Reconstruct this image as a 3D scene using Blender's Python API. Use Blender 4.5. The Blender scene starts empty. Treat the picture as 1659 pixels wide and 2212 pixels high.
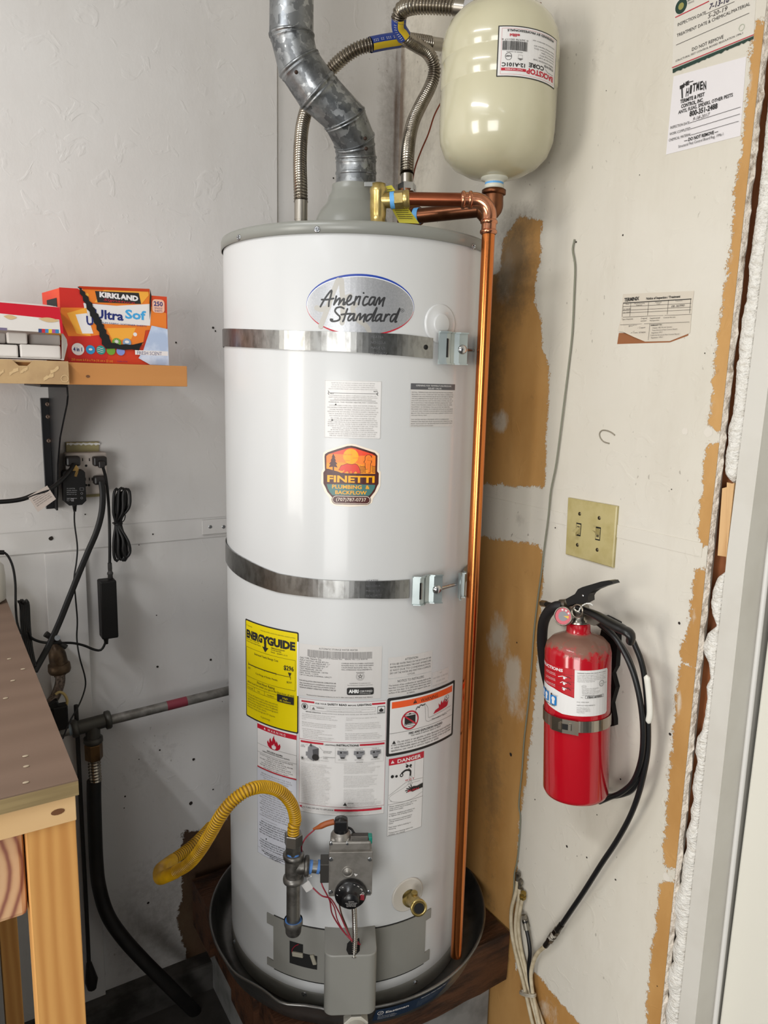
import bpy, bmesh, math, random
import numpy as np
from mathutils import Vector, Matrix, noise
random.seed(7)
sc = bpy.context.scene
C = sc.collection
V = Vector
PI = math.pi

# ---------------------------------------------------------------- camera
# world: corner of the two walls at x=0,y=0; left wall is y=0, right wall is x=0; floor z=0
CAM = V((-1.04, -1.6302512, 1.50))
CF = V((0.52330415, 0.83486173, -0.17075907))
CR = V((0.84919628, -0.52757386, 0.02305422))
CU = V((0.07084094, 0.15707233, 0.98504307))
FPX, PX0, PY0 = 1600.0, 829.5, 1106.0
cd = bpy.data.cameras.new('camera')
co = bpy.data.objects.new('camera', cd)
C.objects.link(co)
co.matrix_world = Matrix(((CR.x, CU.x, -CF.x, CAM.x), (CR.y, CU.y, -CF.y, CAM.y), (CR.z, CU.z, -CF.z, CAM.z), (0, 0, 0, 1)))
cd.sensor_fit = 'VERTICAL'
cd.sensor_height = 36.0
cd.lens = FPX / 2212.0 * 36.0
cd.clip_start = 0.02
sc.camera = co

# ---------------------------------------------------------------- light
sc.view_settings.view_transform = 'Standard'
sc.view_settings.look = 'None'
sc.view_settings.gamma = 1.0
sc.view_settings.use_curve_mapping = False
sc.view_settings.exposure = 0.0
w = bpy.data.worlds.new('garage_daylight')
sc.world = w
w.use_nodes = True
bgn = w.node_tree.nodes['Background']
bgn.inputs[0].default_value = (0.86, 0.93, 1.0, 1)
bgn.inputs[1].default_value = 0.10


def area(name, loc, target, sx, sy, power, col):
    ld = bpy.data.lights.new(name, 'AREA')
    ld.shape = 'RECTANGLE'
    ld.size, ld.size_y = sx, sy
    ld.energy = power
    ld.color = col
    o = bpy.data.objects.new(name, ld)
    C.objects.link(o)
    o.location = loc
    d = (V(target) - V(loc)).normalized()
    o.rotation_euler = d.to_track_quat('-Z', 'Y').to_euler()
    return o


# twin shop tubes on the garage ceiling, the open garage door far to the left, and an added fill
for tx, ty, pw in ((-1.95, -1.10, 15), (-1.6, -3.0, 1.5), (-3.2, -2.2, 2)):
    for dx in (-.06, .06):
        area('ceiling_tube', (tx + dx, ty, 2.66), (tx + dx, ty, 0), .035, 1.15, pw, (.95, .97, 1.0))
area('garage_door_and_fill', (-4.4, -1.15, 1.20), (0, -.9, .9), 1.0, 1.9, 74, (1.0, .96, .89))
area('garage_door_and_fill', (-3.3, -3.5, 1.05), (-.2, -.7, .8), 1.5, 1.7, 74, (.99, .98, .955))  # added fill panel behind left, brightens lower right wall and bench leg


# ---------------------------------------------------------------- pixel -> place on a real surface
def ray(x, y):
    return CF + CR * ((x - PX0) / FPX) - CU * ((y - PY0) / FPX)


def onR(x, y, off=0.0):
    d = ray(x, y)
    return CAM + d * ((-off - CAM.x) / d.x)


def onL(x, y, off=0.0):
    d = ray(x, y)
    return CAM + d * ((-off - CAM.y) / d.y)


def onZ(x, y, z):
    d = ray(x, y)
    return CAM + d * ((z - CAM.z) / d.z)


def onD(x, y, depth):
    return CAM + ray(x, y) * depth


TX, TY, TR = -0.30060946, -0.33254894, 0.254


def onC(x, y, rad=TR, ax=TX, ay=TY):
    d = ray(x, y)
    ox, oy = CAM.x - ax, CAM.y - ay
    a = d.x * d.x + d.y * d.y
    b = d.x * ox + d.y * oy
    q = max(0.0, b * b - a * (ox * ox + oy * oy - rad * rad))
    return CAM + d * ((-b - math.sqrt(q)) / a)


def thC(x, y, rad=TR):
    p = onC(x, y, rad)
    t = math.atan2(p.y - TY, p.x - TX)
    return t - 2 * PI if t > 1.2 else t


def cylp(th, z, rad=TR, ax=TX, ay=TY):
    return V((ax + rad * math.cos(th), ay + rad * math.sin(th), z))


# ---------------------------------------------------------------- materials
def lin(c):
    if isinstance(c, str):
        c = [int(c[i:i + 2], 16) / 255 for i in (0, 2, 4)]
    return tuple(((v / 12.92) if v <= .04045 else ((v + .055) / 1.055) ** 2.4) for v in c) + (1.0,)


class NT:
    def __init__(s, m):
        s.m = m
        s.t = m.node_tree
        s.n = s.t.nodes
        s.l = s.t.links
        s.bsdf = s.n.get('Principled BSDF')
        s.co = None

    def add(s, typ, **kw):
        n = s.n.new(typ)
        for k, v in kw.items():
            setattr(n, k, v)
        return n

    def link(s, a, b):
        s.l.new(a, b)

    def coord(s, out='Object'):
        if s.co is None:
            s.co = s.add('ShaderNodeTexCoord')
        return s.co.outputs[out]

    def map(s, scale=(1, 1, 1), rot=(0, 0, 0)):
        m = s.add('ShaderNodeMapping')
        m.inputs['Scale'].default_value = scale
        m.inputs['Rotation'].default_value = rot
        s.link(s.coord(), m.inputs['Vector'])
        return m.outputs[0]

    def noise(s, scale, detail=4, rough=.55, vec=None, dist=0):
        n = s.add('ShaderNodeTexNoise')
        n.inputs['Scale'].default_value = scale
        n.inputs['Detail'].default_value = detail
        n.inputs['Roughness'].default_value = rough
        n.inputs['Distortion'].default_value = dist
        s.link(vec if vec is not None else s.coord(), n.inputs['Vector'])
        return n.outputs[0]

    def ramp(s, fac, stops):
        r = s.add('ShaderNodeValToRGB')
        e = r.color_ramp.elements
        e[0].position, e[0].color = stops[0][0], stops[0][1]
        e[1].position, e[1].color = stops[-1][0], stops[-1][1]
        for p, c in stops[1:-1]:
            k = e.new(p)
            k.color = c
        s.link(fac, r.inputs[0])
        return r.outputs[0]

    def step(s, fac, a, b):
        r = s.add('ShaderNodeMapRange')
        r.inputs['From Min'].default_value = a
        r.inputs['From Max'].default_value = b
        s.link(fac, r.inputs[0])
        return r.outputs[0]

    def mix(s, fac, a, b):
        m = s.add('ShaderNodeMix', data_type='RGBA')
        for val, sock in ((fac, m.inputs[0]), (a, m.inputs[6]), (b, m.inputs[7])):
            if isinstance(val, (float, int)):
                sock.default_value = val
            elif isinstance(val, tuple):
                sock.default_value = val
            else:
                s.link(val, sock)
        return m.outputs[2]

    def math(s, op, a, b=None, c=None):
        m = s.add('ShaderNodeMath', operation=op)
        for i, val in enumerate((a, b, c)):
            if val is None:
                continue
            if isinstance(val, (float, int)):
                m.inputs[i].default_value = val
            else:
                s.link(val, m.inputs[i])
        return m.outputs[0]

    def attr(s, name):
        a = s.add('ShaderNodeAttribute')
        a.attribute_name = name
        return a.outputs['Fac']

    def bump(s, h, strength, dist=.001):
        b = s.add('ShaderNodeBump')
        b.inputs['Strength'].default_value = strength
        b.inputs['Distance'].default_value = dist
        s.link(h, b.inputs['Height'])
        s.link(b.outputs[0], s.bsdf.inputs['Normal'])
        return b


MATS = {}


def M(name, col, rough=.5, metal=0.0, c2=None, vs=30, vlo=.45, vhi=.65, bump=0, bs=200, bd=.001, coat=0, spec=.5, sc3=None, rough2=None, alpha=None, vdet=4):
    if name in MATS:
        return MATS[name]
    m = bpy.data.materials.new(name)
    m.use_nodes = True
    N = NT(m)
    B = N.bsdf
    B.inputs['Base Color'].default_value = lin(col)
    B.inputs['Roughness'].default_value = rough
    B.inputs['Metallic'].default_value = metal
    B.inputs['Coat Weight'].default_value = coat
    B.inputs['Coat Roughness'].default_value = .08
    B.inputs['Specular IOR Level'].default_value = spec
    if c2 is not None:
        vec = N.map(sc3) if sc3 else None
        f = N.step(N.noise(vs, vdet, vec=vec), vlo, vhi)
        N.link(N.mix(f, lin(col), lin(c2)), B.inputs['Base Color'])
        if rough2 is not None:
            N.link(N.math('ADD', N.math('MULTIPLY', f, rough2 - rough), rough), B.inputs['Roughness'])
    if bump:
        N.bump(N.noise(bs, 3, vec=N.map(sc3) if sc3 else None), bump, bd)
    if alpha is not None:
        B.inputs['Alpha'].default_value = alpha
    MATS[name] = m
    return m


# ---------------------------------------------------------------- mesh collector
class MB:
    def __init__(s):
        s.v, s.f, s.m, s.sm, s.mats = [], [], [], [], []

    def mi(s, mat):
        if mat not in s.mats:
            s.mats.append(mat)
        return s.mats.index(mat)

    def raw(s, vs, fs, mat, smooth=False):
        k = len(s.v)
        i = s.mi(mat)
        s.v.extend([tuple(p) for p in vs])
        for f in fs:
            s.f.append(tuple(k + a for a in f))
            s.m.append(i)
            s.sm.append(smooth)
        return s

    def box(s, c, size, mat, mx=None, bev=0.0, jit=0):
        """box centred on c; mx optional 3x3/4x4 orientation; bev chamfers every edge"""
        hx, hy, hz = size[0] / 2, size[1] / 2, size[2] / 2
        bm = bmesh.new()
        bmesh.ops.create_cube(bm, size=1.0)
        for v in bm.verts:
            v.co = V((v.co.x * 2 * hx, v.co.y * 2 * hy, v.co.z * 2 * hz))
        if bev:
            bmesh.ops.bevel(bm, geom=bm.edges[:], offset=bev, segments=2, affect='EDGES', profile=.5)
        c = V(c)
        vs = []
        for v in bm.verts:
            p = v.co.copy()
            if mx is not None:
                p = mx @ p
            vs.append(p + c)
        fs = [[v.index for v in f.verts] for f in bm.faces]
        bm.free()
        return s.raw(vs, fs, mat, False)

    def loft(s, rings, mat, closed=True, cap0=False, cap1=False, smooth=True):
        n = len(rings[0])
        vs = [p for r in rings for p in r]
        fs = []
        for i in range(len(rings) - 1):
            for j in range(n if closed else n - 1):
                a, b = i * n + j, i * n + (j + 1) % n
                fs.append((a, b, b + n, a + n))
        s.raw(vs, fs, mat, smooth)
        if cap0:
            s.raw(rings[0], [tuple(range(n))[::-1]], mat)
        if cap1:
            s.raw(rings[-1], [tuple(range(n))], mat)
        return s

    def lathe(s, prof, base, axis, mat, n=32, a0=0, a1=2 * PI, smooth=True, ref=None):
        """prof = [(r, h)...] along axis from base"""
        ax = V(axis).normalized()
        u = V(ref) if ref is not None else (V((0, 0, 1)) if abs(ax.z) < .9 else V((1, 0, 0)))
        u = (u - ax * u.dot(ax)).normalized()
        w_ = ax.cross(u)
        full = abs(a1 - a0 - 2 * PI) < 1e-6
        k = n if full else n + 1
        rings = []
        for r, h in prof:
            r = max(r, 1e-5)
            rings.append([V(base) + ax * h + (u * math.cos(a0 + (a1 - a0) * i / n) + w_ * math.sin(a0 + (a1 - a0) * i / n)) * r for i in range(k)])
        return s.loft(rings, mat, closed=full, smooth=smooth)

    def cyl(s, p0, p1, r, mat, n=20, r1=None, caps=True):
        p0, p1 = V(p0), V(p1)
        L = (p1 - p0).length
        r1 = r if r1 is None else r1
        if caps:
            # sharp-edged caps: separate fans
            s.lathe([(r, 0), (r1, L)], p0, p1 - p0, mat, n)
            s.lathe([(0, 0), (r, 0)], p0, p1 - p0, mat, n)
            s.lathe([(r1, L), (0, L)], p0, p1 - p0, mat, n)
        else:
            s.lathe([(r, 0), (r1, L)], p0, p1 - p0, mat, n)
        return s

    def hexn(s, p0, p1, r, mat, n=6, rot=0.0):
        p0, p1 = V(p0), V(p1)
        L = (p1 - p0).length
        for pr in ([(r, .04 * L), (r, .96 * L)], [(0, 0), (r * .93, 0)], [(r * .93, 0), (r, .04 * L)], [(r, .96 * L), (r * .93, L)], [(r * .93, L), (0, L)]):
            s.lathe(pr, p0, p1 - p0, mat, n, a0=rot, a1=rot + 2 * PI, smooth=False)
        return s

    def tube(s, pts, r, mat, n=12, caps=True, smooth=True, prof=None, twist=0, flat=1.0, up=None):
        """pts polyline; r number, list or function of arc length; flat squashes the section"""
        pts = [V(p) for p in pts]
        T = []
        for i in range(len(pts)):
            a = pts[max(0, i - 1)]
            b = pts[min(len(pts) - 1, i + 1)]
            T.append((b - a).normalized())
        u = V((0, 0, 1)) if abs(T[0].z) < .9 else V((1, 0, 0))
        if up is not None:
            u = V(up)
        u = (u - T[0] * u.dot(T[0])).normalized()
        rings = []
        L = 0
        for i, p in enumerate(pts):
            if i:
                L += (p - pts[i - 1]).length
                u = (u - T[i] * u.dot(T[i]))
                u.normalize()
            w_ = T[i].cross(u)
            rr = r(L) if callable(r) else (r[i] if isinstance(r, (list, tuple)) else r)
            rings.append([p + (u * math.cos(2 * PI * k / n) * flat + w_ * math.sin(2 * PI * k / n)) * rr for k in range(n)])
        return s.loft(rings, mat, True, caps, caps, smooth)

    def prism(s, poly, depth, mat, mx=None, smooth=False):
        """polygon in local xy extruded +z by depth; mx 4x4 to world"""
        n = len(poly)
        vs = [V((x, y, 0)) for x, y in poly] + [V((x, y, depth)) for x, y in poly]
        if mx is not None:
            vs = [mx @ v for v in vs]
        fs = [tuple(range(n))[::-1], tuple(range(n, 2 * n))]
        s.raw(vs, fs, mat)
        s.raw(vs, [(i, (i + 1) % n, (i + 1) % n + n, i + n) for i in range(n)], mat, smooth)
        return s

    def sphere(s, c, r, mat, n=12, sx=1, sy=1, sz=1):
        pr = []
        for i in range(n + 1):
            a = -PI / 2 + PI * i / n
            pr.append((math.cos(a) * r, math.sin(a) * r))
        k = len(s.v)
        s.lathe(pr, (0, 0, 0), (0, 0, 1), mat, n * 2)
        for i in range(k, len(s.v)):
            x, y, z = s.v[i]
            s.v[i] = (c[0] + x * sx, c[1] + y * sy, c[2] + z * sz)
        return s

    def mesh(s, name, origin=(0, 0, 0)):
        me = bpy.data.meshes.new(name)
        a = np.array(s.v, dtype=float).reshape(-1, 3) - np.array(origin)
        me.from_pydata(a.tolist(), [], s.f)
        for m in s.mats:
            me.materials.append(m)
        me.polygons.foreach_set('material_index', s.m)
        me.polygons.foreach_set('use_smooth', s.sm)
        me.update()
        return me


def thing(name, label, cat, loc=(0, 0, 0), group=None):
    o = bpy.data.objects.new(name, None)
    C.objects.link(o)
    o.location = loc
    o['label'] = label
    o['category'] = cat
    if group:
        o['group'] = group
    return o


def worldloc(o):
    l = V((0, 0, 0))
    while o is not None:
        l = l + o.location
        o = o.parent
    return l


def part(name, mb, parent, label=None, kind=None):
    """mesh in world coordinates hung under parent (parents are never rotated)"""
    o = bpy.data.objects.new(name, mb.mesh(name, worldloc(parent)))
    C.objects.link(o)
    o.parent = parent
    if label:
        o['label'] = label
    if kind:
        o['kind'] = kind
    return o


def single(name, mb, label, cat, loc=None, group=None, kind=None):
    if loc is None:
        a = np.array(mb.v)
        loc = ((a[:, 0].min() + a[:, 0].max()) / 2, (a[:, 1].min() + a[:, 1].max()) / 2, a[:, 2].min())
    o = bpy.data.objects.new(name, mb.mesh(name, loc))
    o.location = loc
    C.objects.link(o)
    o['label'] = label
    o['category'] = cat
    if group:
        o['group'] = group
    if kind:
        o['kind'] = kind
    return o


def struct(name, mb, parent=None):
    o = bpy.data.objects.new(name, mb.mesh(name))
    C.objects.link(o)
    if parent:
        o.parent = parent
    else:
        o['kind'] = 'structure'
    return o


def inst(name, me, parent, loc, normal=(0, 0, 1), spin=0.0, label=None, group=None, scale=1):
    """a copy of shared mesh me (built along +z) at world loc facing normal"""
    o = bpy.data.objects.new(name, me)
    C.objects.link(o)
    q = V(normal).to_track_quat('Z', 'Y') @ Matrix.Rotation(spin, 3, 'Z').to_quaternion()
    o.rotation_mode = 'QUATERNION'
    o.rotation_quaternion = q
    o.scale = (scale,) * 3
    o.location = V(loc) - worldloc(parent)
    o.parent = parent
    if label:
        o['label'] = label
    return o


def spline(P, n=12, closed=False):
    """Catmull-Rom through points"""
    P = [V(p) for p in P]
    Q = [P[0] * 2 - P[1]] + P + [P[-1] * 2 - P[-2]]
    out = []
    for i in range(1, len(Q) - 2):
        a, b, c, d = Q[i - 1:i + 3]
        for k in range(n):
            t = k / n
            out.append(.5 * ((2 * b) + (c - a) * t + (2 * a - 5 * b + 4 * c - d) * t * t + (3 * b - a - 3 * c + d) * t ** 3))
    out.append(P[-1])
    return out


def resample(pts, step):
    L = [0]
    for a, b in zip(pts, pts[1:]):
        L.append(L[-1] + (b - a).length)
    n = max(2, int(L[-1] / step))
    out = []
    j = 0
    for i in range(n + 1):
        s_ = L[-1] * i / n
        while j < len(L) - 2 and L[j + 1] < s_:
            j += 1
        t = (s_ - L[j]) / max(1e-9, L[j + 1] - L[j])
        out.append(pts[j].lerp(pts[j + 1], min(1, t)))
    return out


# ---------------------------------------------------------------- lettering
GL = {}


def raw_glyph(ch, bold):
    cu = bpy.data.curves.new('g', 'FONT')
    cu.body = ch
    cu.resolution_u = 2
    cu.size = 1.0
    cu.offset = bold
    ob = bpy.data.objects.new('g', cu)
    me = bpy.data.meshes.new_from_object(ob)
    vs = np.array([v.co[:2] for v in me.vertices]) if len(me.vertices) else np.zeros((0, 2))
    fs = [tuple(p.vertices) for p in me.polygons]
    bpy.data.objects.remove(ob)
    bpy.data.curves.remove(cu)
    bpy.data.meshes.remove(me)
    return vs, fs


def glyph(ch, bold):
    k = (ch, bold)
    if k not in GL:
        vs, fs = raw_glyph(ch, bold) if ch != ' ' else (np.zeros((0, 2)), [])
        a, _ = raw_glyph('l' + ch + 'l', 0)
        b, _ = raw_glyph('ll', 0)
        GL[k] = (vs, fs, (a[:, 0].max() - a[:, 0].min()) - (b[:, 0].max() - b[:, 0].min()))
    return GL[k]


class Decal:
    """flat print laid on a surface. Local (u, v): metres, v upward; fn(u, v, h) -> world point"""

    def __init__(s, fn, W, H, step=.02, base=0.0003):
        s.fn, s.W, s.H, s.step, s.base = fn, W, H, step, base
        s.mb = MB()
        s.k = 0

    def lay(s):
        s.k += 1
        return s.base + .000045 * s.k

    def put(s, uv, fs, mat, h):
        s.mb.raw([s.fn(u, v, h) for u, v in uv], fs, mat)

    def poly(s, pts, mat, h=None):
        """pts in fractions (fx, fy from the top)"""
        h = s.lay() if h is None else h
        bm = bmesh.new()
        vs = [bm.verts.new((x * s.W, (1 - y) * s.H, 0)) for x, y in pts]
        try:
            f = bm.faces.new(vs)
        except ValueError:
            bm.free()
            return
        if f.normal.z < 0 or f.calc_area() == 0:
            f.normal_update()
        f.normal_update()
        if f.normal.z < 0:
            f.normal_flip()
        x0, x1 = min(p[0] for p in pts) * s.W, max(p[0] for p in pts) * s.W
        k = math.ceil(x0 / s.step + 1e-6)
        while k * s.step < x1 - 1e-6:
            bmesh.ops.bisect_plane(bm, geom=bm.verts[:] + bm.edges[:] + bm.faces[:], plane_co=(k * s.step, 0, 0), plane_no=(1, 0, 0))
            k += 1
        bmesh.ops.triangulate(bm, faces=[f for f in bm.faces if len(f.verts) > 4])
        bm.verts.index_update()
        s.put([(v.co.x, v.co.y) for v in bm.verts], [[v.index for v in f.verts] for f in bm.faces], mat, h)
        bm.free()

    def rect(s, x0, y0, x1, y1, mat, h=None):
        s.poly([(x0, y1), (x1, y1), (x1, y0), (x0, y0)], mat, h)

    def rrect(s, x0, y0, x1, y1, r, mat, h=None):
        rx, ry = r / s.W, r / s.H
        pts = []
        for cx_, cy_, a in ((x1 - rx, y1 - ry, 0), (x0 + rx, y1 - ry, 90), (x0 + rx, y0 + ry, 180), (x1 - rx, y0 + ry, 270)):
            for k in range(4):
                t = math.radians(a + 30 * k)
                pts.append((cx_ + rx * math.cos(t), cy_ + ry * math.sin(t)))
        s.poly(pts[::-1], mat, h)

    def frame(s, x0, y0, x1, y1, w_, mat):
        wx, wy = w_ / s.W, w_ / s.H
        h = s.lay()
        s.rect(x0, y0, x1, y0 + wy, mat, h)
        s.rect(x0, y1 - wy, x1, y1, mat, h)
        s.rect(x0, y0 + wy, x0 + wx, y1 - wy, mat, h)
        s.rect(x1 - wx, y0 + wy, x1, y1 - wy, mat, h)

    def ell(s, cx_, cy_, rx, ry, mat, n=20, h=None, a0=0, a1=360):
        pts = [(cx_ + rx * math.cos(math.radians(a0 + (a1 - a0) * i / n)), cy_ - ry * math.sin(math.radians(a0 + (a1 - a0) * i / n))) for i in range(n if a1 - a0 == 360 else n + 1)]
        s.poly(pts, mat, h)

    def circ(s, cx_, cy_, r, mat, n=20, h=None):
        s.ell(cx_, cy_, r / s.W, r / s.H, mat, n, h)

    def ring(s, cx_, cy_, r, w_, mat, n=24, ry=None, a0=0, a1=360):
        """r, w_ metres"""
        h = s.lay()
        ry = r if ry is None else ry
        P = lambda a, rr, q: ((cx_ * s.W + math.cos(a) * rr), ((1 - cy_) * s.H + math.sin(a) * q))
        uv = []
        for i in range(n + 1):
            a = math.radians(a0 + (a1 - a0) * i / n)
            uv += [P(a, r, ry), P(a, r - w_, ry - w_)]
        s.put(uv, [(2 * i, 2 * i + 2, 2 * i + 3, 2 * i + 1) for i in range(n)], mat, h)

    def stroke(s, pts, w_, mat, h=None, cap=True):
        """polyline in fractions, width metres, round ends"""
        h = s.lay() if h is None else h
        P = [V((x * s.W, (1 - y) * s.H)) for x, y in pts]
        Q = [P[0]]
        for a, b in zip(P, P[1:]):
            n = max(1, int(abs(b.x - a.x) / s.step))
            Q += [a.lerp(b, (i + 1) / n) for i in range(n)]
        P = Q
        uv = []
        ws = w_ if isinstance(w_, (list, tuple)) else None
        for i, p in enumerate(P):
            t = (P[min(i + 1, len(P) - 1)] - P[max(0, i - 1)])
            if t.length < 1e-9:
                t = V((1, 0))
            t.normalize()
            nn = V((-t.y, t.x)) * (w_ / 2)
            uv += [tuple(p + nn), tuple(p - nn)]
        s.put(uv, [(2 * i, 2 * i + 1, 2 * i + 3, 2 * i + 2) for i in range(len(P) - 1)], mat, h)
        if cap:
            for e in (P[0], P[-1]):
                s.put([(e.x + w_ / 2 * math.cos(PI * k / 4), e.y + w_ / 2 * math.sin(PI * k / 4)) for k in range(8)], [tuple(range(8))], mat, h)

    def text(s, body, fx, fy, size, mat, sx=1.0, align='l', bold=0.0, shear=0.0, h=None, rot=0.0, width=None, flip=False, gap=0.0):
        """size = cap height fraction of H; width = fraction of W to fit"""
        h = s.lay() if h is None else h
        S = size * s.H / .72
        uv, fs = [], []
        pen = 0.0
        for ch in body:
            vs, ff, adv = glyph(ch, bold)
            k = len(uv)
            for x, y in vs:
                uv.append((pen + x, y))
            fs += [tuple(k + a for a in f) for f in ff]
            pen += adv + gap
        pen -= gap
        if width is not None and pen > 0:
            sx = width * s.W / (pen * S)
        off = {'l': 0, 'c': -pen / 2, 'r': -pen}[align]
        out = []
        cr, sr = math.cos(rot), math.sin(rot)
        for x, y in uv:
            X = (x + off) * S * sx + y * S * shear
            Y = y * S
            X, Y = X * cr - Y * sr, X * sr + Y * cr
            if flip:
                X, Y = -X, -Y
            out.append((fx * s.W + X, (1 - fy) * s.H + Y))
        if out:
            s.put(out, fs, mat, h)
        return pen * S * sx / s.W

    def para(s, lines, fx, fy, lh, size, mat, width=None, align='l', bold=0.0, **kw):
        """lines of small print, lh line pitch fraction of H; width fraction each full line is fitted to"""
        h = s.lay()
        for i, t in enumerate(lines):
            if not t:
                continue
            wd = None
            if width:
                est = sum(glyph(c, bold)[2] for c in t) * size * s.H / .72 / s.W
                wd = min(width, est * 1.15) if len(t) > 14 else None
            s.text(t, fx, fy + i * lh, size, mat, align=align, bold=bold, width=wd, h=h, **kw)


def tankDecal(xl, xr, ym, top, bot, rad=TR, step=.012):
    """decal wrapped on the heater jacket: left/right px at row ym, top/bot px points (x, y)"""
    a0, a1 = thC(xl, ym, rad), thC(xr, ym, rad)
    z1, z0 = onC(*top, rad).z, onC(*bot, rad).z
    W = (a1 - a0) * rad
    return Decal(lambda u, v, h: cylp(a0 + u / rad, z0 + v, rad + h), W, z1 - z0, step)


def quadDecal(TL, TR_, BR, BL, nrm, base=.0004, step=10):
    """decal on a flat surface from four world corners"""
    W = ((TR_ - TL).length + (BR - BL).length) / 2
    H = ((BL - TL).length + (BR - TR_).length) / 2
    nrm = V(nrm)

    def fn(u, v, h):
        fx, fy = u / W, v / H
        return BL.lerp(BR, fx).lerp(TL.lerp(TR_, fx), fy) + nrm * h
    return Decal(fn, W, H, step, base)


def lorem(seed, n, w_, up=False):
    """n lines of small print about w_ characters long"""
    r = random.Random(seed)
    words = 'the water heater must be installed in accordance with local codes read all instructions before use do not store gas or other vapors near this appliance and keep area clear of any combustible material turn off supply if leak is found call a qualified service agency for help risk of fire explosion property damage injury or death'.split()
    out = []
    for i in range(n):
        t = ''
        while len(t) < w_ * (.75 + .25 * r.random()):
            t += r.choice(words) + ' '
        out.append((t.upper() if up else t.capitalize() if i == 0 else t).strip())
    return out

# ---------------------------------------------------------------- room shell
def sdf(poly, P):
    """signed distance (inside positive) of points P (n,2) to polygon"""
    poly = np.array(poly)
    d = np.full(len(P), 1e9)
    ins = np.zeros(len(P), bool)
    for i in range(len(poly)):
        a, b = poly[i - 1], poly[i]
        e = b - a
        w_ = P - a
        t = np.clip((w_ @ e) / max(1e-12, e @ e), 0, 1)
        d = np.minimum(d, np.linalg.norm(w_ - t[:, None] * e, axis=1))
        c1 = (a[1] > P[:, 1]) != (b[1] > P[:, 1])
        with np.errstate(divide='ignore', invalid='ignore'):
            xi = a[0] + (P[:, 1] - a[1]) * e[0] / (e[1] if e[1] else 1e-12)
        ins ^= c1 & (P[:, 0] < xi)
    return np.where(ins, d, -d)


def blobs(bl, P):
    """soft spots [(a, z, ra, rz, strength)...] -> max of falloffs"""
    out = np.zeros(len(P))
    for a, z, ra, rz, s_ in bl:
        q = np.sqrt(((P[:, 0] - a) / ra) ** 2 + ((P[:, 1] - z) / rz) ** 2)
        out = np.maximum(out, s_ * np.clip(1 - q, 0, 1) ** .7)
    return out


def wall_material(name, paint, tan, tan2, fleck=.5):
    m = bpy.data.materials.new(name)
    m.use_nodes = True
    N = NT(m)
    B = N.bsdf
    # brushed paint with slight tone drift
    tone = N.noise(2.2, 5)
    col = N.mix(N.step(tone, .35, .7), lin(paint[0]), lin(paint[1]))
    # faint vertical and horizontal brush streaks
    col = N.mix(N.math('MULTIPLY', N.step(N.noise(9, 6, .7, N.map((1, 1, .25))), .5, .8), .35), col, lin(paint[2]))
    # grey mould / dust speckle where the attribute says so
    sp = N.noise(55, 8, .75)
    sp2 = N.noise(9, 6, .7)
    mo = N.attr('mould')
    f = N.step(N.math('ADD', N.math('MULTIPLY', mo, .75), N.math('ADD', N.math('MULTIPLY', sp, .55), N.math('MULTIPLY', sp2, .35))), .78, 1.12)
    col = N.mix(N.math('MULTIPLY', f, .62), col, lin('6f6760'))
    # small dark flecks
    fl = N.noise(120, 2, .5, N.map((1, 1, .55)))
    fm = N.math('MULTIPLY', N.step(fl, .69, .72), N.step(N.noise(7, 2), .5, .6))
    fm = N.math('MULTIPLY', fm, N.math('MINIMUM', N.math('ADD', mo, fleck), 1.0))
    col = N.mix(N.math('MULTIPLY', fm, .85), col, lin('6d6358'))
    # bare gypsum paper: ragged brushed edge of the paint
    tz = N.attr('tan')
    edge = N.math('ADD', N.math('SUBTRACT', tz, .043), N.math('ADD', N.math('MULTIPLY', N.math('SUBTRACT', N.noise(45, 8, .8), .5), .045), N.math('MULTIPLY', N.math('SUBTRACT', N.noise(300, 5, .8), .5), .02)))
    te = N.step(edge, -.0006, .0006)
    tc = N.mix(N.step(N.noise(5, 5, .6, N.map((1, 1, .4))), .35, .65), lin(tan), lin(tan2))
    tc = N.mix(N.step(N.noise(14, 6, .7), .62, .75), tc, lin('8a6a44'))
    # thin white wash dragged over the bare paper
    wa = N.attr('wash')
    wf = N.step(N.math('ADD', wa, N.math('MULTIPLY', N.noise(40, 8, .75, N.map((1, 1, .5))), .9)), .78, 1.05)
    tc = N.mix(N.math('MULTIPLY', wf, .75), tc, lin(paint[1]))
    tc = N.mix(N.math('MULTIPLY', f, .8), tc, lin('64543f'))
    col = N.mix(te, col, tc)
    # brown water stain
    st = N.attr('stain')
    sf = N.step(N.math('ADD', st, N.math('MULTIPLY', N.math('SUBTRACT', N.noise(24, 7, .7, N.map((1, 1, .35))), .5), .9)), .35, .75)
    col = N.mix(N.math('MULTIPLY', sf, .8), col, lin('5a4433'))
    N.link(col, B.inputs['Base Color'])
    B.inputs['Roughness'].default_value = .62
    B.inputs['Specular IOR Level'].default_value = .35
    h = N.math('ADD', N.math('MULTIPLY', N.noise(38, 6, .6, N.map((1, 1, .6))), .8), N.math('MULTIPLY', te, -.9))
    h = N.math('ADD', h, N.math('MULTIPLY', N.step(N.noise(18, 3, .5, dist=1.5), .60, .68), .5))
    N.bump(h, .55, .0012)
    return m


MW_R = wall_material('painted_wallboard_right', ('d2cdc2', 'cac4b6', 'b9b1a2'), 'c0955c', 'a97c44')
MW_L = wall_material('painted_wallboard_left', ('d3d1cf', 'cbc8c5', 'bdb8b3'), '6b513a', '4c382a', fleck=.06)

STEP = .012


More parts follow.
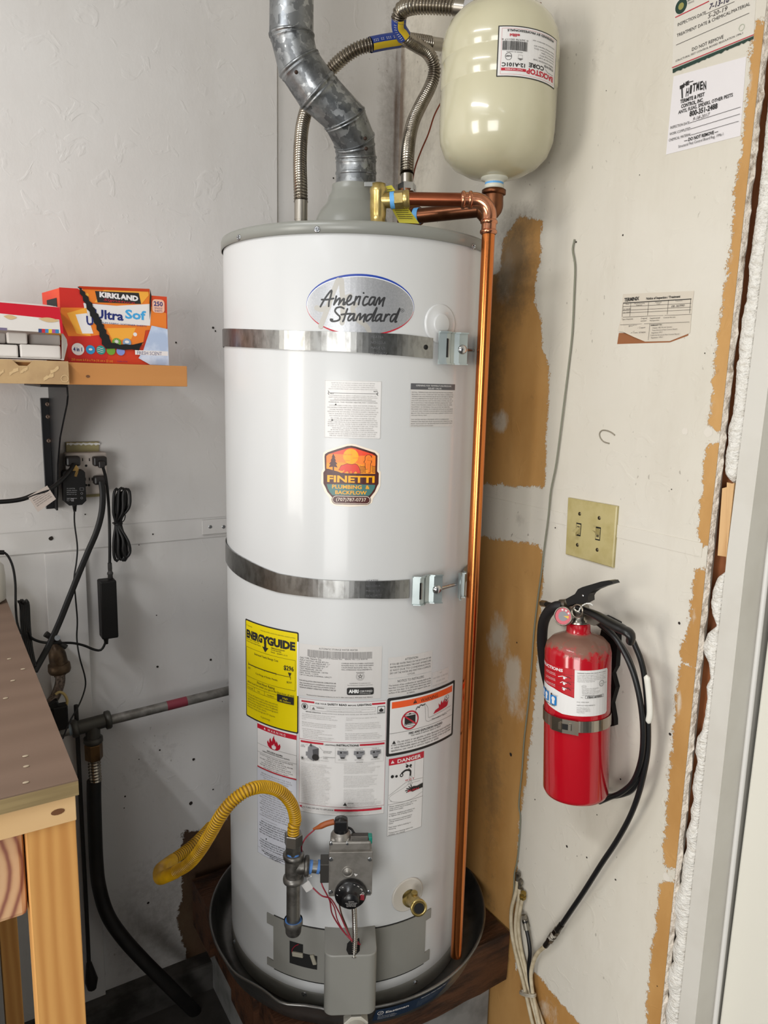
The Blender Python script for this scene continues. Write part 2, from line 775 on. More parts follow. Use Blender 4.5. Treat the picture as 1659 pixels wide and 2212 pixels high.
def wall_grid(name, a0, a1, z0, z1, place, attrs, mat):
    na, nz = int((a1 - a0) / STEP) + 1, int((z1 - z0) / STEP) + 1
    A = np.linspace(a0, a1, na)
    Z = np.linspace(z0, z1, nz)
    G = np.array([(a, z) for z in Z for a in A])
    vs = [place(a, z) for a, z in G]
    fs = [(j * na + i, j * na + i + 1, (j + 1) * na + i + 1, (j + 1) * na + i) for j in range(nz - 1) for i in range(na - 1)]
    me = bpy.data.meshes.new(name)
    me.from_pydata(vs, [], fs)
    me.materials.append(mat)
    for k, fn in attrs.items():
        at = me.attributes.new(k, 'FLOAT', 'POINT')
        at.data.foreach_set('value', fn(G).astype(np.float32))
    me.update()
    return me


def lean(z, k):
    return -k * max(0.0, z - 1.25) / .6


def pR(*pts):
    return [(onR(x, y).y, onR(x, y).z) for x, y in pts]


def pL(*pts):
    return [(onL(x, y).x, onL(x, y).z) for x, y in pts]


def bR(x, y, rx, ry, s_=1):
    p, q, r = onR(x, y), onR(x + rx, y), onR(x, y + ry)
    return (p.y, p.z, abs(q.y - p.y), abs(r.z - p.z), s_)


def bL(x, y, rx, ry, s_=1):
    p, q, r = onL(x, y), onL(x + rx, y), onL(x, y + ry)
    return (p.x, p.z, abs(q.x - p.x), abs(r.z - p.z), s_)


tanR = [pR((900, 620), (1080, 600), (1092, 520), (1120, 478), (1163, 482), (1160, 560), (1148, 620), (1146, 650), (1163, 690), (1166, 760), (1180, 800), (1176, 900), (1172, 1046), (1040, 1038), (900, 1010)),
        pR((900, 1120), (1040, 1165), (1166, 1186), (1168, 1260), (1158, 1360), (1152, 1480), (1142, 1600), (1128, 1700), (1116, 1780), (1112, 1900), (1108, 2010), (1108, 2100), (1160, 2110), (1200, 2160), (1262, 2230), (1290, 2300), (900, 2300)),
        pR((1628, 60), (1618, 170), (1606, 300), (1597, 380), (1592, 420), (1578, 560), (1568, 640), (1553, 740), (1545, 840), (1538, 915), (1550, 925), (1700, 930), (1760, 40)),
        pR((1533, 965), (1519, 1100), (1517, 1170), (1700, 1170), (1700, 965)),
        pR((1508, 1240), (1502, 1300), (1496, 1345), (1488, 1380), (1478, 1400), (1480, 1430), (1700, 1430), (1700, 1240)),
        pR((1476, 1450), (1470, 1500), (1466, 1560), (1458, 1620), (1450, 1700), (1448, 1760), (1440, 1870), (1700, 1870), (1700, 1450)),
        pR((1432, 1915), (1424, 1990), (1414, 2080), (1404, 2190), (1400, 2300), (1700, 2300), (1700, 1915))]
spotR = [(1424, 1565, 6, 7), (1428, 1585, 4, 5), (1443, 1607, 9, 4), (1470, 1345, 5, 4), (1452, 1588, 4, 5)]


def f_tanR(G):
    d = np.max([sdf(p, G) for p in tanR], axis=0)
    return d + .05


washR = [bR(1090, 600, 40, 90, .7), bR(1080, 910, 28, 40, .8), bR(1110, 1500, 60, 110, .55), bR(1108, 1460, 26, 70, 1), bR(1075, 1380, 40, 90, .7), bR(1615, 180, 14, 60, .6), bR(1570, 560, 12, 60, .6),
         bR(1535, 880, 14, 60, .7), bR(1500, 1330, 14, 40, .5), bR(1470, 1520, 10, 50, .9), bR(1458, 1680, 8, 80, .6), bR(1180, 2180, 90, 60, .45)]
mouldR = [bR(880, 260, 130, 420, .75), bR(1105, 580, 80, 190, 1.15), bR(1130, 470, 60, 60, .8), bR(1120, 1120, 60, 60, .5), bR(1400, 80, 160, 130, .45), bR(1130, 1960, 60, 60, .45), bR(1060, 800, 60, 320, .75),
          bR(1430, 800, 60, 60, .3), bR(1060, 1700, 70, 400, .65), bR(1200, 2100, 60, 80, .4), bR(1290, 120, 90, 120, .5), bR(1500, 860, 50, 60, .4), bR(1290, 1400, 60, 160, .25), bR(1360, 1950, 90, 200, .25), bR(1460, 720, 60, 60, .35), bR(1240, 660, 40, 200, .2)]
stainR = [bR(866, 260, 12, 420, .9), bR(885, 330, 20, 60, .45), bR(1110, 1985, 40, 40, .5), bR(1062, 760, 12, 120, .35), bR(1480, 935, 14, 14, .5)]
meR = wall_grid('wall_right', -.934, .0, 0, 2.75, lambda a, z: (0, a + lean(z, .005) * a / -.934, z),
                {'tan': f_tanR, 'wash': lambda G: blobs(washR, G), 'mould': lambda G: blobs(mouldR, G), 'stain': lambda G: blobs(stainR, G)}, MW_R)
wall_right = bpy.data.objects.new('wall_right', meR)
C.objects.link(wall_right)
wall_right['kind'] = 'structure'

brownL = [pL((400, 1800), (470, 1800), (500, 1762), (560, 1730), (900, 1700), (900, 2260), (405, 2120), (408, 2050), (388, 1990), (392, 1960), (402, 1940), (396, 1880))]
mouldL = [bL(720, 200, 160, 360, .55), bL(850, 260, 60, 420, .9), bL(330, 1640, 240, 220, .5), bL(350, 2000, 200, 300, .75), bL(140, 1500, 120, 200, .5), bL(640, 420, 60, 60, .4), bL(440, 1300, 90, 60, .25), bL(460, 1440, 60, 60, .3)]
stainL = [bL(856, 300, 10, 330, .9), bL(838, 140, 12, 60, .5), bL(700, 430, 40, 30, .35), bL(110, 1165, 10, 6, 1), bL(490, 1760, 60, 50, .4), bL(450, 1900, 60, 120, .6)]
meL = wall_grid('wall_left', -2.7, 0, 0, 2.75, lambda a, z: (a, 0, z),
                {'tan': lambda G: np.max([sdf(p, G) for p in brownL], axis=0) + .05, 'wash': lambda G: np.zeros(len(G)), 'mould': lambda G: blobs(mouldL, G), 'stain': lambda G: blobs(stainL, G)}, MW_L)
wall_left = bpy.data.objects.new('wall_left', meL)
C.objects.link(wall_left)
wall_left['kind'] = 'structure'

# upper drywall sheet of the left wall, a little proud, ending at the vertical joint
DS = .006
xj = onL(596, 250).x
zj = onL(300, 1128).z
mb = MB().box(((xj - 2.7) / 2, -DS / 2, (zj + 2.75) / 2), (xj + 2.7, DS, 2.75 - zj), MW_L)
struct('drywall_sheet', mb, wall_left)
# taped horizontal seam below it
mb = MB()
a, b = onL(-300, 1200), onL(600, 1150)
mb.box(((a.x + b.x) / 2, -.0017, (onL(250, 1128).z + onL(250, 1178).z) / 2), (b.x - a.x, .0034, onL(250, 1128).z - onL(250, 1178).z), MW_L)
struct('taped_seam', mb, wall_left)
# taped seam across the right wall
za_, zb__ = onR(1420, 1152).z, onR(1420, 1181).z
mb = MB().box((-.0005, -.465, (za_ + zb__) / 2), (.0012, .92, za_ - zb__), MW_R)
struct('taped_seam', mb, wall_right)
# vertical batten near the gas tee
t0, t1 = onL(112, 1500), onL(196, 1500)
mb = MB().box(((t0.x + t1.x) / 2, -.006, onL(150, 1190).z / 2), (t1.x - t0.x, .012, onL(150, 1190).z), MW_L, bev=.001)
struct('trim_1', mb)
# sill ledge where the left wall meets the slab
mconc = M('dark_concrete', '4d4a47', .9, c2='2d2926', vs=14, bump=.5, bs=60, bd=.002)
mb = MB().box((-1.35, -.02, .03), (2.7, .05, .085), mconc, bev=.006)
struct('trim_2', mb)
# floor
mb = MB().box((-1.4, -1.8, -.03), (3.4, 4.4, .06), M('garage_floor_concrete', '484542', .85, c2='302d2a', vs=6, bump=.4, bs=80, bd=.001))
mb.v = [v for v in mb.v]
struct('floor', mb)

# ceiling (above the frame, bounces the tube light)
mb = MB().box((-1.35, -2.0, 2.79), (2.9, 4.2, .08), M('ceiling_white', 'd8d6d0', .8))
struct('ceiling', mb)

# broken drywall edge at the door opening
mgyp = M('gypsum_core', 'd9cfc2', .95, c2='9f8f7e', vs=90, vlo=.5, vhi=.7, bump=.9, bs=260, bd=.003)
rings = []
nz = 300
for i in range(nz + 1):
    z = 2.75 * i / nz
    j = .004 * noise.noise(V((0, 0, z * 30))) + .003 * noise.noise(V((3, 0, z * 90)))
    k = .0025 * noise.noise(V((9, 1, z * 60)))
    rings.append([p + V((0, lean(z, .005), 0)) for p in [V((.0002, -.934 - .0002, z)), V((.003 + k, -.936 + k * .5, z)), V((.008, -.9385 + j, z)), V((.012, -.937 + j * .7, z)), V((.0155, -.934 + j, z))]])
mb = MB().loft(rings, mgyp, closed=False, smooth=False)
struct('drywall_edge', mb, wall_right)
mb = MB().box((.0165, -.45, 1.375), (.003, .97, 2.75), M('drywall_back_paper', '8d8478', .9))
struct('drywall_back', mb, wall_right)
# stud behind the gap
mstud = M('rough_stud', '9a5a30', .7, c2='6b3a1c', vs=20, sc3=(1, 1, .12), bump=.4, bs=120)
mb = MB().box((.075, -.935, 1.375), (.09, .064, 2.75), mstud, bev=.001)
struct('trim_3', mb)

# door jamb, weather gasket and door slab (the frame leans out a little towards its head)
def leaned(mb):
    mb.v = [(x, y + lean(z, .012) + (.012 * .85 / .6 * .0), z) for x, y, z in mb.v]


mj = M('jamb_white', 'cbc8c0', .42, c2='c2beb5', vs=5, bump=.08, bs=60)
yj0, yj1, xr = -.968, -.999, .056
mb = MB()
for z0_, z1_ in ((0, 1.25), (1.25, 2.1)):
    mb.box((.045, (yj0 + yj1) / 2, (z0_ + z1_) / 2), (.092, yj0 - yj1, z1_ - z0_), mj)
leaned(mb)
struct('trim_4', mb)
mb = MB().tube([(xr - .004, yj1 - .0035, 0), (xr - .004, yj1 - .0035, 1.25), (xr - .004, yj1 - .0035, 2.1)], .0042, M('gasket_white', 'd2d0cc', .35), n=12)
leaned(mb)
struct('trim_5', mb)
mdoor = M('door_white', 'd6d3c8', .4)
mb = MB().box((xr + .024, yj1 - .004 - .42, 1.04), (.042, .84, 2.06), mdoor, bev=.003)
leaned(mb)
d_ = struct('door_1', mb)
mb = MB()
for z0, z1 in ((.25, .95), (1.1, 1.85)):
    for y0 in (-1.20, -1.54):
        mb.box((xr + .0015, y0 - .13, (z0 + z1) / 2), (.006, .26, z1 - z0), mdoor, bev=.002)
leaned(mb)
struct('door_panel', mb, d_)

# wall above and beyond the door
mb = MB().box((.045, -1.47, 2.44), (.09, 1.03, .62), MATS['ceiling_white']).box((.045, -2.4, 1.375), (.09, .9, 2.75), MATS['ceiling_white'])
struct('trim_7', mb)

# expanding foam squeezed out along the jamb
mfoam = M('cured_foam', 'e2dfd8', .36, c2='cfcac0', vs=80, bump=1.0, bs=170, bd=.004, sc3=(1, 1, 1.8))


def foam_bead(name, px, label):
    P = [onR(x, y, -.010) for x, y in px]
    zs = [p.z for p in P]
    ys = [p.y for p in P]
    n = int((zs[0] - zs[-1]) / .0025)
    rings = []
    for i in range(n + 1):
        z = zs[0] + (zs[-1] - zs[0]) * i / n
        yl = float(np.interp(-z, [-a for a in zs], ys))
        yr = -.9672 + lean(z, .012)
        e = min(i, n - i) / 5.0
        k = min(1, math.sqrt(max(.02, min(1, e))))
        cy, ry = (yl + yr) / 2, max(.002, (yl - yr) / 2)
        ry_l = ry * k
        rx = (.010 + .25 * ry) * k * (1 + .22 * noise.noise(V((0, 7, z * 42))))
        ring = []
        for j in range(20):
            a = 2 * PI * j / 20
            d = 1 + .05 * noise.noise(V((math.cos(a) * 3, math.sin(a) * 3, z * 130))) + .035 * noise.noise(V((math.cos(a) * 5, math.sin(a) * 5, z * 330)))
            y = cy + ry_l * math.cos(a) * (d if math.cos(a) > 0 else 1)
            ring.append(V((.014 - rx * math.sin(a) * d, y, z)))
        rings.append(ring)
    mb = MB().loft(rings, mfoam, cap0=True, cap1=True)
    return single(name, mb, label, 'foam')


foam_bead('expanding_foam', [(1672, 100), (1656, 250), (1642, 400), (1622, 550), (1617, 575), (1618, 606), (1613, 640), (1612, 652), (1607, 662), (1607, 675), (1603, 690), (1600, 720), (1596, 745), (1597, 775), (1592, 782),
    (1588, 850), (1583, 895), (1574, 925), (1573, 960), (1567, 985), (1566, 1015), (1572, 1042)], 'white cured foam bead squeezed out beside upper door jamb')
foam_bead('expanding_foam.001', [(1569, 1230), (1550, 1248), (1540, 1275), (1536, 1300), (1540, 1325), (1551, 1350), (1530, 1366), (1518, 1392), (1522, 1410), (1532, 1430), (1536, 1465), (1528, 1480), (1528, 1510), (1524, 1540), (1517, 1576), (1506, 1592), (1502, 1620),
    (1508, 1643), (1500, 1670), (1496, 1700), (1500, 1722), (1492, 1745), (1494, 1765), (1482, 1800), (1484, 1830), (1475, 1856), (1472, 1903), (1457, 1932), (1455, 1962), (1461, 1975), (1456, 1995), (1462, 2020), (1452, 2043), (1456, 2075), (1446, 2085), (1440, 2110), (1446, 2145), (1438, 2178), (1441, 2215), (1436, 2300)],
    'long lumpy white foam bead below the cedar shims, starting in two big round bulges')
mshim = M('pine_shim', 'cfa877', .65, c2='b98c58', vs=18, sc3=(1, 1, .1), bump=.3, bs=90)
for k, (a, b, c, d, off, lb) in enumerate((((1560, 1055), (1577, 1050), (1571, 1203), (1550, 1200), -.006, 'pale wooden shim wedge nearest the broken drywall edge'),
                                            ((1570, 1042), (1586, 1046), (1580, 1206), (1569, 1204), -.003, 'middle pale shim wedge between foam beads'),
                                            ((1577, 1046), (1592, 1044), (1574, 1215), (1569, 1180), -.0005, 'narrow pale shim wedge leaning against the white jamb'))):
    q = [onR(x, y, off) for x, y in (a, b, c, d)]
    q = [V((p.x, max(p.y, -.9668), p.z)) for p in q]
    ex = V((.004, 0, 0))
    vs = q + [p + ex for p in q]
    mb = MB().raw(vs, [(0, 1, 2, 3), (7, 6, 5, 4), (0, 4, 5, 1), (1, 5, 6, 2), (2, 6, 7, 3), (3, 7, 4, 0)], mshim)
    single('shim', mb, lb, 'shim', group='wooden shims beside the jamb')

# nail holes, dents and small wall marks (real little pits and crumbs)
mhole = M('hole_dark', '241c17', .9)
mpatch = M('spackle_patch', 'd3cdc2', .6, bump=.3, bs=90)
mrust = M('rust_mark', '7a5747', .8)


def wall_dots(parent, pts, on, nrm, name, mt, h=.0008, n=9):
    mb = MB()
    for x, y, r in pts:
        p = on(x, y)
        rr = .6 * r * (p - CAM).length / FPX
        rings = []
        N_ = V(nrm)
        u = N_.orthogonal().normalized()
        v_ = N_.cross(u)
        rs = [1 + .35 * noise.noise(V((x, y, k * 1.7))) for k in range(n)]
        mb.raw([p + N_ * h + (u * math.cos(2 * PI * k / n) + v_ * math.sin(2 * PI * k / n)) * rr * rs[k] for k in range(n)], [tuple(range(n))], mt)
    o = struct(name, mb, parent)
    o['kind'] = 'stuff'
    return o


wall_dots(wall_right, [(1200, 1140, 3), (1382, 378, 1.6), (1346, 508, 3), (1451, 1057, 2), (1523, 763, 2.2), (1542, 763, 1.5), (1468, 1346, 5), (1448, 1586, 5), (1341, 1683, 3), (1225, 1828, 4), (1268, 1852, 3), (1247, 1849, 1.4),
    (1156, 1727, 2), (1104, 1630, 6), (1117, 1388, 3), (1245, 523, 3), (1310, 196, 1.4), (1420, 2130, 1.8), (1290, 1760, 2), (1330, 1900, 3)], onR, (-1, 0, 0), 'nail_holes', mhole)
wall_dots(wall_right, [(1469, 1346, 8), (1449, 1586, 8), (1480, 932, 12), (1200, 1140, 7), (1530, 933, 16), (1440, 1895, 13), (1425, 1565, 6), (1428, 1586, 4), (1446, 1609, 6)], onR, (-1, 0, 0), 'patch_marks', mpatch, h=.0004, n=14)
wall_dots(wall_left, [(330, 1154, 3), (300, 1177, 2), (338, 1329, 2.2), (184, 1111, 2.5), (480, 1515, 1.4), (110, 1163, 7), (418, 1640, 5), (412, 1735, 6), (460, 1705, 3), (300, 1640, 2), (345, 1620, 3), (465, 715, 3), (460, 708, 4), (380, 740, 3),
    (320, 1950, 4), (270, 1720, 3), (268, 1745, 2), (455, 1425, 4), (340, 1440, 4), (720, 385, 3), (900, 120, 2)], lambda x, y: onL(x, y, .0065 if y < 1120 and x < 590 else .004 if y < 1180 else .0005), (0, -1, 0), 'nail_holes', mhole)

# ---------------------------------------------------------------- water heater
mwhite = M('white_enamel', 'c8c9c9', .34, coat=.22, bump=.02, bs=14, bd=.001)
mgrayp = M('grey_plastic_cap', '84857f', .32, spec=.5, bump=.05, bs=40)
mgraym = M('grey_painted_steel', '86857f', .42, bump=.04, bs=60)
mscrew = M('zinc_screw', 'b9bcc0', .25, 1.0)
mblack = M('black_gap', '0a0908', .8)
mink = M('ink_black', '1d1b1a', .6)
mink2 = M('ink_grey', '6d6a68', .7)
mink3 = M('ink_faint', '9b9896', .7)
mwl = M('label_white', 'dcdad8', .35)
mwl2 = M('label_greywhite', 'cbc8c5', .4)
mred = M('ink_red', 'b5172e', .45)

zcb = onC(760, 504, .256).z
zct = onC(760, 473, .258).z
zjb = onC(745, 2150).z
zrb = onC(745, 2184, .2545).z
heater = thing('water_heater', 'tall white cylindrical gas water heater with grey top standing in the drain pan', 'water heater', (TX, TY, zrb))
mb = MB().lathe([(.2535, zjb), (TR, zjb + .004), (TR, zcb - .014), (.2535, zcb - .010), (.2535, zcb + .02)], (TX, TY, 0), (0, 0, 1), mwhite, 96)
part('jacket', mb, heater)
mb = MB().lathe([(.2560, zcb), (.2575, zcb + .0005), (.2575, zct - .006), (.2558, zct - .0015), (.250, zct), (0, zct)], (TX, TY, 0), (0, 0, 1), mgrayp, 96)
part('top_cap', mb, heater)
mb = MB().lathe([(.2528, zjb + .002), (.2538, zjb - .001), (.2545, zjb - .004), (.2545, zrb), (.21, zrb)], (TX, TY, 0), (0, 0, 1), mgraym, 96)
part('bottom_ring', mb, heater)

# one screw mesh, shared
sm = MB()
sm.lathe([(.0052, 0), (.0052, .0006), (.0036, .0008)], (0, 0, 0), (0, 0, 1), mscrew, 14)
sm.hexn((0, 0, .0006), (0, 0, .0028), .0034, mscrew)
sm.box((0, 0, .0029), (.0042, .0007, .0003), mblack)
screw_me = sm.mesh('screw')


def cscrew(x, y, rad, lab=None, sc_=1, par=None):
    p = onC(x, y, rad)
    n = V((p.x - TX, p.y - TY, 0)).normalized()
    return inst('screw', screw_me, par or heater, p, n, spin=x * .7, scale=sc_)


for x, y in ((516, 513), (685, 495.5), (1023, 533)):
    cscrew(x, y, .2577)
for x, y in ((897, 2122), (657, 2148), (507, 2034)):
    cscrew(x, y, .2547)

# draft hood
hc = V((TX, TY, zct)) - CR * .012
mb = MB().lathe([(.074, 0), (.073, .02), (.069, .045), (.066, .055), (.060, .066), (.051, .077), (.047, .083), (.045, .092), (.040, .099), (.0385, .105), (.0385, .113)], hc, (0, 0, 1), mgrayp, 48)
part('draft_hood', mb, heater)

# knockout plug in the jacket
pc = onC(951, 700)
th = math.atan2(pc.y - TY, pc.x - TX)


def frame(th, rad=TR, z=0.0):
    """4x4: x = tangent (to the right seen from outside), y = up, z = outward"""
    n = V((math.cos(th), math.sin(th), 0))
    t = V((-math.sin(th), math.cos(th), 0))
    m = Matrix((t, V((0, 0, 1)), n)).transposed().to_4x4()
    m.translation = V((TX, TY, z)) + n * rad
    return m


def onF(mx, x, y, off=0.0):
    """pixel -> point on the plane z=off of frame mx, in local coords"""
    n = V(mx.col[2][:3])
    o = V(mx.translation) + n * off
    d = ray(x, y)
    p = CAM + d * ((o - CAM).dot(n) / d.dot(n))
    return mx.inverted() @ p


mb = MB()
for pr in ([(.033, -.002), (.033, .0012), (.0305, .0022), (.018, .0026), (.0165, .0050), (.0150, .0058), (0, .0058)],):
    mb.lathe(pr, pc, pc - V((TX, TY, pc.z)), mwhite, 40)
part('knockout_plug', mb, heater)


# --- print on the jacket
def label(D, name, lab):
    return part(name, D.mb, heater, lab)


def tri(D, cx_, cy_, r, mat_, mark=None):
    """small warning triangle, r in metres"""
    a, b = r / D.W, r / D.H
    D.poly([(cx_, cy_ - b), (cx_ - a, cy_ + b * .8), (cx_ + a, cy_ + b * .8)], mat_)
    if mark:
        D.poly([(cx_ - a * .12, cy_ - b * .45), (cx_ - a * .06, cy_ + b * .3), (cx_ + a * .06, cy_ + b * .3), (cx_ + a * .12, cy_ - b * .45)], mark)
        D.circ(cx_, cy_ + b * .55, r * .1, mark, 8)


def flame(D, x0, y0, x1, y1, mat_, hole=None):
    F = [(.5, 1), (.30, .98), (.12, .85), (.04, .62), (.10, .45), (.16, .58), (.20, .62), (.20, .40), (.28, .22), (.33, .40), (.38, .46), (.42, .25), (.52, 0), (.54, .18), (.62, .34), (.66, .46), (.70, .30), (.78, .50), (.80, .60), (.87, .50), (.90, .44), (.95, .62), (.90, .82), (.72, .97)]
    D.poly([(x0 + (x1 - x0) * a, y0 + (y1 - y0) * b) for a, b in F], mat_)
    if hole:
        G = [(.5, .97), (.38, .9), (.36, .76), (.42, .66), (.45, .74), (.52, .55), (.58, .72), (.62, .66), (.66, .8), (.60, .93)]
        D.poly([(x0 + (x1 - x0) * a, y0 + (y1 - y0) * b) for a, b in G], hole)


# brand oval (lower edge runs under the strap)
D = tankDecal(662, 894.5, 658, (778, 591.5), (778, 726))
msilver = M('oval_silver', 'b4b5b8', .33, .55, c2='9fa1a5', vs=400, vlo=.3, vhi=.8)
mghost = M('oval_ghost', 'a8a59f', .4, .3)
mblue = M('oval_blue', '1f3f9a', .35)
D.ell(.5, .5, .5, .5, mblue, 64)
h = D.lay()
D.poly([(.5 + .5 * math.cos(math.radians(a)), .5 - .5 * math.sin(math.radians(a))) for a in range(183, 358, 5)], mred, h)
D.ell(.5, .503, .497, .468, M('oval_rim_white', 'dddfe2', .35), 64)
D.ell(.5, .510, .492, .462, msilver, 64)


def S6(pts):      # points read off a 1659x889 enlargement
    return [((x / 5.925 + 640 - 662) / 232.5, (y / 5.925 + 590 - 591.5) / 134.5) for x, y in pts]


def smooth2(pts, n=5):
    return [(p.x, p.y) for p in spline([V((x, y, 0)) for x, y in pts], n)]


h = D.lay()
for st, w_ in (([(535, 95), (470, 260), (400, 470), (320, 690)], .0085), ([(575, 95), (590, 300), (600, 500), (590, 640)], .0085), ([(265, 450), (330, 470), (420, 440)], .0085),
               ([(690, 290), (620, 320)], .0075), ([(760, 400), (720, 450), (740, 530), (800, 610), (880, 660), (930, 740)], .0075)):
    D.stroke(smooth2(S6(st)), w_, mghost, h)
h = D.lay()
W_ = .0030
LET = [
    [(315, 435), (350, 370), (400, 290), (455, 225), (445, 300), (425, 370), (420, 430)], [(330, 345), (400, 345), (480, 330)],
    [(485, 410), (505, 340), (515, 300)], [(490, 400), (530, 345), (560, 325), (555, 370), (545, 408)], [(550, 395), (590, 345), (612, 330), (608, 370), (600, 405), (625, 400)],
    [(625, 380), (660, 365), (690, 335), (700, 295), (680, 290), (655, 330), (645, 375), (660, 408), (700, 395), (730, 370)],
    [(735, 405), (750, 340), (760, 300)], [(750, 350), (780, 305), (800, 298)],
    [(790, 400), (800, 350), (812, 300)], [(850, 250), (852, 252)],
    [(905, 300), (875, 300), (850, 350), (845, 395), (865, 408), (910, 380)],
    [(985, 300), (950, 305), (925, 350), (920, 395), (945, 395), (980, 350), (1000, 300), (985, 350), (980, 395), (1000, 400)],
    [(1000, 400), (1020, 340), (1050, 300), (1050, 350), (1045, 385)], [(1045, 385), (1085, 325), (1115, 300), (1100, 350), (1090, 408)],
    [(610, 455), (570, 438), (520, 450), (500, 490), (530, 530), (560, 560), (555, 600), (510, 620), (460, 620), (445, 598), (470, 600)],
    [(655, 460), (635, 520), (615, 590), (600, 622)], [(580, 535), (640, 525), (700, 520)],
    [(735, 520), (700, 530), (670, 570), (665, 605), (690, 605), (725, 565), (745, 520), (735, 570), (730, 608), (755, 600)],
    [(760, 605), (785, 545), (815, 515), (812, 560), (808, 595)], [(808, 595), (850, 545), (880, 522), (868, 570), (858, 620)],
    [(955, 520), (915, 530), (890, 570), (890, 605), (915, 600), (950, 560), (985, 500), (1020, 430), (1000, 500), (975, 570), (965, 605), (985, 600)],
    [(1070, 515), (1035, 525), (1010, 560), (1005, 600), (1030, 598), (1065, 555), (1085, 512), (1072, 560), (1068, 600), (1090, 600)],
    [(1110, 600), (1125, 550), (1135, 515)], [(1125, 555), (1160, 515), (1185, 515)],
    [(1265, 505), (1230, 510), (1200, 550), (1195, 598), (1220, 598), (1255, 550), (1285, 490), (1315, 425), (1295, 490), (1270, 560), (1255, 605), (1275, 600)]]
mlogo = M('logo_charcoal', '2b2b2d', .4)
for st in LET:
    D.stroke(smooth2(S6(st), 4), W_, mlogo, h)
D.ring(*S6([(1347, 452)])[0], .0030, .0005, mlogo)
D.text('R', *S6([(1347, 464)])[0], .028, mlogo, align='c')
label(D, 'brand_oval', 'silver oval with blue and red rim and dark script lettering')

# thermal expansion notice
D = tankDecal(701, 823, 885, (762, 822), (762, 947))
D.rrect(0, 0, 1, 1, .002, mwl)
D.frame(.006, .006, .994, .994, .0004, mink3)
ls = lorem(1, 40, 58, True)
D.para(ls[:4], .5, .055, .034, .017, mink3, width=.86, align='c')
D.text('HOT', .1, .24, .022, mink, bold=.02)
D.text('NOT', .86, .19, .022, mink, bold=.02)
D.stroke([(.08, .22), (.92, .22)], .0006, mink)
D.poly([(.94, .22), (.91, .21), (.91, .23)], mink)
for x in (.06, .92):
    D.stroke([(x, .185), (x + .02, .20), (x, .23), (x + .02, .25)], .0007, mink)
D.stroke([(.1, .345), (.9, .345)], .0004, mink)
D.para(ls[4:7], .5, .27, .03, .016, mink3, width=.86, align='c')
D.text('WARNING: THIS WATER HEATER MAY CONTAIN', .5, .385, .018, mink2, align='c', width=.86)
D.para(ls[8:14], .5, .44, .036, .018, mink3, width=.9, align='c')
D.para(ls[14:24], .5, .66, .034, .018, mink3, width=.88, align='c')
tri(D, .2, .415, .0016, mink)
tri(D, .14, .685, .0016, mink)
label(D, 'notice_label', 'small white text label with a thin arrow line, above the bear sticker')

# relief valve opening label
D = tankDecal(886, 981, 875, (934, 829), (934, 922))
D.rect(0, 0, 1, 1, mwl2)
D.rect(0, 0, 1, .14, M('bar_grey', '55565a', .4))
mwt = M('ink_white', 'e6e6e4', .5)
D.text('OPENING FOR TEMPERATURE-PRESSURE', .5, .065, .036, mwt, align='c', width=.8)
D.text('RELIEF VALVE', .5, .125, .036, mwt, align='c', width=.3)
ls = ['INSTALL TEMPERATURE-AND-PRESSURE PROTECTIVE EQUIPMENT', 'REQUIRED BY LOCAL CODES, BUT NOT LESS THAN A COMBINATION', 'TEMPERATURE-AND-PRESSURE RELIEF VALVE CERTIFIED AS MEETING', 'THE REQUIREMENTS FOR RELIEF VALVES AND AUTOMATIC GAS', 'SHUTOFF DEVICES FOR HOT WATER SUPPLY SYSTEMS, ANSI Z21.22',
      'BY A NATIONALLY RECOGNIZED TESTING LABORATORY THAT', 'MAINTAINS PERIODIC INSPECTION OF PRODUCTION OF LISTED', 'EQUIPMENT OR MATERIALS. THE VALVE MUST BE ORIENTED,', 'PROVIDED WITH TUBING OR OTHERWISE INSTALLED SO DISCHARGE', 'CAN EXIT ONLY WITHIN 6 INCHES ABOVE, OR AT ANY DISTANCE', 'BELOW THE STRUCTURAL FLOOR AND CANNOT CONTACT ANY', 'LIVE ELECTRICAL PART.', '',
      'THIS WATER HEATER IS PROVIDED WITH A COMBINATION', 'TEMPERATURE-PRESSURE RELIEF VALVE FOR SAFE OPERATION, THE', 'RELIEF VALVE MUST NOT BE REMOVED FROM ITS DESIGNATED POINT', 'OF INSTALLATION OR PLUGGED.']
D.para(ls, .02, .215, .048, .026, mink2, width=.94)
label(D, 'relief_valve_label', 'pale grey label with a dark heading bar, right of the white notice')

# plumber's bear sticker
D = tankDecal(693, 823, 1026, (759, 957), (759, 1093), step=.01)


def S5(pts):      # read off the 150 px square enlargement at 11.06x
    return [((x / 11.06 + 690 - 693) / 130, (y / 11.06 + 950 - 957) / 136) for x, y in pts]


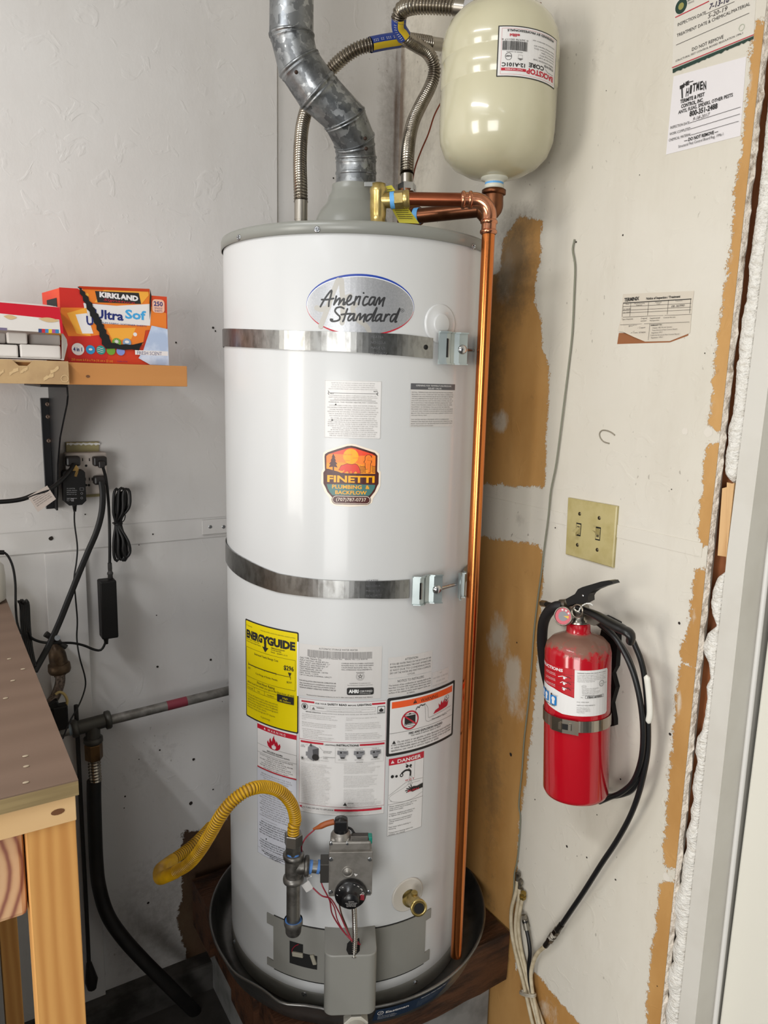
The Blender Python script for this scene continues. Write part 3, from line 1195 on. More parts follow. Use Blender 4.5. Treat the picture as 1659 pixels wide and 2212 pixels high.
mmar = M('sticker_maroon', '4a1f1c', .35)
mora = M('sticker_orange', 'ee7f2b', .35)
mor2 = M('sticker_redorange', 'e6492b', .35)
mor3 = M('sticker_amber', 'f2941f', .35)
msun = M('sticker_sun', 'f5a80f', .35)
mteal = M('sticker_teal', '46736f', .35)
mcream = M('sticker_cream', 'e9dccb', .35)
mbear = M('sticker_bear', 'd9402c', .35)
D.poly(S5([(740, 95), (650, 105), (450, 170), (170, 270), (90, 330), (80, 420), (90, 700), (50, 790), (45, 1050), (90, 1140), (130, 1250), (250, 1400), (270, 1520), (380, 1580), (750, 1600), (1150, 1570), (1270, 1500), (1290, 1390), (1400, 1230), (1460, 1090), (1465, 760), (1420, 700), (1420, 330), (1330, 250), (1050, 170), (850, 105)]), mcream)
D.poly(S5([(750, 140), (660, 150), (430, 225), (200, 310), (130, 360), (120, 420), (135, 740), (95, 800), (100, 1060), (150, 1150), (200, 1260), (320, 1390), (1220, 1370), (1330, 1230), (1390, 1080), (1415, 1040), (1415, 790), (1375, 740), (1375, 370), (1310, 300), (1080, 225), (850, 155)]), mmar)
D.poly(S5([(750, 190), (650, 210), (400, 290), (220, 355), (165, 400), (170, 800), (1330, 800), (1330, 380), (1250, 330), (1080, 275), (850, 205)]), mora)
h = D.lay()
D.poly(S5([(750, 190), (650, 210), (400, 290), (260, 342), (760, 352)]), mor2, h)
D.poly(S5([(750, 190), (850, 205), (1080, 275), (1250, 330), (1310, 365), (900, 375), (760, 352)]), mor2, h)
D.poly(S5([(170, 560), (170, 800), (1330, 800), (1330, 640), (900, 560), (560, 540)]), mor3, h)
D.ell(*S5([(745, 390)])[0], 180 / 11.06 / 130, 178 / 11.06 / 136, msun, 32)
h = D.lay()
for p in ([(560, 345), (780, 345), (770, 360), (560, 360)], [(780, 425), (935, 418), (935, 432), (790, 436)], [(580, 485), (730, 490), (720, 502), (590, 500)]):
    D.poly(S5(p), mora, h)
h = D.lay()
D.poly(S5([(330, 335), (290, 430), (310, 425), (265, 510), (290, 505), (230, 590), (265, 585), (228, 665), (318, 650), (322, 760), (352, 760), (352, 650), (435, 665), (395, 585), (435, 585), (370, 505), (400, 510), (355, 425), (390, 450)]), mmar, h)
D.poly(S5([(170, 700), (230, 705), (320, 730), (430, 755), (520, 790), (700, 800), (700, 830), (170, 830)]), mmar, h)
for k in range(5):
    y = 620 + k * 34
    D.stroke(smooth2(S5([(960, y), (1010, y + 12), (1060, y + 2), (1100, y + 16)])), .0009, mmar, h)
    D.stroke(smooth2(S5([(1245, y - 6), (1290, y + 8), (1335, y)])), .0009, mmar, h)
bear = [(460, 712), (480, 690), (500, 640), (520, 610), (570, 600), (610, 580), (660, 562), (720, 575), (780, 578), (850, 565), (900, 585), (940, 630), (960, 690), (985, 790), (900, 795), (905, 770), (860, 745), (830, 770), (820, 795), (770, 795), (765, 740), (740, 740), (745, 795), (690, 795), (700, 770), (665, 745), (620, 770), (590, 795), (545, 795), (600, 740), (610, 700), (560, 740), (500, 735), (465, 725)]
D.poly(S5(bear), mmar)
cx_, cy_ = 740, 690
D.poly(S5([(cx_ + (x - cx_) * .965, cy_ + (y - cy_) * .93) for x, y in bear]), mbear)
h = D.lay()
wr = [(1080, 470), (1075, 400), (1110, 355), (1170, 340), (1220, 360), (1250, 410), (1170, 405), (1135, 425), (1135, 480), (1240, 485), (1240, 530), (1215, 560), (1215, 780), (1160, 780), (1160, 560), (1150, 600), (1150, 690), (1100, 700), (1080, 640), (1080, 545), (1050, 530), (1055, 500)]
D.poly(S5(wr), mmar, h)
cx_, cy_ = 1150, 560
D.poly(S5([(cx_ + (x - cx_) * .84, cy_ + (y - cy_) * .955) for x, y in wr]), mora)
D.poly(S5([(180, 1070), (750, 1050), (1340, 1065), (1320, 1150), (1250, 1260), (1190, 1330), (320, 1330), (250, 1250), (210, 1170)]), mteal)
D.text('FINETTI', *S5([(755, 1010)])[0], .105, msun, align='c', width=.80, bold=.035)
D.text('PLUMBING  &', *S5([(750, 1165)])[0], .060, msun, align='c', width=.62, bold=.02)
D.text('BACKFLOW', *S5([(755, 1300)])[0], .060, msun, align='c', width=.52, bold=.02)
x0, y0 = S5([(305, 1325)])[0]
x1, y1 = S5([(1235, 1545)])[0]
D.rrect(x0, y0, x1, y1, .0075, mmar)
D.rrect(x0 + .010, y0 + .010, x1 - .010, y1 - .010, .0068, mcream)
D.rrect(x0 + .018, y0 + .018, x1 - .018, y1 - .018, .0060, mmar)
D.text('(707)787-0737', *S5([(765, 1465)])[0], .055, mcream, align='c', width=.5)
label(D, 'plumber_sticker', 'maroon and orange sticker with a red bear, wrench and yellow lettering')

# energy guide
myel = M('energy_yellow', 'd9c400', .4)
D = tankDecal(531.5, 645, 1460, (588, 1355), (588, 1571), step=.008)


def S7(pts):      # read in label-fraction space off the 8.19x enlargement, unbending the curve
    out = []
    for x, y in pts:
        fx = (x - 95) / 930
        top = 60 + 240 * (1 - (1 - fx) ** 1.25) if fx < 1 else 300
        bot = 1725 + 330 * (1 - (1 - fx) ** 1.25) if fx < 1 else 2055
        out.append((fx, (y - top) / (bot - top)))
    return out


def T7(x, y):
    return S7([(x, y)])[0]


D.rrect(0, 0, 1, 1, .003, mink)
D.rrect(.018, .014, .982, .985, .002, myel)
D.rect(.975, .09, 1.0, .62, mwl)
D.text('U.S. Government', .03, .065, .013, mink, width=.14)
D.text('Federal law prohibits removal of this label before consumer purchase', .35, .065, .012, mink, width=.60)
D.text('ENERG', .03, .178, .075, mink, width=.36, bold=.06)
D.text('Y', .385, .178, .075, mink, width=.11, bold=.06)
D.text('GUIDE', .485, .178, .075, mink, width=.46, bold=.06)
D.rect(.425, .15, .465, .225, mink)
D.poly([(.385, .215), (.505, .215), (.445, .265)], mink)
D.text('Water Heater - Natural Gas', .03, .20, .013, mink, width=.3)
D.text('Tank Size (Storage Capacity): 50 gallons', .03, .222, .013, mink, width=.33)
D.text('AMERICAN STANDARD', .55, .208, .013, mink, width=.24, bold=.01)
D.text('WATER HEATERS', .55, .228, .013, mink, width=.18)
D.text('Model   GN50T1-3-12', .55, .25, .013, mink, width=.28)
D.frame(.03, .275, .955, .575, .0004, mink)
D.text('Estimated Yearly Energy Cost', .22, .325, .021, mink, width=.46)
D.text('$296', .93, .385, .045, mink, align='r', width=.16, bold=.02)
D.rect(.08, .442, .65, .450, mink)
D.rect(.08, .445, .88, .449, mink)
D.rect(.078, .425, .084, .46, mink)
D.rect(.876, .44, .882, .472, mink)
D.poly([(.84, .405), (.895, .405), (.868, .445)], mink)
D.rect(.24, .446, .244, .462, mink)
D.rect(.43, .446, .434, .462, mink)
D.rect(.64, .446, .645, .462, mink)
D.text('$229', .075, .492, .019, mink, width=.055)
D.text('$297', .82, .51, .019, mink, width=.08)
D.text('Cost Range of Similar Models', .25, .515, .018, mink, width=.42)
D.text('First Hour Rating', .28, .607, .026, mink, width=.34)
D.text('(How much hot water you get in the first hour of use)', .06, .635, .020, mink, width=.88)
D.frame(.045, .655, .93, .70, .0004, mink)
for x in (.22, .43, .665):
    D.rect(x, .655, x + .004, .70, mink)
D.rect(.665, .64, .935, .715, mink)
D.text('very small', .13, .687, .016, mink, align='c', width=.12)
D.text('low', .32, .687, .016, mink, align='c', width=.05)
D.text('medium', .55, .687, .016, mink, align='c', width=.13)
D.text('High', .80, .675, .018, myel, align='c', width=.09)
D.text('85 Gallons', .80, .705, .018, myel, align='c', width=.18)
D.para(['Your cost will depend on your utility rates and use.', 'Cost range based only on models fueled by natural gas with a', 'high first hour rating (greater than 75 gallons).', 'Estimated operating cost based on a national average natural', 'gas cost of $ 1.09 per therm.', 'Estimated yearly energy use 271 therms.'], .06, .755, .026, .015, mink, width=.62)
D.text('ftc.gov/energy', .36, .935, .016, mink, width=.18)
label(D, 'energy_label', 'bright yellow black-bordered energy cost label')

# rating plate (grey-white film)
D = tankDecal(646, 824, 1450, (735, 1397), (735, 1510))
D.rect(0, 0, 1, 1, mwl2)
D.text('AUTOMATIC STORAGE WATER HEATER', .48, .075, .034, mink, align='c', width=.46)
r = random.Random(5)
h = D.lay()
x = .11
while x < .885:
    w_ = r.choice((.002, .003, .004))
    D.rect(x, .095, x + w_, .225, mink2, h)
    x += w_ + r.choice((.0025, .003, .004))
D.text('MODEL: GN50T1-3-12 Natural Gas    SERIAL No.: L25-858745', .13, .245, .022, mink, width=.70)
D.para(['GAS TYPE: Natural Gas'], .01, .285, .04, .036, mink, width=.27)
D.para(['INPUT RATING: 40,000 BTU/hr', 'MAX. INLET GAS PRESSURE: 11"', 'MIN. INLET GAS PRESSURE: 6"', 'MANIFOLD PRESSURE: 5"', 'TEST PRESSURE: 300 PSI', 'WORKING PRESSURE: 150 PSI', 'MFG. DATE: 11/2025', 'CAP. U.S. GALLONS: 50 NOMINAL CAPACITY'], .01, .325, .040, .026, mink, width=.40)
D.para(['COMPLIES WITH SOUTHERN CALIFORNIA', 'SCAQMD RULE 1121 AND NORTHERN', 'CALIFORNIA BAAQMD REG. 9-6', 'NOx EMISSIONS REQUIREMENTS.'], .52, .325, .040, .024, mink, width=.38)
D.ring(.745, .56, .0075, .0004, mink2)
D.ring(.745, .56, .0058, .0003, mink2)
D.poly([(.745 + (.0052 if k % 2 == 0 else .0022) / D.W * math.sin(k * PI / 5), .56 - (.0052 if k % 2 == 0 else .0022) / D.H * math.cos(k * PI / 5)) for k in range(10)], mink2)
D.circ(.745, .56, .0012, mwl2, 10)
D.text('DESIGN CERTIFIED', .745, .495, .02, mink2, align='c', width=.1)
D.para(['CONFORMS TO ANSI Z21.10.1', 'See manufacturer installation instructions'], .745, .70, .035, .018, mink2, width=.3, align='c')
D.para(['FOR INSTALLATION USING INDOOR COMBUSTION AIR', 'See manufacturer\'s installation instructions', 'FOR INDOOR INSTALLATION ONLY', 'MINIMUM AMBIENT OPERATING TEMPERATURE 32F'], .01, .715, .045, .026, mink, width=.45)
D.rrect(.59, .775, .91, .915, .003, mink)
D.text('AHRI', .615, .875, .065, mwt, bold=.05, width=.115)
D.text('CERTIFIED', .74, .865, .040, mwt, width=.155)
D.text('www.ahridirectory.org', .74, .893, .014, mwt, width=.13)
D.text('Manufactured by Calentadores de America, S.A. de C.V. Blvd. Isidro Lopez Z. 4599 Saltillo Coah. MEXICO', .10, .975, .022, mink, width=.80)
label(D, 'rating_label', 'pale grey rating label with a barcode and black certification badge')

# attention / installers notes
D = tankDecal(838, 932, 1460, (885, 1415), (885, 1499))
D.rect(0, 0, 1, .53, mwl2)
D.rect(0, .545, 1, 1, mwl2)
D.text('ATTENTION:', .5, .115, .058, mink, align='c', width=.3)
D.para(['IF YOU SEE WATER TRACE ON THE BOTTOM OF THE', 'WATER HEATER DURING THE START UP MAKE SURE', 'IS NOT DUE TO CONDENSATION.', 'DRY OFF THE WATER AND WAIT FOR A COMPLETE', 'CYCLE.'], .5, .195, .076, .046, mink, width=.93, align='c')
D.text('NOTICE TO INSTALLERS', .5, .65, .062, mink, align='c', width=.60)
D.para(['The bottom of any combustion air opening shall not be', 'less than 12 inches (305 mm) above the bottom of any', 'vent nor less than 12 in (305 mm) above any other', 'surface of the cabinet which could support items, etc.', 'or debris.'], .5, .73, .062, .042, mink, width=.96, align='c')
label(D, 'installer_note', 'grey-white label headed ATTENTION and NOTICE TO INSTALLERS')
D = tankDecal(933, 968, 1465, (950, 1448), (950, 1481))
D.rect(0, 0, 1, 1, mwl2)
D.para(['NSF', 'CERTIFIED TO BE FREE', 'OF LEAD AND', 'OTHER CONTAMINANTS'], .5, .2, .24, .09, mink3, width=.9, align='c')
label(D, 'small_note', 'tiny pale label at the right above the orange warning')

# safety / lighting instructions
D = tankDecal(646.5, 832, 1640, (738, 1516), (738, 1762))


def S8(x, y):     # 7.9x enlargement -> fractions, unbending
    fx = (x - 55) / (1505 - 55)
    sag = 45 * (1 - (2 * fx - .95) ** 2)
    return (fx, (y - 62 - sag) / (1955 - 30))


D.rect(0, 0, 1, 1, mwl)
D.frame(0, 0, 1, .352, .0005, M('frame_rose', 'a8606c', .5))
D.frame(0, .352, 1, .925, .0005, MATS['frame_rose'])
D.frame(0, .925, 1, 1.0, .0005, mink3)
D.rect(.025, .015, .18, .030, mred)
D.rect(.83, .015, .985, .030, mred)
D.text('FOR YOUR', .19, .034, .013, mink, width=.13, bold=.02)
D.text('SAFETY READ', .33, .034, .017, mink, width=.22, bold=.03)
D.text('BEFORE', .56, .034, .011, mink, width=.095, bold=.02)
D.text('LIGHTING', .665, .034, .017, mink, width=.16, bold=.03)
D.ring(.065, .065, .0062, .0009, mink)
h = D.lay()
for k in range(4):
    D.stroke([(.050 + k * .009, .068), (.048 + k * .0105, .052 - (.003 if k in (1, 2) else 0))], .0011, mink, h)
D.ell(.065, .072, .017, .011, mink, 12, h)
D.frame(.13, .05, .87, .090, .0003, mink2)
tri(D, .17, .072, .0030, mink2)
D.text('WARNING:', .205, .068, .010, mink2, width=.09, bold=.03)
D.text('If you do not follow these instructions exactly, a fire or explosion may result', .30, .068, .007, mink3, width=.55)
D.text('causing property damage, personal injury or loss of life.', .32, .083, .007, mink3, width=.4)
D.rrect(.895, .045, .98, .108, .001, mink)
D.rrect(.90, .049, .975, .104, .001, mwl)
flame(D, .908, .053, .968, .092, mink)
D.rect(.905, .094, .97, .1, mink)
D.text('BEFORE OPERATING:', .08, .110, .0085, mink, width=.18, bold=.02)
D.text('ENTIRE SYSTEM MUST BE FILLED WITH WATER AND AIR PURGED FROM ALL LINES', .27, .110, .0075, mink2, width=.66)
L1 = ['This appliance has a pilot which is lit by a piezo-electric', 'spark gas ignition system. Do not open the inner', 'combustion door of the appliance and try to light the pilot', 'by hand.', '', 'BEFORE LIGHTING: smell all around the appliance area', 'for gas. Be sure to smell next to the floor because some', 'gas is heavier than air and will settle on the floor.', '', 'WHAT TO DO IF YOU SMELL GAS', '  Do not try to light any appliance.', '  Do not touch any electric switch; do not use any', '  telephone in your building.',
      '  Immediately call your gas supplier from a neighbor\'s', '  telephone. Follow the gas supplier\'s instructions.']
D.para(L1, .035, .132, .0145, .0078, mink3, width=.44)
L2 = ['  If you cannot reach your gas supplier, call the fire', '  department.', '', 'Use only your hand to push in or turn the gas control', 'knob. Never use tools. If the knob will not push in or', 'turn by hand, don\'t try to repair it, call a qualified service', 'technician. Force or attempted repair may result in a fire', 'or explosion.', '', 'Do not use this appliance if any part has been under', 'water. Immediately call a qualified service technician to', 'inspect the appliance and to replace any part of the control', 'system and any gas control which has been under water.']
D.para(L2, .535, .140, .0150, .0078, mink3, width=.44)
D.rect(.02, .363, .29, .378, mred)
D.rect(.70, .363, .985, .378, mred)
D.text('LIGHTING', .305, .381, .011, mink, width=.125, bold=.02)
D.text('INSTRUCTIONS', .435, .381, .016, mink, width=.255, bold=.03)
mgr = M('drawing_grey', '7d7d80', .5)
mgr2 = M('drawing_darkgrey', '47474a', .5)
D.poly([(.11, .41), (.165, .392), (.235, .412), (.235, .50), (.175, .53), (.105, .505)], mgr)
D.poly([(.165, .43), (.235, .412), (.235, .50), (.175, .53)], mgr2)
D.circ(.20, .495, .0065, mink, 18)
D.poly([(.125, .40), (.14, .38), (.155, .385), (.16, .405)], mgr2)
D.rect(.085, .455, .125, .49, mgr)
for x, y, t in ((.025, .405, 'GAS'), (.02, .417, 'KNOB'), (.29, .437, 'IGNITER'), (.29, .449, 'BUTTON'), (.285, .487, 'THERMOSTAT'), (.29, .499, 'DIAL')):
    D.text(t, x, y, .0075, mink, width=.014 * len(t))
for a, b in (((.075, .398), (.11, .392)), ((.285, .43), (.24, .395)), ((.28, .486), (.245, .494))):
    D.stroke([a, b], .0003, mink)
D.frame(.425, .393, .975, .525, .0003, mink3)
for k, t in enumerate(("FIGURE 'A'", "FIGURE 'B'", "FIGURE 'C'")):
    x = .51 + k * .185
    D.text(t, x, .408, .0085, mink, align='c', width=.085)
    D.poly([(x - .06, .42), (x + .06, .42), (x + .06, .452), (x + .035, .458), (x + .025, .485), (x - .025, .485), (x - .035, .458), (x - .06, .452)], mgr)
    D.circ(x - .018, .435, .0019, mink, 10)
    D.rect(x + .008, .432, x + .048, .437, mink)
    D.rect(x - .02, .475, x + .02, .487, mink)
    D.text(('OFF POSITION', 'PILOT POSITION', 'ON POSITION')[k], x, .502, .0075, mink, align='c', width=.1)
D.text('TOP KNOB', .70, .521, .008, mink, align='c', width=.075)
D.ring(.045, .512, .0030, .0005, mink)
D.circ(.045, .512, .0016, mink, 10)
D.text('STOP! Read the safety information', .065, .517, .0078, mink2, width=.29)
D.para(['above on this label.'] + [''] + lorem(31, 24, 52), .035, .530, .0152, .0078, mink3, width=.43)
D.para(lorem(32, 6, 54) + [''] + lorem(33, 7, 54) + [''] + lorem(34, 11, 54), .525, .540, .0152, .0078, mink3, width=.44)
tri(D, .545, .888, .0034, mink)
D.text('DANGER:', .575, .885, .009, mink, width=.07, bold=.02)
D.text('Hotter water increases the risk of scald', .65, .885, .0075, mink3, width=.3)
D.text('injury. Consult the instruction manual before changing', .575, .899, .0075, mink3, width=.38)
D.text('temperature.', .575, .912, .0075, mink3, width=.09)
D.rect(.018, .935, .045, .950, mred)
D.rect(.425, .935, .965, .952, mred)
D.text('TO TURN OFF GAS TO APPLIANCE', .055, .951, .012, mink, width=.36, bold=.02)
D.para(['Turn the thermostat dial counterclockwise fully to PILOT LIGHTING.', ''], .035, .975, .012, .0075, mink3, width=.43)
D.para(['Push gas knob down slightly and turn clockwise', 'to OFF (see Figure A). Do not force.'], .50, .975, .012, .0075, mink3, width=.40)
label(D, 'lighting_instructions', 'large white instruction label with thin red bars and small valve drawings')

# orange warning
D = tankDecal(835.5, 979, 1550, (905, 1497), (905, 1620), step=.008)
z_ = lambda x, y: onC(x, y).z
D.rrect(0, 0, 1, 1, .0035, mink)
D.rrect(.035, .045, .965, .955, .002, mwl)
morg = M('warning_orange', 'e8571f', .4)
D.rect(.055, .075, .945, .185, morg)
tri(D, .345, .130, .0042, mink, morg)
D.text('WARNING', .42, .168, .065, mink, width=.26)
D.ring(.285, .43, .0185, .003, mred, 36)
D.rect(.215, .35, .355, .51, mink)
D.rect(.20, .535, .37, .542, mink)
D.rect(.20, .325, .36, .333, mink)
D.rect(.265, .31, .295, .325, mink)
D.text('FLAMMABLE', .285, .505, .02, mwt, align='c', width=.13)
h = D.lay()
D.stroke([(.20, .335), (.37, .52)], .0028, mred, h)
h = D.lay()
D.stroke(smooth2([(.355, .33), (.36, .26), (.41, .215), (.46, .21), (.48, .25), (.49, .36), (.50, .50), (.53, .535)]), .0004, mink, h)
D.stroke(smooth2([(.48, .21), (.52, .28), (.53, .38), (.535, .46), (.56, .48)]), .0004, mink, h)
D.stroke(smooth2([(.36, .27), (.38, .23), (.40, .25), (.42, .21), (.45, .23), (.48, .21)]), .0016, mink, h)
wv = [(.53 + .4 * k / 20, .535 - .05 * k / 20 + .012 * (k % 2)) for k in range(21)]
D.stroke(smooth2(wv, 3), .0004, mink, h)
wv = [(.56 + .36 * k / 20, .47 - .05 * k / 20 + .010 * (k % 2)) for k in range(21)]
D.stroke(smooth2(wv, 3), .0004, mink, h)
D.text('Flammable Vapors', .59, .535, .025, mink, width=.26)
D.poly([(.61, .44), (.64, .385), (.70, .36), (.69, .28), (.72, .33), (.74, .25), (.76, .31), (.80, .23), (.80, .31), (.84, .26), (.83, .33), (.87, .29), (.855, .38), (.83, .40)], mred)
h = D.lay()
D.circ(.83, .235, .0012, mink, 10, h)
D.stroke([(.79, .27), (.80, .22), (.83, .20)], .0008, mink, h)
D.stroke([(.87, .27), (.87, .22), (.85, .20)], .0008, mink, h)
D.stroke([(.81, .26), (.83, .30), (.86, .26)], .0014, mink, h)
D.rect(.035, .605, .965, .609, mink)
D.text('FIRE AND EXPLOSION HAZARD', .52, .675, .038, mink, align='c', width=.50, bold=.02)
D.text('Can result in serious injury or death', .52, .715, .03, mink, align='c', width=.44)
tri(D, .09, .765, .0036, mink)
D.text('Do not store or use gasoline or other flammable vapors and liquids', .13, .780, .032, mink, width=.80)
D.para(['in the vicinity of this or any other appliances. Storage of or use of gasoline', 'or other flammable vapors or liquids in the vicinity of this or any other', 'appliance can result in serious injury or death.'], .055, .825, .046, .032, mink, width=.88)
label(D, 'fire_warning_label', 'black-bordered warning label with orange bar and red flames')

# danger hot burn
D = tankDecal(838, 912.5, 1715, (876, 1633), (876, 1797), step=.008)
D.rect(0, 0, 1, 1, mwl)
D.frame(0, 0, 1, 1, .0005, mink2)
D.rect(0, 0, 1, .085, mred)
tri(D, .1, .045, .0034, mwt, mred)
D.text('DANGER', .22, .068, .045, mwt, width=.68, bold=.02)
D.rect(.72, .085, .725, .30, mink2)
h = D.lay()
D.stroke(smooth2([(.02, .47), (.3, .39), (.55, .335), (.98, .345)]), .0005, mink2, h)
D.stroke(smooth2([(.10, .55), (.03, .51), (.10, .47), (.40, .41), (.60, .37), (.90, .37)]), .0004, mink2, h)
D.stroke(smooth2([(.05, .545), (.3, .58), (.6, .585), (.99, .53)]), .0004, mink2, h)
h = D.lay()
D.stroke(smooth2([(.36, .21), (.45, .185), (.55, .19), (.60, .21), (.60, .26)]), .0036, mink, h)
D.ring(.35, .235, .0036, .0018, mink)
D.circ(.50, .135, .0030, mink, 10)
D.circ(.60, .135, .0026, mink, 10)
D.stroke([(.46, .10), (.62, .165)], .0012, mink)
D.circ(.10, .23, .0032, mink, 10)
D.circ(.21, .235, .0026, mink, 10)
D.stroke([(.55, .165), (.55, .20)], .0012, mink)
h = D.lay()
for k in range(4):
    D.stroke([(.575 + .02 * k, .27), (.55 + .035 * k, .30)], .0004, mink2, h)
    D.stroke([(.56 + .025 * k, .33), (.53 + .045 * k, .385)], .0004, mink2, h)
D.text('H O T', .46, .325, .022, mred, width=.26, bold=.02)
h = D.lay()
D.poly([(.99, .41), (.80, .425), (.70, .415), (.62, .43), (.60, .47), (.68, .485), (.80, .475), (.99, .47)], mink, h)
for a in ((.56, .405), (.50, .425), (.47, .45), (.50, .475), (.62, .385)):
    D.stroke([(.66, .448), a], .0016, mink, h)
D.text('BURN', .53, .475, .026, mred, width=.34, bold=.02)
D.rect(0, .585, 1, .588, mink2)
D.para(['Water temperature over 125°F can', 'cause severe burns instantly or', 'death from scalds.', '', 'Children, disabled and elderly are', 'at highest risk of being scalded.', '', 'See instruction manual before', 'setting temperature at water', 'heater.', '', 'Feel water before bathing or', 'showering.', '', 'Temperature limiting valves are', 'available, see manual.'], .035, .622, .0245, .016, mink, width=.92)
label(D, 'scald_danger_label', 'white label with red DANGER bar and a faucet over a hand')

# explosion warning and long text label on the left
D = tankDecal(556.5, 641, 1620, (599, 1574), (599, 1673), step=.008)
D.rect(0, 0, 1, 1, mwl)
D.frame(0, 0, 1, 1, .0005, mink2)
D.rect(0, .04, 1, .14, mred)
tri(D, .22, .09, .0022, mwt)
D.text('W A R N I N G', .30, .118, .05, mwt, width=.45)
flame(D, .27, .17, .65, .49, mred, mwl)
D.rect(0, .47, 1, .475, mink2)
D.text('EXPLOSION HAZARD', .48, .575, .035, mink, align='c', width=.40, bold=.02)
D.text('CARBON MONOXIDE POISONING HAZARD', .5, .615, .032, mink, align='c', width=.70)
D.rect(0, .65, 1, .655, mink2)
D.para(['DO NOT CONNECT NATURAL GAS WATER HEATER', 'TO A L.P. GAS SUPPLY', 'DO NOT CONNECT A L.P. GAS WATER HEATER', 'TO A NATURAL GAS SUPPLY.', 'DO NOT INSTALL IN A MOBILE HOME', 'FAILURE TO FOLLOW THESE INSTRUCTIONS', 'CAN RESULT IN SERIOUS INJURY'], .5, .70, .044, .028, mink2, width=.84, align='c')
D.rect(0, .975, 1, 1, mred)
label(D, 'explosion_warning_label', 'narrow white label with red WARNING bar and small red flame')
D = tankDecal(556.5, 641, 1760, (599, 1674), (599, 1862), step=.008)
D.rect(0, 0, 1, 1, M('label_bluewhite', 'c6c8d0', .4))
D.frame(0, 0, 1, 1, .0004, mink2)
D.para(lorem(41, 5, 34, True), .5, .05, .024, .014, mink2, width=.8, align='c')
D.text('FOR YOUR SAFETY', .5, .185, .014, mink2, align='c', width=.4)
D.rect(.3, .235, .7, .2375, mink2)
D.para(lorem(42, 11, 36, True), .5, .275, .0262, .0145, mink2, width=.86, align='c')
D.rect(.12, .57, .55, .5725, mink2)
D.para(lorem(43, 6, 38, True), .5, .61, .027, .0155, mink, width=.88, align='c')
tri(D, .26, .785, .002, mink)
D.para(lorem(44, 4, 38, True), .5, .825, .027, .0155, mink, width=.88, align='c')
D.rect(0, .925, 1, .927, mink2)
D.para(['Only replacement parts recommended by', 'the manufacturer should be used', 'in this appliance.'], .5, .95, .02, .0145, mink, width=.8, align='c', bold=.02)
label(D, 'long_text_label', 'long bluish-white label of small print behind the yellow gas hose')

# ---------------------------------------------------------------- vent pipe
def galv(name, dark=False):
    m = bpy.data.materials.new(name)
    m.use_nodes = True
    N = NT(m)
    v = N.add('ShaderNodeTexVoronoi')
    v.inputs['Scale'].default_value = 55
    nz_ = N.add('ShaderNodeTexNoise')
    nz_.inputs['Scale'].default_value = 60
    nz_.inputs['Detail'].default_value = 6
    N.link(N.coord(), nz_.inputs['Vector'])
    mixv = N.add('ShaderNodeMix', data_type='VECTOR')
    mixv.inputs[0].default_value = .045
    N.link(N.coord(), mixv.inputs[4])
    N.link(nz_.outputs['Color'], mixv.inputs[5])
    N.link(mixv.outputs[1], v.inputs['Vector'])
    sep = N.add('ShaderNodeSeparateColor')
    N.link(v.outputs['Color'], sep.inputs[0])
    c = N.mix(N.step(sep.outputs[0], .1, .9), lin('6d7073'), lin('a0a3a5'))
    c = N.mix(N.math('MULTIPLY', N.step(N.noise(16, 6, .65), .5, .68), .8), c, lin('4a4b4d'))
    N.link(c, N.bsdf.inputs['Base Color'])
    N.bsdf.inputs['Metallic'].default_value = .85
    N.link(N.math('ADD', N.math('MULTIPLY', sep.outputs[1], .22), .26), N.bsdf.inputs['Roughness'])
    N.bump(N.noise(26, 4), .35, .002)
    return m


mgalv = galv('galvanised_spangle')
vent = thing('vent_pipe', 'dull spangled galvanized metal flue pipe with crimped elbow joints above the water heater', 'vent pipe', tuple(onD(768, 409, 1.455)))
JT = [((583, -60), (678, -60), 1.31), ((582, 74), (677, 73), 1.33), ((603, 160), (684, 110), 1.345), ((650, 229), (713, 156), 1.36), ((703, 277), (783, 229), 1.39), ((724, 318), (806, 285), 1.42), ((726, 338), (812, 336), 1.44), ((725, 412), (813, 412), 1.455)]
fr = []
cs = [onD((a[0] + b[0]) / 2, (a[1] + b[1]) / 2, d) for a, b, d in JT]
for i, (a, b, d) in enumerate(JT):
    ax = (cs[min(i + 1, len(cs) - 1)] - cs[max(0, i - 1)]).normalized()
    u = (onD(b[0], b[1], d) - onD(a[0], a[1], d)) / 2
    v_ = ax.cross(u).normalized() * .0405
    fr.append((cs[i], u, v_, ax))


def vring(f, k=1.0, sh=0.0):
    c, u, v_, ax = f
    return [c + ax * sh + (u * math.cos(2 * PI * j / 40) + v_ * math.sin(2 * PI * j / 40)) * k for j in range(40)]


def lerpf(a, b, t):
    return tuple(p.lerp(q, t) for p, q in zip(a, b))


for i in range(len(fr) - 1):
    mb = MB()
    R = []
    for t, k in ((0, 1.0), (.02, 1.045), (.05, 1.05), (.08, 1.045), (.10, 1.0), (.13, 1.0), (.15, 1.022), (.18, 1.022), (.20, 1.0), (.3, .997), (.6, .997), (.9, 1.0), (1.0, 1.004)):
        R.append(vring(lerpf(fr[i], fr[i + 1], t), k))
    mb.loft(R, mgalv)
    if i in (0, 5, 6):      # crimp beads on the straight lengths
        for t in ((.35,) if i == 0 else (.5,)):
            f = lerpf(fr[i], fr[i + 1], t)
            mb.loft([vring(f, 1.0, -.003), vring(f, 1.025, -.0015), vring(f, 1.025, .0015), vring(f, 1.0, .003)], mgalv)
    part('pipe_section' if i in (0, 6) else 'elbow_gore', mb, vent)
f_ = fr[0]
up_ = V((0, 0, 2.75 - f_[0].z))
part('pipe_section', MB().loft([vring(f_), vring((f_[0] + up_, f_[1], f_[2], f_[3]))], mgalv), vent)
mrsc = M('rusty_screw', '3a2a22', .6, .6)
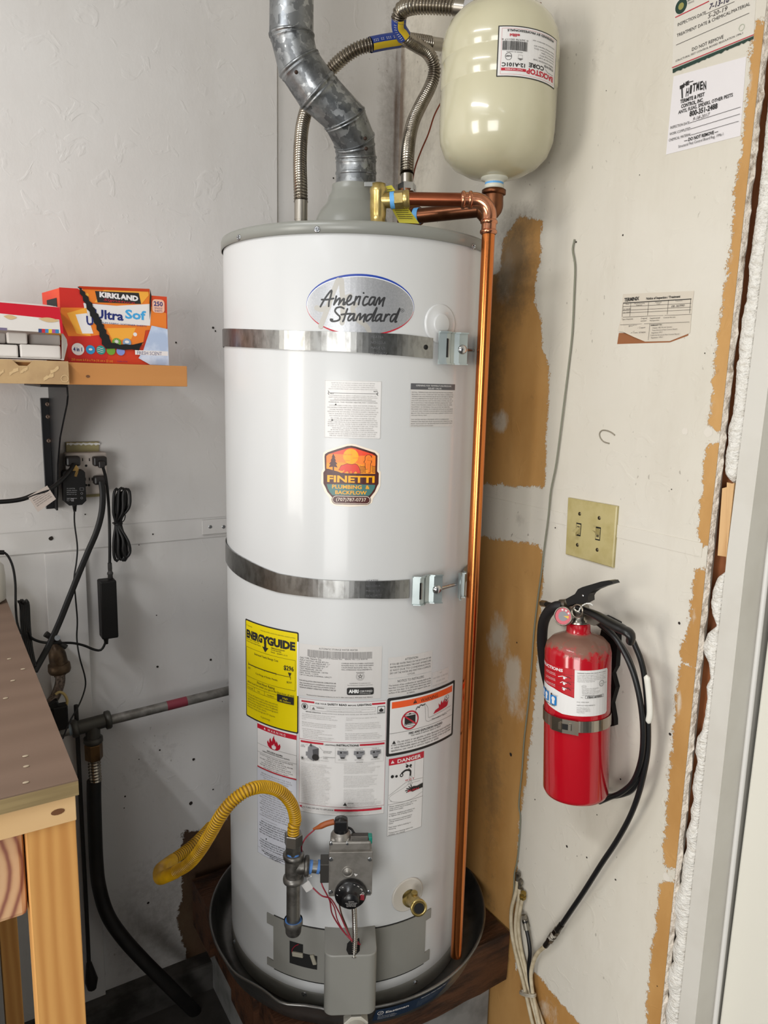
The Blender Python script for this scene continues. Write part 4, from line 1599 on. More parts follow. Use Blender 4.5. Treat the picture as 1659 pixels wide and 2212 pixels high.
rv = MB().lathe([(.0035, -.001), (.0035, .0012), (.002, .002), (0, .0022)], (0, 0, 0), (0, 0, 1), mrsc, 10).mesh('rivet')
for x, y, d in ((607, 12, 1.29), (640, 156, 1.305), (791, 321, 1.385), (789, 299, 1.38)):
    p = onD(x, y, d)
    o = inst('rivet', rv, vent, p, (CAM - p))
# torn sheet-metal tab
mb = MB().raw([onD(779, 226, 1.36), onD(791, 240, 1.355), onD(783, 232, 1.37)], [(0, 1, 2)], mgalv)
part('metal_tab', mb, vent)

# ---------------------------------------------------------------- flexible connectors
mcorr = M('corrugated_stainless', 'a79f92', .22, 1.0, c2='8d8478', vs=30)
mgro = M('groove_shade', '5d564d', .4, .9)
mferr = M('stainless_ferrule', 'b2aca2', .28, 1.0)
msleeve = M('sleeve_blue', '26408f', .45)
msy = M('sleeve_yellow', 'd9b92a', .45)


def corr(mb, pts, r, pitch, mat_, n=16, amp=.12, groove=None):
    pts = resample(spline(pts, 14), pitch / 6.0)
    k0 = len(mb.f)
    mb.tube(pts, lambda L: r * (1 + amp * math.cos(2 * PI * L / pitch) - amp * .4), mat_, n)
    if groove is not None:       # shade between the ribs, painted as darker groove faces
        gi = mb.mi(groove)
        for i in range(len(pts) - 1):
            if i % 6 in (2, 3):
                for j in range(n):
                    mb.m[k0 + i * n + j] = gi
    return pts


def sleeve(parent, pts, r, side):
    mb = MB().tube(resample(spline(pts, 10), .004), r, msleeve, 20, caps=False)
    o = part('label_sleeve', mb, parent, 'blue and yellow paper sleeve')
    # yellow stripe with print facing the room
    P = resample(spline(pts, 10), .004)
    ns = MB()
    for (a0, a1, mt, h) in ((-.1, .75, msy, .0003),):
        L = []
        for i, p in enumerate(P):
            t = (P[min(i + 1, len(P) - 1)] - P[max(0, i - 1)]).normalized()
            w_ = (CAM - p)
            w_ = (w_ - t * w_.dot(t)).normalized()
            s_ = t.cross(w_)
            L.append([p + (w_ * math.cos(a) + s_ * math.sin(a)) * (r + h) for a in [a0 + (a1 - a0) * k / 6 for k in range(7)]])
        ns.loft(L, mt, closed=False)
    for k in range(10):
        i = 1 + int(k * (len(P) - 3) / 10)
        p = P[i]
        t = (P[i + 1] - P[i - 1]).normalized()
        w_ = CAM - p
        w_ = (w_ - t * w_.dot(t)).normalized()
        s_ = t.cross(w_)
        for a in (-.35, -.55):
            q = p + (w_ * math.cos(a) + s_ * math.sin(a)) * (r + .0004)
            ns.raw([q - t * .0008 - s_ * .0008, q + t * .0008 - s_ * .0008, q + t * .0008 + s_ * .0008, q - t * .0008 + s_ * .0008], [(0, 1, 2, 3)], mwl)
    part('sleeve_stripe', ns, o)


c1 = thing('flexible_connector', 'corrugated steel water connector rising behind the vent pipe on its left', 'water connector', tuple(onD(650, 470, 1.425)), group='corrugated water connectors above the heater')
A = [(650, 436, 1.425), (649, 400, 1.43), (648, 350, 1.45), (650, 300, 1.47), (656, 258, 1.49), (670, 215, 1.50), (690, 180, 1.50), (715, 150, 1.49), (745, 122, 1.47), (775, 104, 1.46), (803, 96, 1.46)]
mb = MB()
corr(mb, [onD(*a) for a in A], .0128, .0060, mcorr, groove=mgro)
part('corrugated_tube', mb, c1)
sl = [(800, 97, 1.46), (830, 91, 1.47), (862, 86, 1.48)]
sleeve(c1, [onD(*a) for a in sl], .0142, 1)
mb = MB()
corr(mb, [onD(*a) for a in [(858, 87, 1.48), (880, 86, 1.5), (905, 89, 1.52), (930, 93, 1.54)]], .0128, .0060, mcorr, groove=mgro)
part('corrugated_tube', mb, c1)
e0, e1 = onD(650, 438, 1.425), onZ(650, 474, zct)
e1 = V((e0.x, e0.y, zct + .0005))
mb = MB().cyl(e1, e1 + (e0 - e1) * .62, .0118, mferr, 20).cyl(e1 + (e0 - e1) * .62, e0 + V((0, 0, .004)), .0128, mferr, 20)
mb.cyl(e1, e1 + V((0, 0, .006)), .016, mferr, 20)
part('ferrule', mb, c1)
mb = MB().cyl(onD(928, 93, 1.54), onD(955, 97, 1.56), .0125, mferr, 16)
part('ferrule', mb, c1)

c2 = thing('flexible_connector', 'corrugated steel water connector looping up to the nut behind the beige tank', 'water connector', tuple(onD(878, 415, 1.43)), group='corrugated water connectors above the heater')
A = [(879, 376, 1.43), (880, 340, 1.44), (884, 300, 1.47), (893, 262, 1.50), (910, 225, 1.53), (928, 190, 1.55), (938, 160, 1.55), (936, 135, 1.54), (922, 112, 1.52), (900, 98, 1.49), (882, 87, 1.46), (868, 74, 1.44)]
mb = MB()
corr(mb, [onD(*a) for a in A], .0128, .0060, mcorr, groove=mgro)
part('corrugated_tube', mb, c2)
sleeve(c2, [onD(*a) for a in [(873, 80, 1.445), (862, 60, 1.43), (862, 36, 1.41)]], .0142, 1)
mb = MB()
corr(mb, [onD(*a) for a in [(861, 42, 1.415), (868, 22, 1.40), (892, 13, 1.38), (930, 12, 1.37), (985, 15, 1.36)]], .0142, .0060, mcorr, groove=mgro)
part('corrugated_tube', mb, c2)
mb = MB().cyl(onD(983, 15, 1.36), onD(1008, 18, 1.355), .0142, mferr, 20)
part('ferrule', mb, c2)
mb = MB().hexn(onD(1006, 18, 1.355), onD(1026, 20, 1.35), .021, M('chrome_nut', 'c3c3c4', .18, 1.0))
part('union_nut', mb, c2)
mb = MB().cyl(onD(879, 378, 1.43), onD(879, 402, 1.43), .0118, mferr, 20)
part('ferrule', mb, c2)
mb = MB().hexn(onD(879, 399, 1.43), onD(879, 419, 1.43), .018, MATS['chrome_nut'], rot=.4)
part('union_nut', mb, c2)

# ---------------------------------------------------------------- shut-off valve and stubs behind the expansion tank
mbrass = M('brass', 'bda76c', .30, .9, c2='a38e52', vs=60)
mbrassr = M('rough_brass', 'a88d4a', .45, 1.0, bump=.3, bs=200)
mcop = M('bright_copper', 'd98348', .22, 1.0, c2='b8622c', vs=9, sc3=(1, 1, .2), vlo=.45, vhi=.75)
mcopd = M('dull_copper', '94543a', .30, 1.0, c2='7a402b', vs=12)
mbronze = M('bronze_fitting', '7d5138', .38, 1.0, c2='5f3b28', vs=30)
mblueh = M('handle_blue', '1c3fa8', .4)
mredt = M('handle_red', 'b5172b', .45)
sv = thing('shutoff_valve', 'brass shut-off valve with blue and red handle peeking over the beige tank', 'valve', tuple(onD(1045, 24, 1.36)))
mb = MB().cyl(onD(1026, 20, 1.35), onD(1056, 22, 1.37), .013, mbrassr, 20).lathe([(.013, 0), (.0175, .004), (.0175, .010), (.013, .014)], onD(1040, 21, 1.36), onD(1056, 22, 1.37) - onD(1040, 21, 1.36), mbrassr, 20)
mb.cyl(onD(1056, 22, 1.37), onD(1130, 26, 1.43), .014, M('grey_valve', '9a9b9a', .4, .8), 20)
part('valve_body', mb, sv)
a, b = onD(1052, 24, 1.35), onD(1103, 22, 1.35)
mb = MB().lathe([(.0, 0), (.016, .001), (.021, .008), (.0215, .014), (0, .016)], (a + b) / 2 + V((0, 0, -.012)), (0, 0, 1), mblueh, 24)
part('blue_handle', mb, sv)
mx = Matrix((CR, V((0, 0, 1)), -CF)).transposed()
mb = MB().box(onD(1082, 2, 1.345), (.044, .024, .006), mredt, mx, bev=.002)
o = part('red_tag', mb, sv)
D = quadDecal(onD(1057, -8, 1.3405), onD(1107, -8, 1.3405), onD(1107, 13, 1.3405), onD(1057, 13, 1.3405), -CF)
D.ell(.33, .55, .05, .2, mwt, 12)
D.ell(.33, .55, .03, .12, mredt, 12)
for k in range(6):
    D.rect(.48 + k * .045, .35, .50 + k * .045, .85, mwt)
D.rect(.80, .1, .97, .9, mwt)
D.rect(.81, .14, .96, .86, mredt)
part('tag_print', D.mb, o)
for x, y, y2, lb in ((1130, 30, 6, 'short copper pipe stub nearer the blue handle'), (1163, 34, 8, 'short copper pipe stub right of the other, in a white smear of plaster')):
    p = onR(x, y + 8, .05)
    q = V((p.x, p.y, onR(x, y2, .05).z))
    mb = MB().cyl(p - V((0, 0, .03)), q, .0042, mbronze, 12)
    mb.tube(spline([p - V((0, 0, .03)), p - V((-.02, 0, .045)), p - V((-.052, 0, .05))], 6), .0042, mbronze, 12)
    single('copper_stub', mb, lb, 'pipe', group='copper stubs above the beige tank')

# ---------------------------------------------------------------- expansion tank
EC = onD(1076.5, 200, 1.30)
ER = .1015
zb = (onD(1073, 385, 1.30)).z + .006
zt = onD(1083, 28, 1.30).z + .002
metank = M('tank_beige', 'c4bfa3', .25, coat=.7, c2='bab598', vs=6)
et = thing('expansion_tank', 'beige expansion tank hanging upside down with its label inverted, above copper fittings', 'expansion tank', (EC.x, EC.y, zb))
H_ = zt - zb
prof = [(.018, 0), (.05, .006), (.075, .019), (.090, .034), (.099, .056), (.1010, .075), (ER, H_ * .50 - .004), (ER - .0018, H_ * .50 - .001), (ER - .0018, H_ * .50 + .001), (ER, H_ * .50 + .004),
        (ER, H_ * .655 - .004), (ER - .0018, H_ * .655 - .001), (ER - .0018, H_ * .655 + .001), (ER, H_ * .655 + .004), (ER, H_ - .072), (.0990, H_ - .054), (.090, H_ - .034), (.075, H_ - .018), (.05, H_ - .006), (.02, H_), (0, H_ + .001)]
mb = MB().lathe(prof, (EC.x, EC.y, zb), (0, 0, 1), metank, 72)
part('tank_shell', mb, et)
mneck = M('neck_offwhite', 'c9c9bb', .35, bump=.2, bs=80)
mb = MB().lathe([(.024, .004), (.024, -.002), (.017, -.004), (.016, -.010), (.0175, -.012), (.0175, -.018), (.013, -.019)], (EC.x, EC.y, zb), (0, 0, 1), mneck, 32)
part('tank_neck', mb, et)


def ethz(x, y):
    p = onC(x, y, ER, EC.x, EC.y)
    return math.atan2(p.y - EC.y, p.x - EC.x), p.z


a0, a1 = ethz(1074.5, 105)[0], ethz(1200, 135)[0]
zz1, zz0 = ethz(1140, 59)[1], ethz(1140, 170)[1]
EW = (a1 - a0) * ER
EH = zz1 - zz0
D = Decal(lambda u, v, h: cylp(a1 - u / ER, zz1 - v, ER + h, EC.x, EC.y), EW, EH, .006)
# printed so that it reads upside down
D.rect(0, 0, 1, 1, mink)
D.rect(.015, .02, .985, .98, mwl)
D.frame(.05, .05, .95, .95, .0004, mred)
D.text('BACKSTOP', .07, .20, .105, mred, width=.52, bold=.05)
D.text('CORE', .30, .315, .085, mink, width=.26, bold=.04)
D.stroke([(.08, .235), (.22, .235), (.27, .28)], .0006, mink)
D.text('POTABLE WATER', .08, .36, .045, mink, width=.22, bold=.02)
D.text('THERMAL EXPANSION TANK', .08, .415, .033, mink, width=.42)
D.para(['Connection Size: 3/4" SS NPT', 'Factory Pre-Charge 50 P.S.I.', 'Tank Volume: 2.1 Gallons', 'Maximum Working Pressure: 150 P.S.I.', 'Maximum Working Temperature: 200 F'], .08, .475, .052, .028, mink, width=.42)
D.text('MATCO-NORCA INC. BREWSTER NY 10509', .08, .78, .022, mink, width=.44)
D.rect(.60, .12, .94, .175, mred)
D.text('PART NUMBER', .77, .162, .03, mwt, align='c', width=.24)
D.text('12-A101C', .77, .275, .075, mink, align='c', width=.33, bold=.03)
D.ring(.85, .40, .0055, .0006, mink)
D.text('NSF', .85, .42, .03, mink, align='c', width=.07, bold=.03)
D.frame(.66, .37, .72, .44, .0003, mink2)
D.poly([(.65, .37), (.69, .33), (.73, .37)], mink2)
D.text('MADE IN CHINA', .77, .50, .022, mink, align='c', width=.22)
r = random.Random(3)
h = D.lay()
x = .60
while x < .935:
    w_ = r.choice((.004, .007, .010))
    D.rect(x, .52, x + w_, .70, mink, h)
    x += w_ + r.choice((.004, .006))
D.text('0 36978 00117 6', .77, .745, .035, mink, align='c', width=.36)
D.text('ellbi', .78, .84, .055, mred, align='c', width=.14, bold=.03)
D.text('PREFERRED BY PROFESSIONALS', .12, .925, .042, mink, width=.76, bold=.03)
part('tank_label', D.mb, et, 'white label with black border, printed upside down')

# ---------------------------------------------------------------- relief valve with its copper discharge pipe
CX, CY = -.1965, -.598
rv0 = onD(817, 440, 1.262)
rvz = rv0.z
drop_top = None
rvt = thing('relief_valve', 'brass relief valve with grey lever at the left end of the copper pipe', 'relief valve', (rv0.x, rv0.y, zct))
# body: stacked turned brass
mb = MB()
mb.lathe([(.012, 0), (.0125, .012), (.0145, .014), (.0145, .020), (.0125, .022), (.0135, .030), (.0142, .045), (.0140, .066), (.0148, .068), (.0148, .074), (.0122, .077), (.0122, .082), (0, .083)], (rv0.x, rv0.y, zct - .004), (0, 0, 1), mbrass, 32)
outp = onD(845, 433, 1.258)
mb.cyl(V((rv0.x, rv0.y, outp.z)), outp, .0125, mbrass, 24)
part('valve_body', mb, rvt)
a = onD(795, 396, 1.25)
mb = MB().box(onD(806, 398, 1.252), (.030, .008, .0025), M('lever_grey', '8b8c8a', .4, .9), mx, bev=.001)
mb.cyl(onD(821, 397, 1.252), onD(821, 403, 1.252), .004, MATS['lever_grey'], 12)
part('test_lever', mb, rvt)
mtag = M('tag_yellow', 'c8bd35', .5)
TQ = [onD(822, 404, 1.278), onD(846, 400, 1.278), onD(906, 483, 1.282), onD(862, 481, 1.282)]
mb = MB().raw(TQ + [p + CF * .0008 for p in TQ], [(3, 2, 1, 0), (4, 5, 6, 7), (0, 1, 5, 4), (1, 2, 6, 5), (2, 3, 7, 6), (3, 0, 4, 7)], mtag)
tg = part('warning_tag', mb, rvt, 'yellow tag with lines of black print')
D = quadDecal(TQ[0], TQ[1], TQ[2], TQ[3], -CF)
for k in range(16):
    D.stroke([(.12, .10 + k * .052), (.52, .10 + k * .052)] if k % 3 else [(.12, .10 + k * .052), (.8, .10 + k * .052)], .0010, mink)
    if k % 3:
        D.stroke([(.56, .10 + k * .052), (.88, .10 + k * .052)], .0010, mink)
part('tag_print', D.mb, tg)

mtape = M('blue_tape', '5fa3dc', .5)
dp = thing('discharge_pipe', 'long bright copper pipe running down right of the heater into the pan', 'copper pipe', (CX, CY, onC(990, 2058, .285).z))
pe = V((CX, CY, 0))
zE = onC(1058, 420, .285).z
zb_ = onC(990, 2058, .285).z
l0 = onD(880, 430, 1.255)
ez = l0.z
er = .026
top = V((CX, CY, ez))
dirh = (l0 - top).normalized()
ed = [V((CX, CY, ez - er - .028))] + [V((CX, CY, ez - er)) + (dirh * er * (1 - math.cos(t)) + V((0, 0, er * math.sin(t)))) for t in [PI / 2 * k / 10 for k in range(11)]] + [top + dirh * (er + .022)]
mb = MB().tube(resample(ed, .003), .0125, M('elbow_copper', 'cf8f6e', .2, 1.0, c2='b3755a', vs=20), 28)
for p, q in ((ed[0], V((0, 0, 1))), (V((CX, CY, ez - er - .006)), V((0, 0, -1))), (top + dirh * (er + .022), -dirh), (top + dirh * (er + .004), dirh)):
    mb.lathe([(.0122, -.001), (.0145, .001), (.0148, .003), (.0145, .005), (.0122, .007)], p, q, MATS['elbow_copper'], 28)
part('elbow', mb, dp)
mb = MB().cyl(V((CX, CY, zb_)), ed[0] + V((0, 0, .006)), .01115, mcop, 28)
part('riser', mb, dp)
mb = MB().cyl(ed[-1] - dirh * .004, l0, .01115, mcopd, 28)
part('upper_run', mb, dp)
l1 = l0 + (outp - l0) * .5
mb = MB().lathe([(.0125, 0), (.0150, .002), (.0150, .008), (.0135, .011), (.0120, .014)], l0 - (outp - l0).normalized() * .004, outp - l0, mbrass, 28)
mb.hexn(l0 + (outp - l0) * .25, l0 + (outp - l0) * .80, .0155, mbrass)
part('adapter', mb, dp)
mb = MB().cyl(l0 + (outp - l0) * .78, l0 + (outp - l0) * 1.05, .0138, mtape, 28)
part('thread_tape', mb, dp)

# ---------------------------------------------------------------- bronze crossover to the expansion tank
mtap = mtape
cr = thing('crossover_pipe', 'dark bronze nipple and elbow joining the heater outlet to the beige tank', 'pipe fitting', (EC.x, EC.y, ez - .03))
b0 = V((EC.x, EC.y, onD(1070, 450, 1.30).z))
tee = onD(880, 455, 1.43)
nl, nr = onD(905, 466, 1.385), onD(1040, 452, 1.325)
dirn = (nl - nr).normalized()
el = [V((EC.x, EC.y, zb - .020)), V((EC.x, EC.y, nr.z + .02)), V((EC.x, EC.y, nr.z + .006)), V((EC.x, EC.y, nr.z)) + dirn * .006 + V((0, 0, .001)), nr + V((0, 0, 0))]
mb = MB().tube(resample(spline(el, 8), .003), .0175, mbronze, 28)
mb.lathe([(.018, 0), (.0215, .001), (.0215, .008), (.018, .010)], (EC.x, EC.y, zb - .028), (0, 0, 1), mbronze, 28)
mb.lathe([(.018, 0), (.0215, .001), (.0215, .008), (.018, .010)], nr + dirn * .002, -dirn, mbronze, 28)
part('elbow', mb, cr)
mb = MB().lathe([(.0165, 0), (.0165, .012)], (EC.x, EC.y, zb - .019), (0, 0, 1), mtap, 24)
part('thread_tape', mb, cr)
mb = MB().cyl(nr, nl, .0135, M('dark_nipple', '6e4632', .3, 1.0, c2='8a5a40', vs=20), 28)
part('nipple', mb, cr)
mb = MB().cyl(nl - dirn * .002, nl + dirn * .008, .0145, mtap, 24)
part('thread_tape', mb, cr)
tc = V((c2.location.x, c2.location.y, nl.z))
mb = MB().cyl(V((tc.x, tc.y, zct)), V((tc.x, tc.y, c2.location.z + .004)), .0165, mbronze, 28)
mb.cyl(tc, nl + dirn * .004, .018, mbronze, 28)
part('tee', mb, cr)

# thin copper bonding wire
W_ = [onD(x, y, d) for x, y, d in ((952, 222, 1.55), (938, 250, 1.54), (925, 290, 1.53), (910, 325, 1.52), (896, 365, 1.50), (889, 410, 1.47), (892, 440, 1.45))]
single('bonding_wire', MB().tube(resample(spline(W_, 8), .006), .0016, M('wire_copper', '8e4a35', .4, .8), 8), 'thin reddish copper wire hanging behind the corrugated connector', 'wire')

# ---------------------------------------------------------------- seismic straps
mstrap = M('strap_galvanised', '9c9c9a', .28, 1.0, c2='7f7e7b', vs=70, sc3=(1, 1, .5), bump=.05, bs=200)
mzinc = M('zinc_bracket', 'b3bcbb', .3, .7, c2='a3adad', vs=12)


def strap_band(ups, lows, x_end, rad=.2558):
    A = [(thC(x, y, rad), onC(x, y, rad).z) for x, y in ups]
    B = [(thC(x, y, rad), onC(x, y, rad).z) for x, y in lows]
    ta, za = zip(*A)
    tb, zb2 = zip(*B)
    mb = MB()
    t0, t1 = ta[0] - .9, thC(x_end, ups[-1][1], rad)
    R = []
    for i in range(73):
        t = t0 + (t1 - t0) * i / 72
        zu, zl = float(np.interp(t, ta, za)), float(np.interp(t, tb, zb2))
        R.append([cylp(t, zl, rad), cylp(t, zu, rad), cylp(t, zu, rad + .0012), cylp(t, zl, rad + .0012)])
    mb.loft(R, mstrap, cap0=True, cap1=True, smooth=False)
    return mb, t1


def bracket(mx, w_, hgt, sgn=1):
    """bent zinc clip in frame mx (x right, y up, z out)"""
    pr = [(-w_ * .55, .0035), (-w_ * .35, .0115), (-w_ * .2, .0125), (-w_ * .05, .0060), (w_ * .1, .0065), (w_ * .22, .0120), (w_ * .5, .0175)]
    if sgn < 0:
        pr = [(-x, z) for x, z in pr][::-1]
    n = len(pr)
    mb = MB()
    t = .0022
    R = []
    for x, z in pr:
        ys = hgt / 2
        R.append([mx @ V((x, -ys, z)), mx @ V((x, ys, z)), mx @ V((x, ys, z + t)), mx @ V((x, -ys, z + t))])
    mb.loft(R, mzinc, cap0=True, cap1=True, smooth=False)
    # folded lips top and bottom
    for sy in (-1, 1):
        L = [[mx @ V((x, sy * hgt / 2, z)), mx @ V((x, sy * (hgt / 2 + .0022), z)), mx @ V((x, sy * (hgt / 2 + .0022), z + .005)), mx @ V((x, sy * hgt / 2, z + .005))] for x, z in pr]
        mb.loft(L, mzinc, cap0=True, cap1=True, smooth=False)
    return mb


def strap(name, lab, ups, lows, x_end, bx, by, bh, x2, y2):
    p = onC(bx, by)
    t = thing(name, lab, 'strap', (TX, TY, p.z - bh / 2), group='metal earthquake straps round the heater')
    mb, t1 = strap_band(ups, lows, x_end)
    part('band', mb, t)
    th = math.atan2(p.y - TY, p.x - TX)
    mx = frame(th, TR + .001, p.z)
    part('bracket', bracket(mx, .052, bh), t)
    # carriage bolt
    c = mx @ V((.018, -.001, .0155))
    ax = (mx @ V((.10, -.001, .012))) - c
    mb = MB().lathe([(0, .0055), (.004, .0050), (.0075, .0028), (.0088, 0), (.0085, -.001)], c, mx.to_3x3() @ V((-.25, 0, 1)), MATS['chrome_nut'], 24)
    q = onC(x2, y2, TR + .012)
    mb.cyl(c + V((0, 0, 0)), q, .0033, mscrew, 14)
    part('bolt', mb, t)
    th2 = thC(x2, y2)
    mx2 = frame(th2, TR + .001, onC(x2, y2).z)
    part('bracket', bracket(mx2, .030, bh * .9, -1), t)
    # slot where the band loops through the clip
    mb = MB().box(mx @ V((-.0175, 0, .0145)), (.0035, bh * .62, .0012), mblack, mx.to_3x3())
    mb.box(mx @ V((-.0155, 0, .0152)), (.0025, bh * .6, .0012), mstrap, mx.to_3x3())
    part('slot', mb, t)
    return t


s1 = strap('seismic_strap', 'shiny metal strap just under the silver brand oval', [(484, 710), (560, 712), (640, 715), (752, 717), (870, 722), (940, 731)], [(484, 748), (560, 752), (640, 756), (752, 760), (870, 769), (940, 776)], 935, 968, 753, .050, 1022, 757)
p = onC(920, 750, .2572)
part('punched_hole', MB().lathe([(0, .0003), (.0042, .0003), (.0042, 0)], p, p - V((TX, TY, p.z)), mblack, 14), s1)
D = Decal(lambda u, v, h: cylp(thC(800, 740) + u / TR, onC(800, 766).z + v, .2573 + h), .03, .035, .01)
mstamp = M('stamp', '77777a', .5, .8)
D.para(['HEATER', 'NO.150-A', 'MADE US', 'HOLDRITE'], 0, .25, .25, .12, mstamp)
part('stamped_text', D.mb, s1)
s2 = strap('seismic_strap', 'dull metal strap halfway down the heater above the yellow label', [(492, 1178), (532.5, 1208), (602, 1239), (690.6, 1252), (782, 1255), (882, 1252)], [(492, 1219), (532.5, 1254), (602, 1279.5), (690.6, 1290.5), (782, 1292), (882, 1292)], 884, 915, 1270, .048, 984, 1262)
mb = MB()
R = []
for i in range(10):
    x = 992 + i * 3
    y = 1262 - i * 4.5
    q = onC(min(x, 1012), y, TR + .004)
    R.append([q + V((0, 0, -.016)), q + V((0, 0, .016))])
mb.loft(R[:7], mstrap, closed=False)
part('band_end', mb, s2)
D = Decal(lambda u, v, h: cylp(thC(790, 1270) + u / TR, onC(790, 1288).z + v, .2573 + h), .03, .035, .01)
D.para(['HEATER', 'NO.150-A', 'MADE US', 'HOLDRITE'], 0, .25, .25, .12, mstamp)
part('stamped_text', D.mb, s2)

# ---------------------------------------------------------------- burner access door, cover, gas valve, drain valve (parts of the heater)
def plate_poly(D, pts, h, mat_, back=0.0):
    """solid plate bent on the decal surface: face at height h, rim down to back"""
    D.poly(pts, mat_, h)
    P = []
    for a, b in zip(pts, pts[1:] + pts[:1]):
        n = max(1, int(abs(b[0] - a[0]) * D.W / .01))
        P += [(a[0] + (b[0] - a[0]) * k / n, a[1] + (b[1] - a[1]) * k / n) for k in range(n)]
    vs = [D.fn(x * D.W, (1 - y) * D.H, h) for x, y in P] + [D.fn(x * D.W, (1 - y) * D.H, back) for x, y in P]
    n = len(P)
    D.mb.raw(vs, [(i, (i + 1) % n, (i + 1) % n + n, i + n) for i in range(n)], mat_)


def doorF(x, y):
    t = thC(x, y)
    return t, onC(x, y).z


ta, tb = thC(578, 2000), thC(929, 1985)
zu, zl = onC(750, 2008).z, onC(750, 2142).z
zu = (onC(597, 1984).z + onC(917, 1965).z) / 2
zl = (onC(592, 2087).z + onC(912, 2078).z) / 2
D = Decal(lambda u, v, h: cylp(ta + u / TR, zl + v, TR + h), (tb - ta) * TR, zu - zl, .012)
tw = (thC(592, 2020) - ta) / (tb - ta)
te = 1 - (tb - thC(917, 2020)) / (tb - ta)
D.rect(tw, -.02, te, 1.055, mblack, .0004)
plate_poly(D, [(0, 0), (0, .20), (tw, .20), (tw, .88), (0, .88), (0, 1.02), (tw, 1.02), (tw, 1.02), (te, 1.02), (te, 1.02), (1, 1.02), (1, .82), (te, .82), (te, .18), (1, .18), (1, 0)][::-1], .0022, mgraym)
outer = part('outer_door', D.mb, heater)
# sight window with wires
wx0, wx1 = (thC(627, 2050) - ta) / (tb - ta), (thC(686, 2060) - ta) / (tb - ta)
fz = lambda x, y: 1 - (onC(x, y).z - zl) / (zu - zl)
D2 = Decal(D.fn, D.W, D.H, .01)
wm = wx0 + (wx1 - wx0) * .5
wt, wmid, wb = fz(640, 2034), fz(660, 2058), fz(640, 2082)
D2.poly([(wx0, wt), (wm, wt), (wm, wmid), (wx1, wmid), (wx1, wb), (wx0, wb)][::-1], mblack, .0026)
win = part('sight_window', D2.mb, outer)
mconn = M('connector_ivory', '9b9687', .5)
mwr = M('wire_red', '8e1f30', .4)
a = onC(641, 2064, TR + .003)
mxd = frame(thC(655, 2060))
mb = MB().box(onC(643, 2062, TR + .004), (.022, .009, .004), mconn, mxd.to_3x3() @ Matrix.Rotation(.08, 3, 'Z'), bev=.001)
mb.box(onC(677, 2073, TR + .004), (.008, .020, .004), mconn, mxd.to_3x3() @ Matrix.Rotation(.35, 3, 'Z'), bev=.001)
part('wire_connector', mb, win)
mb = MB().tube(spline([onC(*a, TR + .0035) for a in ((632, 2062), (631, 2052), (637, 2044), (645, 2040))], 5), .0008, mwr, 6)
part('wire', mb, win)

# flue-side cover box in front of the burner
thv = thC(757, 2030)
zc1 = onC(757, 2004).z
mxc = frame(thv, TR, zc1)
pf = ray(757, 2064)
P = onZ(757, 2064, zc1)
dep = (mxc.inverted() @ P).z
xl, xrr = onF(mxc, 701, 2040, dep * .6).x, onF(mxc, 813, 2040, dep * .6).x
ylow = onF(mxc, 757, 2192, dep).y
mb = MB()
rr = .016
pts = [(xl, -.012)] + [(xl + rr - rr * math.cos(t), dep - rr + rr * math.sin(t)) for t in [PI / 2 * k / 6 for k in range(7)]] + [(xrr - rr + rr * math.sin(t), dep - rr + rr * math.cos(t)) for t in [PI / 2 * k / 6 for k in range(7)]] + [(xrr, -.012)]
R = [[mxc @ V((x, y, z)) for x, z in pts] for y in (ylow, -.0035, -.001)]
R.append([mxc @ V((x * 1.0 - (x - (xl + xrr) / 2) * .02, .0, z - (.001 if z > 0 else 0))) for x, z in pts])
mb.loft(R, mgraym, closed=False)
mb.raw(R[-1], [tuple(range(len(pts)))], mgraym)
cover = part('burner_cover', mb, heater)
# slot in the cover top
s0, s1_ = onZ(747, 2065, zc1), onZ(776, 2040, zc1)
cl = [onZ(x, y, zc1 + .0006) for x, y in ((758, 2030), (750, 2038), (748, 2052), (753, 2062), (768, 2063), (777, 2054), (777, 2036), (776, 2026))]
part('slot', MB().raw(cl, [tuple(range(8))], mblack), cover)

# ---- gas control valve
mcast = M('cast_aluminium', '8e8a84', .42, .6, c2='807c76', vs=50, bump=.08, bs=250)
mcastd = M('cast_dark', '4d4a47', .45, .7)
mknob = M('knob_black', '141416', .28)
OFF = .075
mv = frame(thC(757, 1880), TR, 0)
fx = lambda x, y, o=OFF: onF(mv, x, y, o)
gl, gr_ = fx(710, 1890), fx(803, 1890)
gt, gb = fx(757, 1842), fx(757, 1938)
cx_ = (gl.x + gr_.x) / 2
gas = MB()
R3 = mv.to_3x3()
gas.box(mv @ V((cx_, (gt.y + gb.y) / 2, OFF - .019)), (gr_.x - gl.x, gt.y - gb.y, .034), mcast, R3, bev=.002)
gas.cyl(mv @ V((cx_, gb.y + .03, -.002)), mv @ V((cx_, gb.y + .03, OFF - .030)), .019, mcast, 24)
gas.box(mv @ V((cx_ + .0015, (gt.y + gb.y) / 2 + .003, OFF - .0015)), (gr_.x - gl.x - .001, gt.y - gb.y - .004, .003), mcast, R3, bev=.0008)
tp = fx(757, 1822)
gas.box(mv @ V((cx_, (gt.y + tp.y) / 2 - .004, OFF - .020)), (gr_.x - gl.x - .004, tp.y - gt.y + .004, .026), mcast, R3, bev=.003)
gv = part('gas_valve', gas, heater, 'grey cast gas control valve with black knobs')
pb = fx(735, 1815, OFF - .02)
mb = MB().box(mv @ V((pb.x, pb.y, OFF - .022)), (.034, .020, .026), mcast, R3, bev=.004)
mb.lathe([(.017, 0), (.016, .008), (.012, .012)], mv @ V((pb.x + .001, pb.y + .006, OFF - .022)), (0, 0, 1), mcast, 20)
part('pilot_housing', mb, gv)
kz = mv @ V((pb.x + .001, pb.y + .010, OFF - .022))
